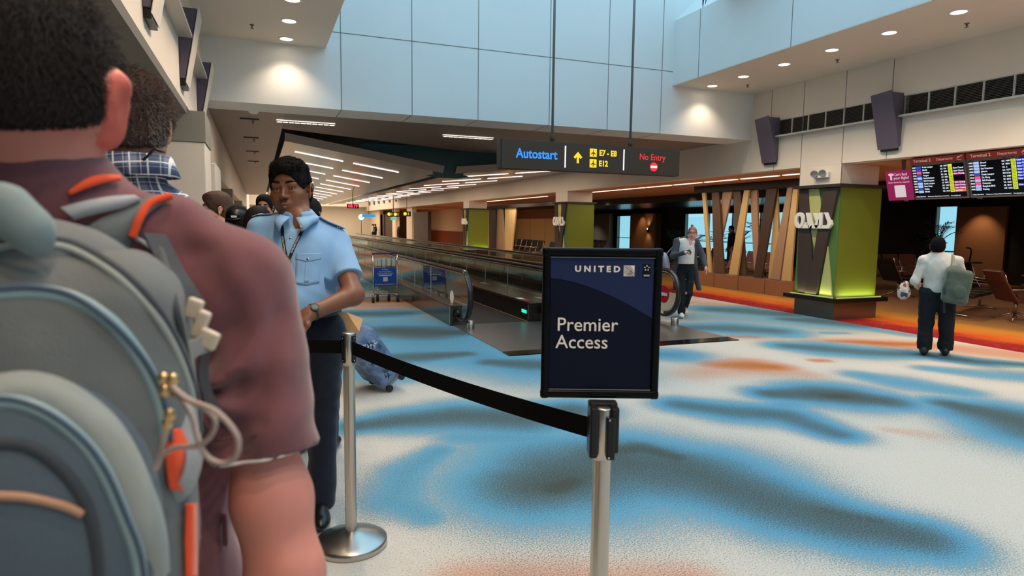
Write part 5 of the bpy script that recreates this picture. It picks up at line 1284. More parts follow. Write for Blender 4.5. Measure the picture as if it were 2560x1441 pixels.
# inner navy edge of the collar stand and lanyard
lan = mat('lanyard_navy', c8(16, 18, 34), .7)
for q in (-1, 1):
    pts = []
    for u in np.linspace(0, 1, 12):
        x = q*(.060*(1-u)+.004*u)+px0; z = (1.445*(1-u)+1.285*u)*s; pts.append(on(x, z)+v3(0, .004, 0))
    r_ = ribbon('lanyard', pts, .015, lan, t, .002)
    for i in range(1, 10):
        c = pts[i]*.5+pts[i+1]*.5 if i < 11 else pts[i]; dv = pts[i+1]-pts[i]; ang = math.atan2(dv[0], -dv[2])
        txt = 'AUXILIARY POLICE'
    c = pts[6]; dv = pts[8]-pts[4]; M = frame(tuple(c+v3(0, .0035, 0)), tuple(-dv*1.0 if q < 0 else dv), (1, 0, 0) if q < 0 else (-1, 0, 0)) if False else None
    # small printed words running down the strap (text reads upwards)
    xd = Vector(dv).normalized()*-1; yd = Vector((0, 1, 0)); yd = (yd-xd*yd.dot(xd)).normalized(); zd = xd.cross(-yd)
    M = Matrix(((xd.x, -yd.x, zd.x, c[0]+yd.x*.0032), (xd.y, -yd.y, zd.y, c[1]+yd.y*.0032), (xd.z, -yd.z, zd.z, c[2]), (0, 0, 0, 1)))
    text('AUXILIARY POLICE', .0115, mat('lanyard_print', c8(190, 186, 180), .6), r_, M, 'strap_lettering', depth=.0003, bold=.0003)
c = on(px0, 1.275*s)
for q in (-1, 1): G().box(c[0]+q*.011-.008, c[0]+q*.011+.008, c[1]+.004, c[1]+.010, c[2]-.002, c[2]+.014).obj('strap_tag', mat('tag_bronze', c8(170, 130, 110), .4, .4), t, bev=.001)
ribbon('lanyard_tail', [on(px0-.004*u, (1.275-.12*u)*s)+v3(0, .006, 0) for u in np.linspace(0, 1, 8)], .018, lan, t, .003)
# watch on his left wrist
wv = J['Lw']-J['Le']; wv /= np.linalg.norm(wv); wc = J['Lw']-wv*.012; Z = Vector(wv).to_track_quat('Z', 'Y').to_matrix()
g = G(); V = []
wt = mat('watch_olive', c8(58, 54, 44), .5); g = G(); ringp = [Vector(wc)+Z @ Vector((.033*math.cos(a), .033*math.sin(a), 0)) for a in np.linspace(0, 2*PI, 25)[:-1]]
wo = G().tube(ringp, .011, 8, closed=True).obj('watch', wt, t)
cd = (Vector(GL((0, 2.6, 1.45)))-Vector(wc)).normalized(); cd = (cd-Vector(wv)*cd.dot(Vector(wv))).normalized()
fc = Vector(wc)+cd*.034; Zf = cd.to_track_quat('Z', 'Y').to_matrix().to_4x4(); Zf.translation = fc
g = G().cyl((0, 0, 0), .021, .012, 24); g.V = [tuple(Zf @ Vector(v)) for v in g.V]; g.obj('watch_face', black, wo)
g = G().cyl((0, 0, .0122), .015, .001, 24); g.V = [tuple(Zf @ Vector(v)) for v in g.V]; g.obj('watch_dial', mat('dial_grey', c8(96, 96, 84), .3), wo)
hcap = hair_cap(t, hc, HR, hs, ghair, grow=.006, front=.046, back=-.055, noise=(120, .006), hv=.0036, top=.026, forelock=.022, full=1.05)
P_, N_ = scatter(hcap, 9000, 3, lambda C, n: (C[:, 2] > hc[2]+.03).astype(float)*2+.4)
hairs('hair_strands', P_, N_, .0045*(1+1.0*(P_[:, 2] > hc[2]+.09)), ghair, t, lambda p_, n_: np.stack([np.sin(p_[:, 0]*260), np.cos(p_[:, 1]*240), .4*np.sin(p_[:, 2]*300)], 1)*.8, n=5, r0=.0007, jit=.7)
# short moustache shadow and stubble: thin darker mesh over the lip
mo = S(.004); mo.chain([(-.024, .084, -.060), (-.010, .0945, -.0545), (.010, .0945, -.0545), (.024, .084, -.060)], [.0015, .0022, .0022, .0015]); sdf_obj('moustache', Xf2(mo, hc, HR, hs), .0018, mat('stubble', c8(62, 40, 30), .8), t)
# ================================================================ the man in the maroon shirt, close to the camera
def world_hit(f, px, py, base, t0=.2, lift=.0, tmax=1.6):
    """first point of f (local to base) along the sight line"""
    d = ray(px, py); d = d/np.linalg.norm(d); o = CO-base; T = t0; best = (1e9, t0)
    for _ in range(260):
        q = f(np.array([o+d*T]))[0]
        if q < best[0]: best = (q, T)
        if q < .0004 or T > tmax: break
        T += max(q*.7, .0006)
    p = o+d*best[1]; e = 1e-3
    g = np.array([f(np.array([p+v]))[0]-f(np.array([p-v]))[0] for v in np.eye(3)*e]); g /= np.linalg.norm(g)+1e-9
    return p+g*lift, g
NB = np.array([*atd(125, 800, .80)[:2], 0.0]); W_ = lambda px, py, d: atd(px, py, d)-NB
t = thing('person', 'man in a maroon T-shirt seen from behind, wearing a grey backpack, nearest on the left', 'person', tuple(NB))
msk = skin('skin_pink', c8(206, 132, 116), .5)
mar = cloth('maroon_jersey', c8(118, 73, 77), .9, .06, .3, .2, 900)
hc = W_(46, 248, .70); hs = 1.08; HR = Rm(0, 0, -.10)
sh_R = W_(598, 720, .80); el = W_(712, 1452, .80); wrp = el+v3(.03, .16, -.20)
sh_L = v3(-(sh_R[0])-.04, sh_R[1]+.02, sh_R[2]+.005); nk = W_(92, 366, .712)
b = S(.03)
b.chain([sh_R+v3(.006, .02, -.01), sh_R*.5+el*.5, sh_R*.28+el*.72, el, wrp], [.034, .037, .046, .043, .030], k=.02); b.cap(el+v3(.0, -.012, 0), el+v3(.01, -.018, .02), .032, .03)
b.chain([sh_L, sh_L+v3(-.03, 0, -.3), sh_L+v3(.05, .2, -.42)], [.052, .045, .03], k=.03)
b.cap(nk+v3(0, .03, -.11), sh_R+v3(0, .02, -.02), .036, .036); b.cap(nk+v3(0, .022, -.10), sh_L, .042, .046)
b.ell((0, .02, 1.25), (.15, .09, .24)); b.ell((0, .02, .98), (.14, .09, .14))
for q in (-1, 1): b.chain([(q*.09, .02, .95), (q*.10, .03, .5), (q*.10, 0, .09)], [.08, .055, .04], k=.05); b.cap((q*.1, 0, .08), (q*.1, .1, .04), .03, .03)
b.cap(nk+v3(0, .02, -.09), hc+v3(.01, -.02, -.05), .056, .054, k=.02)
b.use(Xf(head_sdf(1.0, neck=.034, ear=1.0), hc, HR, hs))
hd = wrp-el; hand_sdf(b, wrp, hd, (1, .1, 0), (0, .2, 1), curl=.4)
hand_sdf(b, sh_L+v3(.05, .2, -.42), (.1, .9, -.3), (-1, .1, 0), (0, .2, 1), curl=.4)
# ear: rim, bowl and lobe, tilted outwards
E0 = hc+HR@v3(.086, -.010, -.006)*hs; ER = HR@Rm(0, .42, -.75)
er = S(.006); er.ell((0, 0, .002), (.0065, .019, .032)); er.ell((.001, .006, -.030), (.0065, .0095, .012), k=.01)
er.chain([(.006+.002*math.sin(a), .017*math.cos(a), .003+.031*math.sin(a)) for a in np.radians([40, 65, 90, 115, 140, 170, 200, 230, 255])], [.0048]*9, k=.004); er.sub((.009, .004, -.004), (.006, .010, .017), k=.005)
b.use(Xf(er, E0+v3(-.002, 0, .003), ER, .93))
bo_ = sdf_obj('body', b, .0062, msk, t)
# the ears are redder skin on the same continuous surface
bo_.data.materials.append(skin('skin_ear_red', c8(206, 100, 84), .5))
Ec = E0
for pl in bo_.data.polygons:
    c_ = v3(*pl.center)-Ec
    if c_[0] > -.003+.3*c_[2] and abs(c_[2]) < .045 and np.linalg.norm(c_) < .047: pl.material_index = 1
# T-shirt
f = S(.05)
f.ell((.012, .02, 1.26), (.200, .118, .24), k=.05); f.ell((.012, .03, 1.02), (.200, .125, .20), k=.06)
md_ = W_(430, 592, .79); f.cap(nk+v3(.02, .022, -.10), md_, .056, .046, k=.03); f.cap(md_, sh_R+v3(-.01, 0, .0), .046, .064, k=.03); f.cap(nk+v3(0, .022, -.095), sh_L, .058, .064, k=.04)
ax = (el-sh_R)/np.linalg.norm(el-sh_R); f.chain([sh_R, sh_R+ax*.12, sh_R+ax*.28], [.067, .066, .066], k=.03); f.cap(sh_L, sh_L+v3(-.02, 0, -.22), .064, .062, k=.03)
f.cap(nk+v3(.012, .008, -.075), nk+v3(-.026, -.014, .004), .082, .072, k=.03)
def folds(P):
    # deep folds fanning from the armpit plus soft sleeve wrinkles
    q = P-(sh_R+v3(-.055, -.04, -.12)); r = np.linalg.norm(q, axis=1)+1e-6; th = np.arctan2(q[:, 2], q[:, 0])
    m = np.exp(-(r/.13)**2); a = np.sin(th*7+r*10)*m*.0085
    u = (P-sh_R)@ax; sl = np.exp(-((u-.20)/.07)**2)*np.sin(u*95+P[:, 0]*38+P[:, 1]*20)*.0022*(P[:, 0] > .1)
    return a+sl+wr(20, .005, 8)(P)+wr(70, .0012, 4)(P)
GR = [([(520, 640), (585, 760), (606, 900), (596, 1010), (570, 1120)], .013, .016), ([(700, 800), (672, 880), (652, 960), (640, 1050)], .015, .011), ([(600, 960), (606, 1120), (590, 1300)], .012, .010), ([(430, 560), (520, 700), (560, 820)], .007, .014), ([(620, 660), (700, 760), (735, 860)], .005, .014), ([(520, 1000), (530, 1150), (520, 1400)], .009, .013), ([(470, 640), (500, 760), (520, 900)], .008, .013)]
GRw = [([W_(x, y, .745) for x, y in pts], a, w_) for pts, a, w_ in GR]
def grooves(P):
    o = np.zeros(len(P))
    for pts, a, w_ in GRw:
        q = np.full(len(P), 1e9)
        for i in range(len(pts)-1):
            A_, B_ = pts[i], pts[i+1]; ab = B_-A_; u = np.clip(((P-A_)@ab)/(ab@ab), 0, 1); q = np.minimum(q, np.linalg.norm((P-A_-u[:, None]*ab)*v3(1, .35, 1), axis=1))
        o += a*.75*np.exp(-(q/(w_*1.25))**2)
    return o
f.warp(folds); f.warp(grooves); f.cut((0, 0, .84), (0, 0, -1))
f.ops.append(('-', nk+v3(-.004, -.006, .044), v3(.074, .074, .050), None, .006))
def shirtf(P):
    d = f(P); n = ax; u = (P-sh_R)@n; r = np.linalg.norm((P-sh_R)-np.outer(u, n), axis=1)
    L_ = np.linalg.norm(W_(690, 1128, .8)-sh_R); return np.where((r < .13) & (u > .14) & ((P[:, 0]-sh_R[0]-.35*(P[:, 2]-sh_R[2])*0) > -.062-.0*u), np.maximum(d, u-L_), d)
shirtf_b = f.bounds(.02)
so = sdf_obj('t_shirt', shirtf, .0052, mar, t, bounds=shirtf_b)
# white hem edge of the sleeve
Lh = np.linalg.norm(W_(690, 1128, .8)-sh_R); c = sh_R+ax*(Lh-.003); U = np.cross(ax, v3(0, 1, 0)); U /= np.linalg.norm(U); V_ = np.cross(ax, U)
ring = []
for k in range(40):
    a = 2*PI*k/40; dr = U*math.cos(a)+V_*math.sin(a); r = .03
    while f(np.array([c+dr*r]))[0] < 0 and r < .0605: r += .0015
    ring.append(c+dr*(r-.001))
G().tube(ring, .0022, 8, closed=True).obj('sleeve_trim', mat('trim_white', c8(216, 210, 206), .8), t)
ring2 = [q-ax*.03+(q-c)*.02 for q in ring]; G().tube(ring2, .0009, 5, closed=True).obj('hem_stitch', mat('maroon_seam', c8(92, 50, 54), .9), t)
# collar rib
ring = []
for k in range(48):
    a = 2*PI*k/48; c0 = nk+v3(0, .012, -.004); ring.append(c0+v3(.071*math.cos(a)-.026, .071*math.sin(a)-.016, .004-.024*math.sin(a)*(math.sin(a) > 0)-.016*max(0, math.cos(a))))
G().tube(ring, .0065, 8, closed=True).obj('collar_rib', mat('maroon_rib', c8(92, 54, 60), .9, bump=.2, bscale=500), t)
pnt = cloth('dark_trousers', c8(40, 42, 50)); tt = S(.05); tt.ell((0, .02, .93), (.165, .12, .12))
for q in (-1, 1): tt.chain([(q*.09, .02, .90), (q*.10, .03, .5), (q*.10, 0, .09)], [.10, .075, .06], k=.03)
tt.cut((0, 0, .04), (0, 0, -1)); sdf_obj('trousers', tt, .012, pnt, t)
for q in (-1, 1): sdf_obj('shoe', shoe_sdf(q*.1, .02, 0), .008, mat('trainer_grey', c8(90, 90, 92), .6), t)
# hair
dkhair = mat('hair_dark_brown', c8(34, 24, 20), .6, spec=.3)
h = S(.02); h.use(head_core()); h.ell((0, -.045, -.015), (.062, .060, .05), k=.03); h.off(.012)
h.warp(wr(60, .0022, 4)); h.ops.append(('-', v3(0, .105, -.03), v3(.070, .072, .085), None, .008))
h.cut((0, -.09, -.036), (0, .25, -1))
for q in (-1, 1): h.ops.append(('-', v3(q*.090, -.006, -.006), v3(.016, .022, .036), None, .006))
hcap = sdf_obj('hair', Xf2(h, hc, HR, hs), .005, dkhair, t)
P_, N_ = scatter(hcap, 32000, 5); up_ = (P_[:, 2]-hc[2])
hairs('hair_strands', P_, N_, np.clip(.010+up_*.10, .006, .022), dkhair, t, lambda p_, n_: np.tile(v3(.05, -.25, -.75), (len(p_), 1))+.25*np.stack([np.sin(p_[:, 2]*60), 0*p_[:, 0], np.cos(p_[:, 0]*70)], 1), n=5, r0=.00045, jit=.28)
# ---------------------------------------------------------------- his backpack
bp = thing('backpack', 'grey hiking backpack with orange trim on the back of the man in maroon', 'backpack', tuple(NB))
gA = cloth('pack_grey', c8(106, 108, 107), .7, .06, .1, .25, 600); gB = cloth('pack_blue_grey', c8(84, 95, 104), .6, .06, .1, .2, 600); gL = cloth('pack_pale', c8(152, 155, 150), .65, .05, .1, .2, 600); gD = cloth('pack_dark', c8(58, 62, 68), .7, .06)
org = cloth('pack_orange', c8(226, 78, 40), .7, .03); gZ = mat('zip_teal_grey', c8(140, 160, 164), .5); gN = mat('zip_navy', c8(70, 86, 104), .5)
pc = W_(140, 1060, .585)
m_ = S(.04)
Rb = Rm(-.06, 0, 0)
m_.box(pc+v3(-.012, 0, -.045), (.068, .035, .15), .055, Rb); m_.ell(pc+v3(-.012, -.02, .015), (.108, .085, .12), Rb, k=.04); m_.ell(pc+v3(-.02, .0, .100), (.095, .07, .045), Rb, k=.04)
m_.warp(wr(24, .0065, 11)); m_.warp(wr(60, .002, 12))
main = sdf_obj('main_compartment', m_, .0052, gA, bp)
# lid at the top, pale and folded
l_ = S(.03); q = lambda px, py, d: W_(px, py, d)
l_.chain([q(-160, 680, .56), q(60, 690, .56), q(200, 700, .58), q(330, 730, .60)], [.050, .046, .038, .028]); l_.warp(wr(30, .003, 2))
sdf_obj('top_lid', l_, .0052, gA, bp)
l2 = S(.015); l2.chain([q(-120, 480, .50), q(10, 520, .495), q(75, 575, .50), q(95, 615, .505)], [.014, .016, .014, .009]); sdf_obj('grab_loop', l2, .0045, cloth('loop_grey', c8(122, 134, 134), .65), bp)
# front pocket standing proud
fp = S(.03); fc_ = q(60, 1330, .50); fp.ell(fc_, (.098, .050, .125), k=.03); fp.warp(wr(30, .003, 21)); sdf_obj('front_pocket', fp, .005, gB, bp)
allp = S(.01); allp.use(m_); allp.use(l_); allp.use(fp)
def path(f, pts, lift, n=40):
    """smooth curve through sight-line hits"""
    P = [world_hit(f, x, y, NB, lift=lift)[0] for x, y in pts]; out = []
    for i in range(len(P)-1):
        p0, p1, p2, p3 = P[max(i-1, 0)], P[i], P[i+1], P[min(i+2, len(P)-1)]
        for k in range(8):
            u = k/8; out.append(.5*((2*p1)+(-p0+p2)*u+(2*p0-5*p1+4*p2-p3)*u*u+(-p0+3*p1-3*p2+p3)*u**3))
    return out+[P[-1]]
def tubeo(name, f, pts, r, m, lift=.0, par=bp): return G().tube(path(f, pts, lift), r, 8).obj(name, m, par)
arc = [(-40, 735), (80, 728), (180, 745), (270, 800), (340, 880), (385, 960), (408, 1040), (415, 1100)]
tubeo('zip_tape', m_, arc, .0065, gZ, -.002); tubeo('zip_teeth', m_, arc, .0022, gN, .0055)
arc2 = [(-40, 625), (80, 612), (180, 625), (290, 690), (380, 780), (440, 880), (478, 990), (490, 1100)]
tubeo('piping', allp, arc2, .0035, gL, .0); tubeo('dark_seam', allp, [(x+8, y-12) for x, y in arc2], .005, gD, -.001)
arc3 = [(-40, 975), (60, 960), (150, 985), (240, 1050), (300, 1130), (350, 1240), (385, 1340), (395, 1441)]
tubeo('pocket_piping', allp, arc3, .017, gL, -.010); tubeo('zip_tape', fp, [(x-42, y+44) for x, y in arc3], .006, gZ, -.001)
tubeo('zip_teeth', fp, [(x-42, y+44) for x, y in arc3], .002, gN, .005)
tubeo('pocket_edge', fp, [(-40, 1110), (60, 1115), (140, 1160), (210, 1250), (240, 1350), (250, 1441)], .005, gD, -.001); tubeo('trim_line', fp, [(-40, 1240), (60, 1243), (150, 1262), (205, 1285)], .0035, mat('trim_copper', c8(178, 132, 104), .5), .001)
tubeo('side_seam', m_, [(400, 620), (440, 760), (470, 900), (488, 1050)], .004, gD, -.001)
# orange side panel
def sheet(name, f, A, B, m, lift, par=bp):
    PA, PB = path(f, A, lift), path(f, B, lift); n = min(len(PA), len(PB)); V = [x for i in range(n) for x in (PA[i], PB[i])]
    o = mb(name, V, [(2*i, 2*i+1, 2*i+3, 2*i+2) for i in range(n-1)], m, par, True); md = o.modifiers.new('s', 'SOLIDIFY'); md.thickness = .003; return o
sheet('orange_panel', allp, [(418, 1075), (408, 1120), (406, 1170), (414, 1222)], [(440, 1070), (460, 1115), (464, 1170), (444, 1228)], org, .003)
sheet('orange_panel', allp, [(452, 1260), (450, 1350), (452, 1445)], [(474, 1260), (476, 1350), (474, 1445)], org, .004)
# webbing on the right side
def rib(name, pts3, w_, m, th=.002, nrm=(0, -1, 0), par=bp): return ribbon(name, pts3, w_, m, par, th, nrm)
def cr(P, n=8):
    out = []; P = [v3(*x) for x in P]
    for i in range(len(P)-1):
        p0, p1, p2, p3 = P[max(i-1, 0)], P[i], P[i+1], P[min(i+2, len(P)-1)]
        for k in range(n): u = k/n; out.append(.5*((2*p1)+(-p0+p2)*u+(2*p0-5*p1+4*p2-p3)*u*u+(-p0+3*p1-3*p2+p3)*u**3))
    return out+[P[-1]]
web = mat('webbing_grey', c8(150, 150, 150), .75, bump=.3, bscale=600)
rib('side_webbing', cr([q(512, 860, .60), q(468, 885, .59), q(452, 960, .585), q(470, 1060, .58), q(484, 1140, .575), q(462, 1215, .57), q(405, 1262, .565)]), .016, web, .002, (.6, -.8, 0))
rib('side_webbing', cr([q(515, 868, .605), q(505, 930, .61), q(522, 1000, .62), q(545, 1030, .63)]), .010, mat('webbing_dark', c8(70, 66, 70), .75), .002, (.6, -.8, 0))
buck = mat('buckle_beige', c8(206, 188, 168), .45)
R45 = Matrix.Rotation(0, 4, 'Z')
for (x, y, d_, w_, h_, rot) in ((485, 772, .605, .0075, .010, .35), (502, 812, .603, .006, .014, .4), (520, 848, .60, .0095, .009, .45)):
    g = G(); Mx = Matrix.Translation(tuple(q(x, y, d_))) @ Matrix.Rotation(-YAW, 4, 'Z') @ Matrix.Rotation(rot*1.0, 4, 'Y'); g.box(-w_, w_, -.004, .004, -h_, h_, Mx); g.obj('buckle', buck, bp, bev=.003, seg=3)
rib('shoulder_webbing', cr([q(385, 590, .66), q(420, 660, .64), q(455, 720, .62), q(485, 770, .61)]), .022, mat('webbing_navy', c8(38, 42, 52), .75), .003, (.5, -.85, 0))
tubeo('strap_piping', so and shirtf, [(330, 590), (380, 620), (425, 680), (460, 735), (478, 765)], .0028, gL, .004)
# shoulder strap over the right shoulder with orange edging
A = [(130, 640), (215, 590), (300, 548), (370, 520), (415, 503)]
B = [(300, 650), (325, 590), (352, 550), (392, 526), (432, 512)]
sheet('shoulder_strap', shirtf, [(150, 625), (225, 560), (300, 525), (360, 506), (398, 500)], [(300, 660), (322, 600), (350, 556), (388, 526), (428, 506)], gA, .008)
tubeo('strap_edging', shirtf, [(322, 590), (340, 552), (368, 524), (400, 512), (428, 506)], .0045, org, .010)
sheet('load_lifter', shirtf, [(150, 522), (205, 508), (262, 500), (318, 498)], [(180, 550), (235, 536), (290, 524), (345, 514)], mat('webbing_pale', c8(150, 150, 152), .7), .012)
sheet('orange_lining', shirtf, [(165, 480), (205, 452), (245, 442), (285, 446)], [(170, 492), (215, 474), (255, 462), (292, 458)], org, .008)
# zip pulls and cord loops
gold = mat('zip_pull_brass', c8(216, 180, 130), .3, 1.0)
for (x, y) in ((408, 948), (432, 950), (412, 978), (424, 1038), (418, 1060)):
    p0 = q(x, y, .50); G().sphere(p0, .0045, 10, 8, (1, .7, 1.2)).obj('zip_pull', gold, bp)
cord = mat('cord_beige', c8(178, 156, 146), .7, bump=.3, bscale=900)
def cordo(P): G().tube(cr([q(*x) for x in P]), .0022, 8).obj('cord_loop', cord, bp)
cordo([(428, 965, .50), (470, 1000, .48), (540, 1030, .47), (592, 1090, .47), (590, 1140, .475), (560, 1160, .48), (520, 1145, .485), (495, 1100, .49), (478, 1040, .495), (445, 985, .50)])
cordo([(430, 985, .50), (490, 1010, .485), (535, 1045, .48), (530, 1085, .485), (495, 1115, .49), (440, 1120, .495), (405, 1140, .50), (385, 1168, .505)])
cordo([(424, 1052, .50), (410, 1100, .50), (398, 1150, .505), (388, 1175, .505)])
# ================================================================ man in the plaid shirt, second in the queue
def plaid():
    m = bpy.data.materials.new('plaid_cotton'); m.use_nodes = True; nt = m.node_tree; N = nt.nodes; L = nt.links; b = N['Principled BSDF']; b.inputs['Roughness'].default_value = .85
    tc = N.new('ShaderNodeTexCoord'); mp = N.new('ShaderNodeMapping'); mp.inputs['Rotation'].default_value = (.1, .12, .2); L.new(tc.outputs['Object'], mp.inputs[0]); sx = N.new('ShaderNodeSeparateXYZ'); L.new(mp.outputs[0], sx.inputs[0])
    def M(op, a, c=None):
        n = N.new('ShaderNodeMath'); n.operation = op
        for i, v in enumerate((a, c)):
            if v is None: continue
            if isinstance(v, (int, float)): n.inputs[i].default_value = v
            else: L.new(v, n.inputs[i])
        return n.outputs[0]
    def band(src, per, off, w_): return M('LESS_THAN', M('ABSOLUTE', M('SUBTRACT', M('FRACT', M('ADD', M('DIVIDE', src, per), off)), .5)), w_)
    tot = None
    for ax in (0, 2):
        for per, off, w_, a in ((.030, 0, .05, .75), (.030, .37, .03, .4), (.060, .2, .16, .16)):
            q = M('MULTIPLY', band(sx.outputs[ax], per, off, w_), a); tot = q if tot is None else M('ADD', tot, q)
    r = N.new('ShaderNodeValToRGB'); L.new(tot, r.inputs[0]); e = r.color_ramp.elements; e[0].color = (*c8(52, 62, 92), 1); e[1].color = (*c8(222, 220, 218), 1); e[1].position = .9
    q = e.new(.25); q.color = (*c8(92, 102, 128), 1); L.new(r.outputs[0], b.inputs['Base Color']); return m
plm = plaid(); brhair = mat('hair_brown_grey', c8(78, 58, 48), .6)
L2 = (float(atd(300, 700, 1.55)[0]), float(atd(300, 700, 1.55)[1]))
PL = L_of(L2, 0)
hc = PL(atd(326, 318, 1.50)); s_ = 1.0
t, J, s, hc, HR, hs, p = human('person', 'man with short brown hair in a blue and white plaid shirt, second from the camera', L2, 0, H=1.70, w=.98, d=1.1, skin=skin('skin_warm', c8(206, 140, 112), .5), hairm=brhair, hv=.0075, face=False,
    head=tuple(hc), hrot=(0, 0, -.12), hs=1.05, nb=(hc[0]*.8, hc[1]*.8-.01, hc[2]-.14), Rs=(.120, -.01, hc[2]-.215), Re=(.19, -.04, hc[2]-.50), Rw=(.19, .1, hc[2]-.70), Ls=(-.19, -.01, hc[2]-.215))
so2, f2 = shirt(t, J, s, p, plm, hv=.0075, wrf=(22, .005), extra=lambda f_: f_.cap((hc[0]*.7, hc[1]*.6-.02, hc[2]-.20), (hc[0], hc[1]-.035, hc[2]-.125), .086, .076, k=.02), nb=(.01, -.01, hc[2]-.10), cutneck=False)
trousers(t, J, s, p, cloth('khaki_trousers', c8(96, 88, 74)), hv=.012)
for q in (-1, 1): sdf_obj('shoe', shoe_sdf(q*.1, 0, 0), .009, MATS['trainer_grey'], t)
nbv = v3(hc[0], hc[1]-.035, hc[2]-.125)
V = []; F = []; n = 28
for i in range(n+1):
    a = PI*1.45+PI*1.9*(i/n-.0)-PI*.95*0; a = -PI/2-PI*.85+PI*1.7*i/n
    top = nbv+v3(.082*math.cos(a), .082*math.sin(a), .058); mid = nbv+v3(.089*math.cos(a), .089*math.sin(a), .056); out = nbv+v3(.106*math.cos(a), .106*math.sin(a), .008)
    V += [nbv+v3(.082*math.cos(a), .082*math.sin(a), .01), top, mid, out]
for i in range(n):
    for k in range(3): F.append((i*4+k, i*4+k+1, (i+1)*4+k+1, (i+1)*4+k))
o = mb('collar', V, F, plm, t, True); md = o.modifiers.new('s', 'SOLIDIFY'); md.thickness = .003
h = S(.02); h.use(head_core()); h.ell((0, -.048, -.02), (.062, .056, .05), k=.03); h.off(.010); h.warp(wr(48, .0025, 6)); h.ops.append(('-', v3(0, .105, -.03), v3(.070, .072, .085), None, .008)); h.cut((0, -.09, -.052), (0, .2, -1))
for q in (-1, 1): h.ops.append(('-', v3(q*.088, -.006, -.006), v3(.016, .022, .036), None, .006))
hcap = sdf_obj('hair', Xf2(h, hc, HR, hs), .005, brhair, t)
P_, N_ = scatter(hcap, 16000, 7)
hairs('hair_strands', P_, N_, np.clip(.012+(P_[:, 2]-hc[2])*.10, .006, .024), brhair, t, lambda p_, n_: np.tile(v3(.35, -.3, -.5), (len(p_), 1)), n=5, r0=.0005, jit=.3)
P_, N_ = scatter(hcap, 3500, 8, lambda C, n: (np.abs(C[:, 0]-hc[0]) > .05)*(C[:, 2] < hc[2]+.05)*1.0+.03)
hairs('grey_hair', P_, N_, .010, mat('hair_grey', c8(150, 140, 132), .6), t, lambda p_, n_: np.tile(v3(.2, -.3, -.6), (len(p_), 1)), n=4, r0=.0006, jit=.3)
# black cord of glasses hooking behind the right ear
e0 = atd(372, 388, 1.41)-v3(*L2, 0); e1 = atd(400, 378, 1.42)-v3(*L2, 0); G().tube(cr([e0+v3(-.012, 0, -.012), e0, (e0+e1)/2+v3(0, 0, .008), e1, e1+v3(.006, .02, .0)]), .0032, 8).obj('glasses_cord', black, t)
# thin dark strap across the collar
pts0 = [surf(f2, (x, -.5, hc[2]-.185-.02*abs(x)), (0, 1, 0))+v3(0, -.012, 0) for x in np.linspace(-.09, .11, 10)]
# ================================================================ others further along the queue
def simple(label, px, py_head, d, H, top, hairm_, sk_, rz, group=None, hair='short', head_h=None, cap_=None, **kw):
    P = atd(px, py_head, d); loc = (P[0], P[1]); s = H/1.75; zc = P[2]
    t, J, s, hc, HR, hs, p = human('person', label, loc, rz, group, H=H, skin=sk_, hairm=hairm_, hv=kw.pop('hv', .013), head=(0, .02, zc), nb=(0, -.02, zc-.155), **{k: v for k, v in kw.items() if k not in ('z',)})
    shirt(t, J, s, p, top, hv=.012, nb=(0, -.02, zc-.15), sleeve=kw.get('sleeve', 'short')); trousers(t, J, s, p, MATS['dark_trousers'], hv=.016)
    for q in (-1, 1): sdf_obj('shoe', shoe_sdf(J['Ra'][0]*q, 0, 0), .012, black, t)
    if hair == 'short': hair_cap(t, hc, HR, hs, hairm_, hv=.006, noise=(90, .003), top=.02)
    return t, J, s, hc, HR, hs, p
fair = skin('skin_fair', c8(222, 168, 140), .5); brown = mat('hair_brown', c8(72, 46, 32), .7, bump=.5, bscale=90)
pinksh = cloth('pale_pink_shirt', c8(226, 196, 192))
t, J, s, hc, HR, hs, p = simple('bearded man with swept brown hair in a pale pink T-shirt, facing left in the queue', 549, 524, 5.3, 1.80, pinksh, brown, fair, math.radians(100), hs=1.08, hv=.010, Ls=(-.20, -.01, 1.46), Rs=(.20, -.01, 1.46))
be = S(.01); be.ell((0, .045, -.088), (.052, .048, .030)); be.ell((0, .015, -.06), (.066, .05, .04), k=.02); be.ops.append(('-', v3(0, .10, -.045), v3(.036, .05, .034), None, .006)); be.off(.002)
sdf_obj('beard', Xf2(be, hc, HR, hs), .006, mat('beard_brown', c8(104, 70, 50), .9), t)
t, J, s, hc, HR, hs, p = simple('person in a black baseball cap, mostly hidden behind the maroon shoulder', 592, 556, 4.9, 1.66, cloth('black_top', c8(22, 22, 24)), ghair, skin('skin_tan', c8(196, 140, 108)), math.radians(-15), face=False)
cp = S(.01); cp.ell((0, -.014, .045), (.088, .108, .088)); cp.cut((0, 0, .02), (0, -.1, -1)); sdf_obj('cap_crown', Xf2(cp, hc, HR, hs), .006, black, t)
cb = S(.01); cb.ell((0, -.10, .03), (.06, .045, .010), Rm(.25, 0, 0)); sdf_obj('cap_strap', Xf2(cb, hc, HR, hs), .005, black, t)
G().box(hc[0]-.01, hc[0]+.03, hc[1]-.124, hc[1]-.118, hc[2]+.035, hc[2]+.05).obj('cap_mark', letw, t)
t, J, s, hc, HR, hs, p = simple('person with long straight dark hair seen from behind, beside the officer', 645, 556, 4.65, 1.66, cloth('dark_green_top', c8(40, 42, 42)), ghair, MATS['skin_tan'], math.radians(-8), hair='none', face=False)
lh = S(.03); lh.ell((0, -.012, .03), (.095, .108, .098)); lh.chain([(0, -.045, -.03), (0, -.065, -.16), (0, -.075, -.28)], [.098, .098, .085]); lh.warp(wr(60, .002, 3)); lh.ops.append(('-', v3(0, .105, -.03), v3(.065, .08, .09), None, .01)); lhm = mat('hair_long_dark', c8(30, 20, 18), .75, spec=.2)
ho = sdf_obj('long_hair', Xf2(lh, hc, HR, hs), .007, lhm, t)
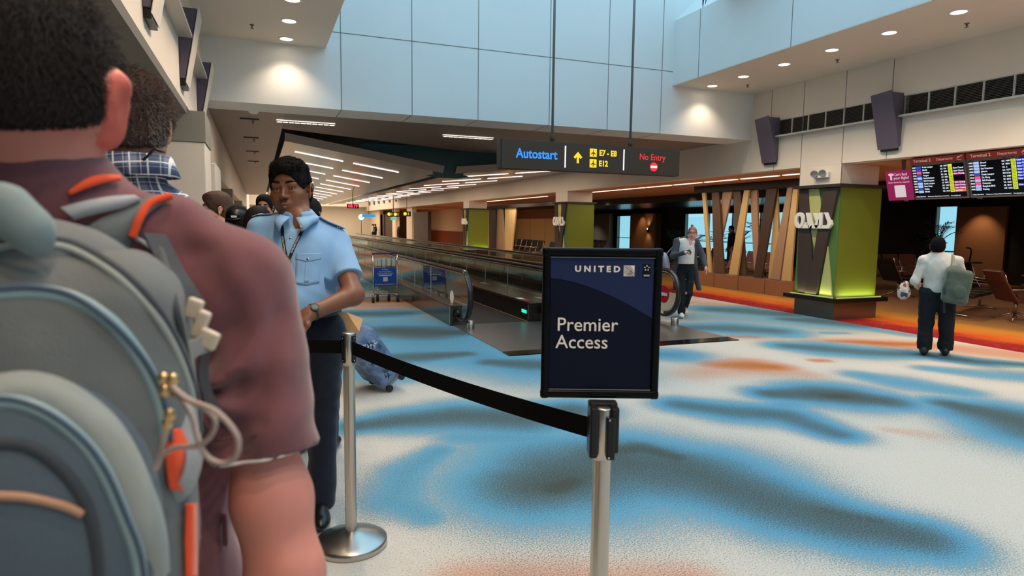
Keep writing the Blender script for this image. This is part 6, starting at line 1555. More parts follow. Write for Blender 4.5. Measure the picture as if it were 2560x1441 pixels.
P_, N_ = scatter(ho, 9000, 9); hairs('hair_strands', P_, N_, .035, lhm, t, lambda p_, n_: np.tile(v3(0, 0, -3.0), (len(p_), 1))-n_*.9, n=5, r0=.0006, jit=.12)
t, J, s, hc, HR, hs, p = simple('man with glasses and black hair looking over the long dark hair', 664, 520, 6.6, 1.79, cloth('white_tee', c8(214, 214, 214)), ghair, MATS['skin_tan'], math.radians(165))
gl = G(); HM = Matrix([[*(HR[i]*hs), hc[i]] for i in range(3)]+[[0, 0, 0, 1]])
for q in (-1, 1): gl.tube([HM @ Vector((q*.031+.023*math.cos(a), .096, .001+.017*math.sin(a))) for a in np.linspace(0, 2*PI, 17)[:-1]], .0022, 6, closed=True); gl.tube([HM @ Vector((q*.054, .094, .004)), HM @ Vector((q*.080, .0, .006))], .002, 6)
gl.obj('glasses', black, t)
t, J, s, hc, HR, hs, p = simple('person with dark hair whose face shows between the black cap and the long hair', 622, 560, 6.3, 1.60, cloth('grey_top', c8(70, 70, 74)), ghair, MATS['skin_tan'], math.radians(170))
# someone in pale blue right behind the officer, pulling the suitcase and carrying the paper bag
BL = (float(atd(780, 600, 4.22)[0]), float(atd(780, 600, 4.22)[1]))
t, J, s, hc, HR, hs, p = human('person', 'person in a pale blue shirt almost hidden behind the officer, pulling the suitcase', BL, math.radians(-25), H=1.72, w=.95, skin=MATS['skin_tan'], hairm=ghair, hv=.011, face=False, head=(-.03, .02, 1.60),
    Rw=(.08, .22, .95), Re=(.19, .05, 1.12))
shirt(t, J, s, p, sky, hv=.012); trousers(t, J, s, p, navy, hv=.014); hair_cap(t, hc, HR, hs, ghair, hv=.006)
for q in (-1, 1): sdf_obj('shoe', shoe_sdf(J['Ra'][0]*q, 0, 0), .010, black, t)
# ---------------------------------------------------------------- woman walking towards the walkway
wl_ = onz(1714, 795); WL = (float(wl_[0]), float(wl_[1])+.05); wrz = math.radians(150); wL = L_of(WL, wrz); d0 = float((np.array([*WL, 1.5])-CO)@_fw)
hd = wL(atd(1731, 583, d0)); red_hair = mat('hair_auburn', c8(150, 92, 58), .55, bump=.4, bscale=120)
cg = cloth('grey_cardigan', c8(74, 76, 82), .9, .06)
H_w = float(atd(1731, 563, d0)[2]); sw_ = (H_w+.02)/1.75
t, J, s, hc, HR, hs, p = human('person', 'woman in a long grey cardigan, white top and black trousers walking past the walkway end', WL, wrz, H=H_w+.03, w=.92, skin=skin('skin_rosy', c8(226, 160, 140), .5), hairm=red_hair, hv=.008, head=hd, hrot=(0, 0, -.15), stance=.06, nb=(hd[0]*.6, -.01, hd[2]-.155),
    Re=wL(atd(1682, 640, d0)), Rw=wL(atd(1712, 632, d0-.22)), Rhand=((-.6, .6, .1), (0, -.3, .9), (.1, .3, .9), .8), Le=wL(atd(1757, 640, d0)), Lw=wL(atd(1764, 668, d0-.10)),
    Ra=(.05, .05, .10), La=(-.045, -.30, .17), Lk=(-.06, .06, .47*sw_), Rk=(.06, .06, .49*sw_))
sh_, shf_ = shirt(t, J, s, p, cloth('white_top', c8(222, 214, 206)), z0=1.0*s, hv=.008, wrf=(34, .004), sleeve='none', nb=(hd[0]*.6, -.01, 1.40*s), cutneck='v')
o_ = sh_
trousers(t, J, s, p, mat('black_wool', c8(20, 22, 30), .9), z1=1.02*s, hv=.009, flare=1.15, w2=.9, z0=.06)
for sd in 'RL': a = J[sd+'a']; o = sdf_obj('trainer', shoe_sdf(0, 0, 0, .95), .007, mat('trainer_white', c8(226, 220, 206), .6), t); o.location = (a[0], a[1], max(0, a[2]-.10)); o.rotation_euler = (0 if sd == 'R' else -.35, 0, 0)
cd_ = S(.04)
for q, sd in ((1, 'R'), (-1, 'L')):
    cd_.chain([J[sd+'s'], J[sd+'e'], J[sd+'w']], [.060*s, .050*s, .042*s], k=.03); cd_.cap((q*.03, -.03, 1.46*s), J[sd+'s'], .05*s, .055*s, k=.04)
    cd_.chain([(q*.13*s, -.01, 1.36*s), (q*.14*s, -.02, 1.0*s), ((.17 if q > 0 else -.27)*s, -.06-.06*(q < 0), .52*s)], [.055*s, .062*s, .045*s], k=.05)
cd_.chain([(0, -.09, 1.36*s), (0, -.10, 1.0*s), (0, -.16, .56*s)], [.06, .07, .05], k=.09); cd_.warp(wr(30, .006, 5)); cd_.cut((0, 0, .50*s), (0, .0, -1))
sdf_obj('cardigan', cd_, .008, cg, t)
hair_cap(t, hc, HR, hs, red_hair, grow=.004, front=.058, back=-.05, noise=(60, .001), hv=.005)
bn = S(.01); bn.ell((0.01, -.03, .135), (.026, .028, .024)); sdf_obj('hair_bun', Xf2(bn, hc, HR, hs), .005, red_hair, t)
gl = G(); HM = Matrix([[*(HR[i]*hs), hc[i]] for i in range(3)]+[[0, 0, 0, 1]])
for q in (-1, 1): gl.tube([HM @ Vector((q*.031+.024*math.cos(a), .097, .0+.016*math.sin(a))) for a in np.linspace(0, 2*PI, 17)[:-1]], .0022, 6, closed=True); gl.tube([HM @ Vector((q*.055, .094, .004)), HM @ Vector((q*.080, .0, .006))], .0018, 6)
gl.tube([HM @ Vector((-.008, .101, .003)), HM @ Vector((.008, .101, .003))], .002, 6); gl.obj('glasses', mat('glasses_dark_red', c8(70, 24, 24), .4), t)
ph = J['Rw']+v3(-.06, .07, .02); tag(G().box(WL[0]-.03, WL[0]+.03, WL[1]-.006, WL[1]+.006, 0, .09).obj('mobile_phone', black, None), 'dark mobile phone held by the walking woman', 'phone').location = (0, 0, 0)
po = [o for o in bpy.data.objects if o.name.startswith('mobile_phone')][0]; pw = Matrix.Rotation(wrz, 4, 'Z') @ Vector(ph); po.data.transform(Matrix.Translation((-WL[0], -WL[1], -.045))); po.location = (WL[0]+pw.x, WL[1]+pw.y, pw.z); po.rotation_euler = (.9, .3, wrz)
# bag on her right shoulder
bw = J['Re']+v3(.10, -.12, -.12); t2 = thing('shoulder_bag', 'pale lilac and grey bag hanging from the walking woman\'s right shoulder', 'bag', (WL[0], WL[1], 0), wrz)
bg = S(.03); bg.ell(bw+v3(0, 0, -.02), (.06, .11, .15), Rm(0, .2, 0)); bg.ell(bw+v3(.03, -.03, .10), (.05, .09, .07), k=.05); bg.warp(wr(26, .006, 4)); sdf_obj('bag_body', bg, .008, cloth('lilac_cloth', c8(178, 168, 186)), t2)
bg2 = S(.03); bg2.ell(bw+v3(.05, -.06, .12), (.05, .12, .05)); bg2.warp(wr(26, .006, 2)); sdf_obj('bag_flap', bg2, .008, mat('bag_dark', c8(44, 44, 50), .8), t2)
G().tube(cr([J['Rs']+v3(-.02, .05, -.10), J['Rs']+v3(-.03, .02, .062), J['Rs']+v3(.0, -.07, -.02), bw+v3(.0, .0, .14)]), .009, 8).obj('bag_strap', MATS['lilac_cloth'], t2)
# ---------------------------------------------------------------- man with the green backpack looking at the boards
ml = onz(2345, 890); ML = (float(ml[0]), float(ml[1])+.06); mrz = math.radians(-48); mL = L_of(ML, mrz); dm = float((np.array([*ML, 1.2])-CO)@_fw)
hd = mL(atd(2345, 614, dm)); Hm = float(atd(2345, 590, dm)[2])+.02; sm_ = Hm/1.75
t, J, s, hc, HR, hs, p = human('person', 'man in a white shirt and baggy black trousers seen from behind, facing the departure boards', ML, mrz, H=Hm, w=1.12, d=1.25, skin=MATS['skin_warm'], hairm=ghair, hv=.008, face=False, head=(hd[0], hd[1]+.02, hd[2]-.012), hs=1.12, hrot=(0, 0, -.1), stance=.085, nb=(hd[0]*.8, hd[1]*.5, hd[2]-.12),
    Le=(-.25, .0, 1.06*sm_), Lw=(-.20, .20, .98*sm_), Re=(.26, .04, 1.10*sm_), Rw=(.18, .22, 1.12*sm_), Ls=(-.175, .0, 1.37*sm_), Rs=(.175, 0, 1.37*sm_), Ra=(.125, .03, .09*sm_), La=(-.105, -.05, .09*sm_), Rk=(.115, .02, .48*sm_), Lk=(-.105, 0, .48*sm_))
ws = cloth('white_long_sleeve', c8(206, 200, 188), .85, .03)
shirt(t, J, s, p, ws, sleeve='long', z0=.92*s, hv=.008, wrf=(26, .008), nb=(hd[0]*.8, hd[1]*.5, hd[2]-.118), thick=.004)
trousers(t, J, s, p, mat('black_baggy', c8(17, 18, 22), .9), z1=.98*s, hv=.009, flare=1.2, w2=1.22, wrf=(26, .010), z0=.085)
for sd in 'RL': a = J[sd+'a']; sdf_obj('shoe', shoe_sdf(a[0], a[1]+.02, -.1, 1.2), .007, mat('shoe_dark', c8(40, 38, 38), .6), t)
hair_cap(t, hc, HR, hs, mat('hair_soft_black', c8(20, 15, 15), .9, bump=.3, bscale=200, spec=.1), grow=.010, back=-.085, noise=(50, .0015), hv=.005)
GB = thing('backpack', 'olive green backpack hanging from the right shoulder of the man in white', 'backpack', (ML[0], ML[1], 0), mrz)
og = cloth('olive_canvas', c8(84, 92, 80), .75, .05)
bc = v3(.155, -.215, 1.03*s); k_ = S(.03); k_.box(bc, (.085, .045, .155), .05, Rm(.0, .12, -.1)); k_.ell(bc+v3(0, -.05, -.04), (.10, .06, .10), k=.03); k_.ell(bc+v3(-.03, .01, .19), (.085, .06, .06), k=.05); k_.warp(wr(26, .006, 14))
bo = sdf_obj('bag_body', k_, .007, og, GB); k3 = S(.02); k3.ell(bc+v3(-.115, -.03, -.06), (.035, .055, .10)); sdf_obj('side_pocket', k3, .007, MATS['pack_dark'], GB)
k4 = S(.02); k4.ell(bc+v3(.015, -.095, -.055), (.075, .03, .085)); k4.warp(wr(30, .003, 4)); sdf_obj('front_pocket', k4, .007, og, GB)
G().tube(cr([bc+v3(-.05, .02, .20), J['Rs']+v3(-.06, -.12, -.03), J['Rs']+v3(-.06, -.02, .075), J['Rs']+v3(-.06, .10, -.03)]), .016, 8).obj('shoulder_strap', cloth('strap_khaki', c8(140, 138, 120)), GB)
ribbon('loose_strap', cr([bc+v3(-.12, -.02, -.12), bc+v3(-.115, -.0, -.22), bc+v3(-.10, .02, -.33)]), .022, mat('strap_dark', c8(50, 50, 52), .8), GB, .003, (0, -1, 0))
tubeo('zip_line', k_, [(2365, 660), (2385, 650), (2405, 660), (2418, 690)], .003, MATS['pack_dark'], .0, GB) if False else None
G().tube(cr([bc+v3(-.075, -.062, .13), bc+v3(0, -.085, .15), bc+v3(.075, -.06, .12), bc+v3(.115, -.03, .02)]), .004, 6).obj('zip_line', MATS['pack_dark'], GB)
def figured():
    m = bpy.data.materials.new('patterned_pouch'); m.use_nodes = True; nt = m.node_tree; N = nt.nodes; L = nt.links; b = N['Principled BSDF']; b.inputs['Roughness'].default_value = .8
    tc = N.new('ShaderNodeTexCoord'); v = N.new('ShaderNodeTexVoronoi'); v.inputs['Scale'].default_value = 26; L.new(tc.outputs['Object'], v.inputs[0])
    r = N.new('ShaderNodeValToRGB'); r.color_ramp.interpolation = 'CONSTANT'; L.new(v.outputs['Color'], r.inputs[0]); e = r.color_ramp.elements
    e[0].color = (*c8(206, 196, 184), 1); e[1].position = .5; e[1].color = (*c8(150, 58, 52), 1)
    for p_, c in ((.3, c8(48, 50, 62)), (.42, c8(214, 204, 190)), (.62, c8(190, 176, 166)), (.8, c8(60, 70, 92))): q = e.new(p_); q.color = (*c, 1)
    L.new(r.outputs[0], b.inputs['Base Color']); return m
db = thing('drawstring_bag', 'small red and white patterned drawstring bag at the side of the man in white', 'bag', (ML[0], ML[1], 0), mrz)
k5 = S(.02); c5 = v3(-.36, .04, .90*s); k5.ell(c5, (.075, .09, .105)); k5.ell(c5+v3(.02, 0, .10), (.035, .04, .035), k=.04); k5.warp(wr(34, .008, 3)); sdf_obj('pouch', k5, .007, figured(), db)
# figures in the lounge
def sil(x, y, rz, label, top, H=1.6, sit=False, **k): 
    t, J, s, hc, HR, hs, p = human('person', label, (x, y), rz, H=H, skin=MATS['skin_warm'], hairm=ghair, hv=.018, face=False, **k)
    shirt(t, J, s, p, top, hv=.018, sleeve='long'); trousers(t, J, s, p, MATS['dark_trousers'], hv=.02); hair_cap(t, hc, HR, hs, ghair, hv=.009); return t
q_ = onx(1826, 640, 15.5); sil(q_[0], q_[1], 1.2, 'dark figure standing in the lounge behind the slanted fins', MATS['black_top'], 1.62)
# ================================================================ patterned suitcase being pulled along
def plane_cloth():
    m = bpy.data.materials.new('blue_camouflage_cloth'); m.use_nodes = True; nt = m.node_tree; N = nt.nodes; L = nt.links; b = N['Principled BSDF']; b.inputs['Roughness'].default_value = .7
    tc = N.new('ShaderNodeTexCoord'); n = N.new('ShaderNodeTexNoise'); n.inputs['Scale'].default_value = 9; n.inputs['Detail'].default_value = 1; L.new(tc.outputs['Object'], n.inputs[0])
    r = N.new('ShaderNodeValToRGB'); r.color_ramp.interpolation = 'CONSTANT'; L.new(n.outputs['Fac'], r.inputs[0]); e = r.color_ramp.elements
    e[0].color = (*c8(84, 106, 140), 1); e[1].position = .56; e[1].color = (*c8(120, 144, 178), 1)
    for p_, c in ((.45, c8(104, 128, 164)), (.64, c8(92, 114, 148))): q = e.new(p_); q.color = (*c, 1)
    L.new(r.outputs[0], b.inputs['Base Color']); return m
p0 = v3(*onz(958, 978)); p1 = v3(*onz(1012, 944))            # the two wheels on the floor
p0[2] = -.016; wl2 = .25; ez = v3(-.28, -.09, .40); ez /= np.linalg.norm(ez); ex = v3(ez[1], -ez[0], 0); ex /= np.linalg.norm(ex); ey = np.cross(ez, ex)
Ms = Matrix(((ex[0], ey[0], ez[0], p0[0]), (ex[1], ey[1], ez[1], p0[1]), (ex[2], ey[2], ez[2], p0[2]), (0, 0, 0, 1)))
t = thing('suitcase', 'tilted blue cabin suitcase printed with small aeroplanes, on its wheels behind the belt', 'suitcase'); t.matrix_world = Ms
sd_ = -1; D_ = .20 if ey[2] > 0 else -.20; y0_, y1_ = 0, abs(D_)
if D_ < 0: ey = -ey; ex, p0 = -ex, p0+ex*.30; D_ = .20; t.matrix_world = Matrix(((ex[0], ey[0], ez[0], p0[0]), (ex[1], ey[1], ez[1], p0[1]), (ex[2], ey[2], ez[2], p0[2]), (0, 0, 0, 1)))
near_x = 0 if ex[1] > 0 else 1
clo = plane_cloth()
f = S(.01); f.box((wl2*.62, (y0_+y1_)/2, .055+.215), (wl2*.5-.0, D_/2-.04, .175), .045); f.warp(wr(14, .004, 3)); sdf_obj('case_body', f, .007, clo, t)
G().tube([(x, y, .075) for x, y in ((.04, y0_+.02), (wl2*1.2, y0_+.02), (wl2*1.2, y1_-.02), (.04, y1_-.02))], .005, 6, closed=True).obj('piping', black, t)
G().box(.03, wl2*1.18, y0_+.03, y1_-.03, .022, .072).obj('base_tray', mat('tray_grey', c8(150, 146, 138), .5), t, bev=.015)
for x in (.03, wl2*1.18):
    for y in (y0_+.04, y1_-.04): G().cyl((x-.012, y, .024), .024, .024, 18, 'x').obj('wheel', mat('wheel_black', c8(30, 30, 32), .5), t)
for x in (wl2*.35, wl2*.9): G().tube([(x, (y0_+y1_)/2, .47), (x, (y0_+y1_)/2, .58)], .006, 8).obj('pull_handle', ch, t)
G().tube([(wl2*.35-.02, (y0_+y1_)/2, .58), (wl2*.9+.02, (y0_+y1_)/2, .58)], .012, 8).obj('pull_grip', black, t)
rs = np.random.RandomState(4)
PL_ = [(0, 1.0), (.07, .8), (.09, .3), (.9, -.15), (.9, -.3), (.10, -.12), (.08, -.62), (.38, -.88), (.38, -1.0), (0, -.86)]
outl = PL_+[(-x, y) for x, y in PL_[::-1][1:-1]]
cols3 = [mat('print_pale', c8(196, 208, 220), .7), mat('print_dark', c8(40, 50, 68), .7), mat('print_navy', c8(56, 70, 96), .7)]
for i in range(34):
    side = i % 2; a = rs.rand()*6.28; sc = .020+.012*rs.rand()
    if side == 0: o_ = v3(.045+rs.rand()*(wl2*1.1-.05), (y0_ if sd_ > 0 else y1_)-sd_*.3, .10+rs.rand()*.32); dr = v3(0, sd_, 0); U_, V_ = v3(1, 0, 0), v3(0, 0, 1)
    else: o_ = v3(-.3 if near_x == 0 else .7, y0_+.04+rs.rand()*(D_-.08), .10+rs.rand()*.32); dr = v3(1 if near_x == 0 else -1, 0, 0); U_, V_ = v3(0, 1, 0), v3(0, 0, 1)
    Vv = []
    for x, y in outl:
        q = o_+(U_*(x*math.cos(a)-y*math.sin(a))+V_*(x*math.sin(a)+y*math.cos(a)))*sc; h_ = surf(f, q, dr); Vv.append(h_-dr*.0012)
    c_ = sum(Vv)/len(Vv); n = len(Vv); mb('printed_plane', Vv+[c_], [(k, (k+1) % n, n) for k in range(n)], cols3[(0, 1, 1, 2, 0)[i % 5]], t)
t.scale = (1.28, 1.28, 1.28)
# paper bag
kr = mat('kraft_paper', c8(206, 158, 112), .8, noise=.05, nscale=9)
pb = [atd(px, py, 4.50) for px, py in ((857, 779), (907, 797), (893, 832), (868, 853))]
c_ = sum(pb)/4; t = thing('paper_bag', 'brown paper bag held behind the officer, above the suitcase', 'paper bag', tuple(c_))
back = v3(-.01, .13, -.02); fr_ = [q-c_ for q in pb]; inner = [fr_[0]+v3(-.04, -.01, 0), fr_[3]+v3(-.04, -.01, .0)]
V = [inner[0], fr_[0]+v3(.02, -.05, .0), fr_[1], fr_[2], fr_[3]+v3(.0, -.03, -.0), inner[1]]; V2 = [q+back for q in V]
mid = v3(.035, -.075, -.03); n = 6
F = [(0, 1, 12), (1, 2, 12), (2, 3, 12), (3, 4, 12), (4, 5, 12), (5, 0, 12)]+[(6+(k+1) % 6, 6+k, k, (k+1) % 6)[::-1] for k in range(6)]+[(11, 10, 9, 8, 7, 6)]
G().add(V+V2+[mid], F).obj('bag_body', kr, t)
# ================================================================ lounge seats
lea = mat('brown_leather', c8(96, 52, 38), .35, bump=.15, bscale=60, noise=.06); leb = mat('black_leather_seat', c8(22, 18, 18), .4); al = mat('cast_aluminium', c8(196, 178, 162), .25, 1.0); lem = mat('maroon_leather', c8(104, 58, 42), .4)
def slab(prof, x0, x1, th, m, par, name, bev=.012):
    """cushion: side profile polyline (y,z) given thickness, spanning x"""
    V = []; n = len(prof)
    for x in (x0, x1):
        for i, (y, z) in enumerate(prof):
            a = prof[max(i-1, 0)]; b = prof[min(i+1, n-1)]; d = Vector((b[0]-a[0], b[1]-a[1])).normalized(); nn = Vector((-d.y, d.x))
            V += [(x, y, z), (x, y+nn.x*th, z+nn.y*th)]
    F = []
    for i in range(n-1):
        a = 2*i; b = 2*n+2*i; F += [(a, a+2, b+2, b), (a+1, b+1, b+3, a+3), (a, a+1, a+3, a+2), (b, b+2, b+3, b+1)]
    F += [(0, 2*n, 2*n+1, 1), (2*n-2, 2*n-1, 4*n-1, 4*n-2)]
    return G().add(V, F).obj(name, m, par, bev=bev, seg=3)
def lounger(x, y, rz, label, m, group=None, head=True):
    t = thing('lounge_chair', label, 'lounge chair', (x, y, 0), rz, group); W_2 = .25
    slab([(.62, .40), (.36, .43), (.12, .40), (-.02, .42), (-.24, .78), (-.30, .90)], -W_2, W_2, .045, m, t, 'seat_shell')
    slab([(-.235, .80), (-.33, 1.00)], -W_2+.02, W_2-.02, .075, m, t, 'head_cushion') if head else None
    for s in (-1, 1):
        G().tube([(s*W_2, .62, .40), (s*W_2, .36, .41), (s*W_2, .10, .38), (s*W_2, -.02, .40), (s*W_2, -.26, .78), (s*W_2, -.31, .92)], .013, 8).obj('side_rail', al, t)
        G().tube([(s*(W_2+.02), -.16, .62), (s*(W_2+.03), .20, .63), (s*(W_2+.03), .28, .60), (s*(W_2+.01), .40, .42)], .012, 8).obj('armrest', al, t)
    G().tube([(0, .15, .40), (0, .15, .28), (0, .15, .14)], [.03, .035, .03], 12).obj('pedestal', al, t)
    for a in range(4):
        an = PI/4+a*PI/2; G().tube([(0, .15, .16), (.16*math.cos(an), .15+.16*math.sin(an), .09), (.34*math.cos(an), .15+.34*math.sin(an), .015)], [.022, .016, .013], 8).obj('foot', al, t)
    G().tube([(-W_2, .15, .385), (W_2, .15, .385)], .018, 8).obj('cross_beam', al, t); return t
lounger(12.1, 7.12, math.radians(-110), 'reclining brown leather lounge chair on polished metal feet, facing right', lea).scale = (.9, .9, .88)
lounger(13.45, 10.35, math.radians(-95), 'dark lounge chair on a metal swivel base just right of the green column', leb, head=False)
def bench(x, y, rz, n, label, group, m=leb):
    t = thing('seat_row', label, 'seats', (x, y, 0), rz, group)
    for k in range(n):
        x0 = k*.62; slab([(.50, .42), (.25, .43), (.04, .41), (-.06, .60), (-.12, .84), (-.14, .90)], x0+.03, x0+.57, .05, m, t, 'seat')
        G().tube([(x0, -.13, .88), (x0, -.06, .60), (x0, .04, .40), (x0, .45, .40), (x0, .47, .60), (x0, .10, .63), (x0, .0, .60)], .012, 6).obj('arm_frame', al, t)
    G().tube([(0, .12, .36), (n*.62, .12, .36)], .025, 8).obj('beam', mat('beam_dark', c8(40, 38, 38), .4, .5), t)
    for x0 in (.3, n*.62-.3):
        G().tube([(x0, .12, .36), (x0, .12, .05)], .022, 8).obj('leg', al, t); G().tube([(x0, -.14, .02), (x0, .12, .06), (x0, .40, .02)], .016, 8).obj('foot', al, t)
    return t
sp = [(13.6, 8.6, 200, 4, 'row of black seats behind the reclining brown chair', leb), (15.2, 8.2, 20, 4, 'row of black seats at the right edge of the lounge', leb), (13.2, 16.0, 90, 4, 'row of black seats behind the slanted fins on the left', leb), (16.5, 12.0, 180, 5, 'row of seats in front of the tan wall panel', lem), (12.0, 22.5, 80, 5, 'row of black seats between the second column and the fins', leb), (14.5, 25.5, 85, 4, 'far row of black seats near the tall windows', leb), (10.8, 20.5, 90, 5, 'row of black seats just past the second green column', leb), (11.2, 25.0, 90, 5, 'row of black seats half way to the third green column', leb), (12.8, 13.2, 95, 3, 'short row of dark seats behind the right half of the fins', lem)]
for x, y, a, n, lb, m in sp: bench(x, y, math.radians(a), n, lb, 'seat rows in the lounge', m)
t = thing('side_table', 'small dark table top with a bent metal arm near the tan wall', 'table', (17.3, 11.2, 0)); G().cyl((0, 0, .70), .28, .03, 24).obj('table_top', leb, t, bev=.005); G().cyl((0, 0, .0), .03, .70, 12).obj('stem', al, t); G().tube([(.0, 0, .73), (.05, 0, 1.0), (.0, .0, 1.08), (-.15, 0, 1.1)], .02, 8).obj('bent_arm', leb, t); G().cyl((0, 0, 0), .2, .02, 24).obj('foot_disc', al, t)
# ================================================================ plants by the lounge windows
lf = mat('leaf_green', c8(52, 92, 56), .45); lf2 = mat('leaf_dark', c8(30, 58, 38), .45); pot = mat('dark_planter', c8(40, 34, 30), .6)
def leafg(g, base, tip, w_, up=Vector((0, 0, 1)), n=5, droop=.2):
    base = Vector(base); tip = Vector(tip); d = tip-base; L_ = d.length; sd = d.cross(up).normalized(); V = []; F = []
    for i in range(n+1):
        s = i/n; p = base.lerp(tip, s)-up*droop*L_*s*s; ww = w_*math.sin(PI*min(1, s*.92+.08))**.8; V += [p-sd*ww, p, p+sd*ww]
        V[-2] = p-up*.0-up*ww*.25
    for i in range(n):
        for k in range(2): F.append((i*3+k, i*3+k+1, (i+1)*3+k+1, (i+1)*3+k))
    g.add(V, F, True)
def palm(x, y, H, label, m, seed=0, n=9, R_=.9, group=None, frond=True):
    r = random.Random(seed); t = thing('potted_palm', label, 'plant', (x, y, 0), 0, group)
    G().lathe([(0, .0), (.16, 0), (.22, .42), (.20, .42), (.19, .36), (0, .36)], n=20).obj('planter', pot, t)
    G().tube([(0, 0, .36), (.03, .02, H*.45), (0, .03, H*.62)], [.035, .028, .018], 8).obj('trunk', mat('trunk_brown', c8(84, 66, 48), .8), t)
    for k in range(n):
        a = 2*PI*k/n+r.random()*.5; el_ = .35+r.random()*.9; g = G(); pts = []
        for i in range(9):
            s = i/8; pts.append(Vector((R_*s*math.cos(a)*math.cos(el_*.8), R_*s*math.sin(a)*math.cos(el_*.8)+.03, H*.6+(H*.45*math.sin(el_)+.1)*(s*1.6-s*s*.9))))
        g.tube(pts, [.008*(1-.8*i/8) for i in range(9)], 5)
        if frond:
            for i in range(1, 9):
                for s_2 in (-1, 1):
                    for sub in (0, .5):
                        p = pts[i-1].lerp(pts[i], sub); tt = (pts[i]-pts[i-1]).normalized(); sd = tt.cross(Vector((0, 0, 1))).normalized()*s_2
                        leafg(g, p, p+(sd*.8+tt*.75+Vector((0, 0, .1)))*.24*math.sin(PI*(i/9.5)), .013, n=3)
        else:
            for i in range(2, 9, 1): tt = (pts[i]-pts[i-1]).normalized(); sd = tt.cross(Vector((0, 0, 1))).normalized()*(1 if i % 2 else -1); leafg(g, pts[i], pts[i]+(sd*.7+tt*.5)*.22, .06, n=4)
        g.obj('frond', m, t)
    return t
palm(17.75, 12.35, 1.9, 'feathery palm in front of the narrow window behind the man in white', lf, 3, 9, .55)
palm(18.3, 13.2, 1.5, 'leafy plant low in the narrow window behind the man in white', lf2, 5, 12, .6, frond=False)
for i, (x, y, H, fr, lb) in enumerate(((18.6, 26.0, 1.5, True, 'palm at the left end of the wide lounge window'), (18.6, 24.3, 1.3, True, 'palm in the wide lounge window behind the second fin'), (18.4, 22.6, 1.45, False, 'dark leafy plant in the middle of the wide lounge window'), (18.3, 19.9, 2.1, False, 'tall dark leafy plant at the right of the wide lounge window'), (18.6, 21.3, 1.5, True, 'palm beside the tall dark plant in the wide lounge window'))):
    palm(x, y, H, lb, lf if fr else lf2, 20+i, 11, .9, 'plants along the lounge window', fr)
t = palm(8.9, 2.4, .1, 'dark plant leaves hanging at the top of the light well', lf2, 44, 1, .1) if False else None
pt = atd(1760, -30, 9.6); t = thing('hanging_leaves', 'two dark green leaf tips hanging at the top of the light well', 'plant', tuple(pt))
g = G(); leafg(g, (0, 0, 0), (-.01, 0, -.30), .045, up=Vector((.6, -.8, 0)), droop=0); leafg(g, (.10, .02, .03), (.03, 0, -.25), .03, up=Vector((.6, -.8, 0)), droop=0); leafg(g, (0, 0, 0), (-.15, .1, .30), .05, up=Vector((.6, -.8, 0)), droop=0); g.obj('leaves', mat('leaf_deep_teal', c8(20, 70, 66), .5), t)
G().box(.2, 1.2, -.6, .6, .30, .62).obj('planter_edge', white, t)
# ================================================================ far part of the concourse
cw = mat('far_cream', c8(226, 204, 172), .7); dk = mat('far_dark_door', c8(70, 48, 38), .6); rust = mat('rust_wainscot', c8(134, 66, 34), .6)
def px_wall(x, px0, px1): return sorted((float(onx(px0, 560, x)[1]), float(onx(px1, 560, x)[1])))
ya, yb = px_wall(13.0, 1072, 1150)
struct(G().box(13.0, 13.2, 42, 60, 0, LZ).obj('wall_right', cw)); struct(G().box(12.9, 12.999, 42, 56, 0, 1.05).obj('trim_4', rust))
struct(G().box(16.0, 16.2, 33.4, 44, 0, 2.62).obj('wall_right', mat('kiosk_yellow_cream', c8(236, 206, 150), .6))); struct(G().box(15.8, 15.99, 33.4, 40.5, 1.95, 2.35).obj('trim_5', mat('kiosk_brown_band', c8(150, 104, 66), .6)))
struct(G().box(15.9, 15.99, 40.5, 44, 0, 1.05).obj('trim_4', rust))
for y in (34.5, 37, 39.5, 42): spot((14.4, y, 2.5), 190, (1, .86, .62), 130, .7, rot=(0, .5, 0), r=.1)  # spots added to brighten the kiosk wall
for k in range(3): y = 35.2+2.3*k; G().box(15.99, 16.0, y-.01, y+.01, .0, 1.95).obj('trim_6', mat('panel_joint_brown', c8(130, 104, 70), .6))['kind'] = 'structure'
for i, (a, b, c, d, m, lb) in enumerate(((1222, 1240, 1226, 1240, 'd', 'dark brown'), (1243, 1256, 1240, 1262, 't', 'tan'), (1262, 1290, 1262, 1278, 'y', 'pale yellow'), (1216, 1221, 1212, 1222, 'y', 'narrow yellow'))):
    Yt = [float(onx(q, 540, 10.6)[1]) for q in (a, b)]; Yb_ = [float(onx(q, 620, 10.6)[1]) for q in (c, d)]
    V = [(xx, y, z) for xx in (10.6, 10.66) for y, z in ((Yt[0], 2.3), (Yt[1], 2.3), (Yb_[1], .02), (Yb_[0], .02))]
    tag(G().add(V, [(0, 1, 2, 3), (7, 6, 5, 4), (0, 4, 5, 1), (1, 5, 6, 2), (2, 6, 7, 3), (3, 7, 4, 0)]).obj('screen_fin', cols[m]), lb+' slanted fin of the small far screen between the two far green columns', 'screen fin', 'fins of the far screen')
tag(G().box(10.5, 10.75, 20.5, 31, 2.31, 2.45).obj('header_beam', dkw), 'dark header beam above the far slanted fins', 'beam')
for y in (36, 41, 47, 54): spot((10.6, y, 2.55), 90, (1, .82, .6), 130, .7, r=.1)
for i, (a, b, lb) in enumerate(((1036, 1072, 'nearest of the tall dark doors far along the right side'), (965, 984, 'second tall dark door far along the right side'), (953, 962, 'third tall dark door far along the right side'), (904, 922, 'last tall dark door at the far end of the concourse'))):
    y0, y1 = px_wall(9.6, a, b); y1 = min(y1, 54.9) if i < 3 else 54.9; y0 = min(y0, 53.6); tag(G().box(9.55, 9.75, y0, y1, 0, 2.3).obj('dark_door', dk), lb, 'door', 'tall dark doors far along the concourse')
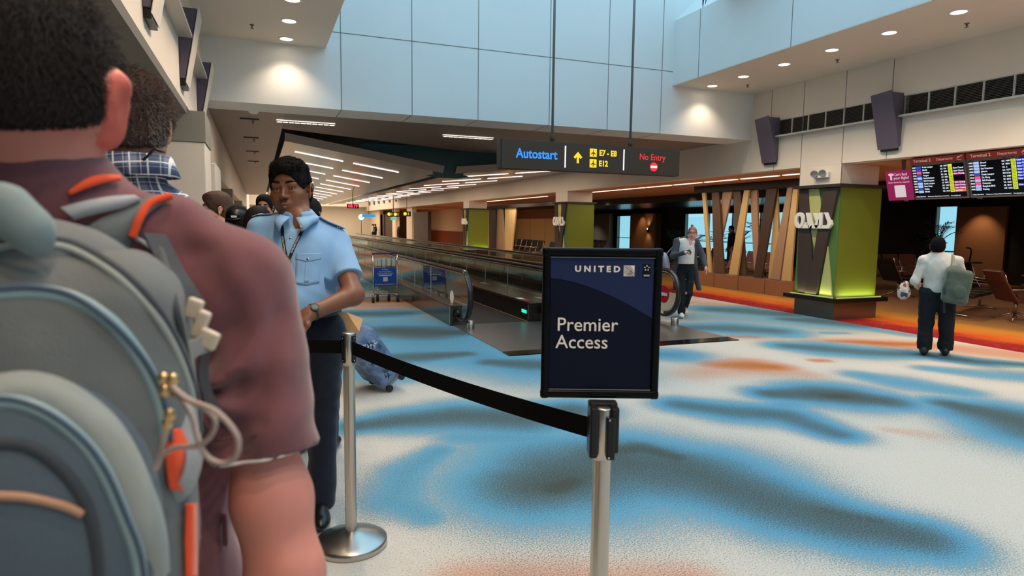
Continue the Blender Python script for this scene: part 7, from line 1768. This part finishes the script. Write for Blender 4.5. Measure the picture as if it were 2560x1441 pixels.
for i, (a, b, lb) in enumerate(((1020, 1034, 'grey pillar beside the nearest dark door'), (984, 992, 'pale pillar between the dark doors'), (925, 952, 'pale lit wall bay near the far end'))):
    y0, y1 = px_wall(9.6, a, b); tag(G().box(9.5, 9.8, y0, y1, 0, LZ).obj('wall_pier', cw), lb, 'pillar')
# clock, round sign, gate signs
def hang(name, label, px, py, y, w_, h_, m, cat='sign'):
    c = ony(px, py, y); t = thing(name, label, cat, tuple(c))
    if name in ('gate_sign', 'green_sign', 'blue_sign'): G().tube([(0, 0, h_/2), (0, 0, (3.22 if py < 540 else 3.22)-c[2])], .012, 6).obj('hanger', dsteel, t)
    G().box(-w_/2, w_/2, -.04, .04, -h_/2, h_/2).obj('sign_box', m, t); return t, c
t, c = hang('digital_clock', 'small red digital clock reading 08:19 hanging in the concourse', 882, 516, 27, .46, .17, mat('clock_black', c8(20, 8, 8), .4), 'clock')
text('08:19', .17, emis('led_red', (1, .03, .06), 3), t, Matrix.Translation((0, -.045, 0)), 'clock_digits', bold=.004); G().tube([(0, 0, .08), (0, 0, .80)], .012, 8).obj('hanger', black, t)
t, c = hang('round_sign', 'round white sign on a thin post beside the far walkway end', 903, 543, 45.2, .02, .02, black)
G().cyl((0, -.05, 0), .20, .05, 28, 'y').obj('disc', emis('sign_disc_glow', (.9, 1, .9), 1.1), t); text('12', .2, mat('teal_print', c8(30, 110, 100), .5), t, Matrix.Translation((0, -.06, 0)), 'number'); G().tube([(0, 0, -.2), (0, 0, -c[2]+.01)], .02, 8).obj('post', dsteel, t); G().cyl((0, 0, -c[2]), .3, .35, 20, r2=.05).obj('base', black, t)
t, c = hang('blue_sign', 'small bright blue hanging sign near the far walkway end', 922, 540, 38, .75, .16, emis('blue_sign_glow', (.03, .35, .8), 1.0))
yg = emis('gate_sign_yellow', (1, .75, .02), 1.2); sgd = mat('gate_sign_dark', c8(60, 56, 50), .5)
for px, py, lb, n in ((983, 536, 'pair of yellow gate symbols on a dark hanging sign, the left one', 2), (1017, 535, 'single yellow gate symbol on a dark hanging sign, the right one', 1)):
    t, c = hang('gate_sign', lb, px, py, 33, .68 if n == 2 else .42, .26, sgd)
    for k in range(n): G().cyl((-.22+.32*k if n == 2 else -.10, -.06, 0), .085, .02, 20, 'y').obj('gate_symbol', yg, t); G().box(-.10+.32*k if n == 2 else .05, -.06+.32*k if n == 2 else .10, -.06, -.04, -.07, .07).obj('gate_number', letw, t)
t, c = hang('green_sign', 'small pale green exit-style sign under the yellow gate signs', 984, 547, 33.4, .30, .14, emis('green_sign_glow', (.15, .65, .5), .9))
# wedge lights of the far light well on the right wall
for k in range(6):
    y = 45.5+2.3*k; g = G(); g.prism([(-.002, 0), (-.06, 0), (-.34, 1.2), (-.002, 1.2)], -.17, .17); o = g.obj('wedge_light', MATS['purple_grey_paint']); o.location = (WX, y, 3.1); tag(o, 'tiny dark wedge light far away on the right wall, one of a row', 'uplight', 'tiny far wedge lights')
# black chair-like kiosk and wreath
t = thing('wall_wreath', 'dark oval wreath on the pale wall between the far doors', 'wreath', (9.45, float(onx(997, 583, 9.45)[1]), float(onx(997, 583, 9.45)[2])))
G().tube([(-.02, .22*math.cos(a), .42*math.sin(a)) for a in np.linspace(0, 2*PI, 25)[:-1]], .07, 8, closed=True).obj('ring', black, t)
for i, (px, lb) in enumerate(((936, 'tiny dark figure far away by the lit wall bay, left one'), (945, 'tiny dark figure far away by the lit wall bay, right one'))):
    q_ = onx(px, 590, 9.2); q_[1] = min(q_[1], 55); sil(9.2-.4*i, q_[1], 1.0, lb, MATS['black_top'] if i == 0 else MATS['white_tee'], 1.5)

spot((18.6, 35.6, 2.4), 60, (1, .88, .72), 110, .8, r=.08)  # spot added to brighten the light grey panel
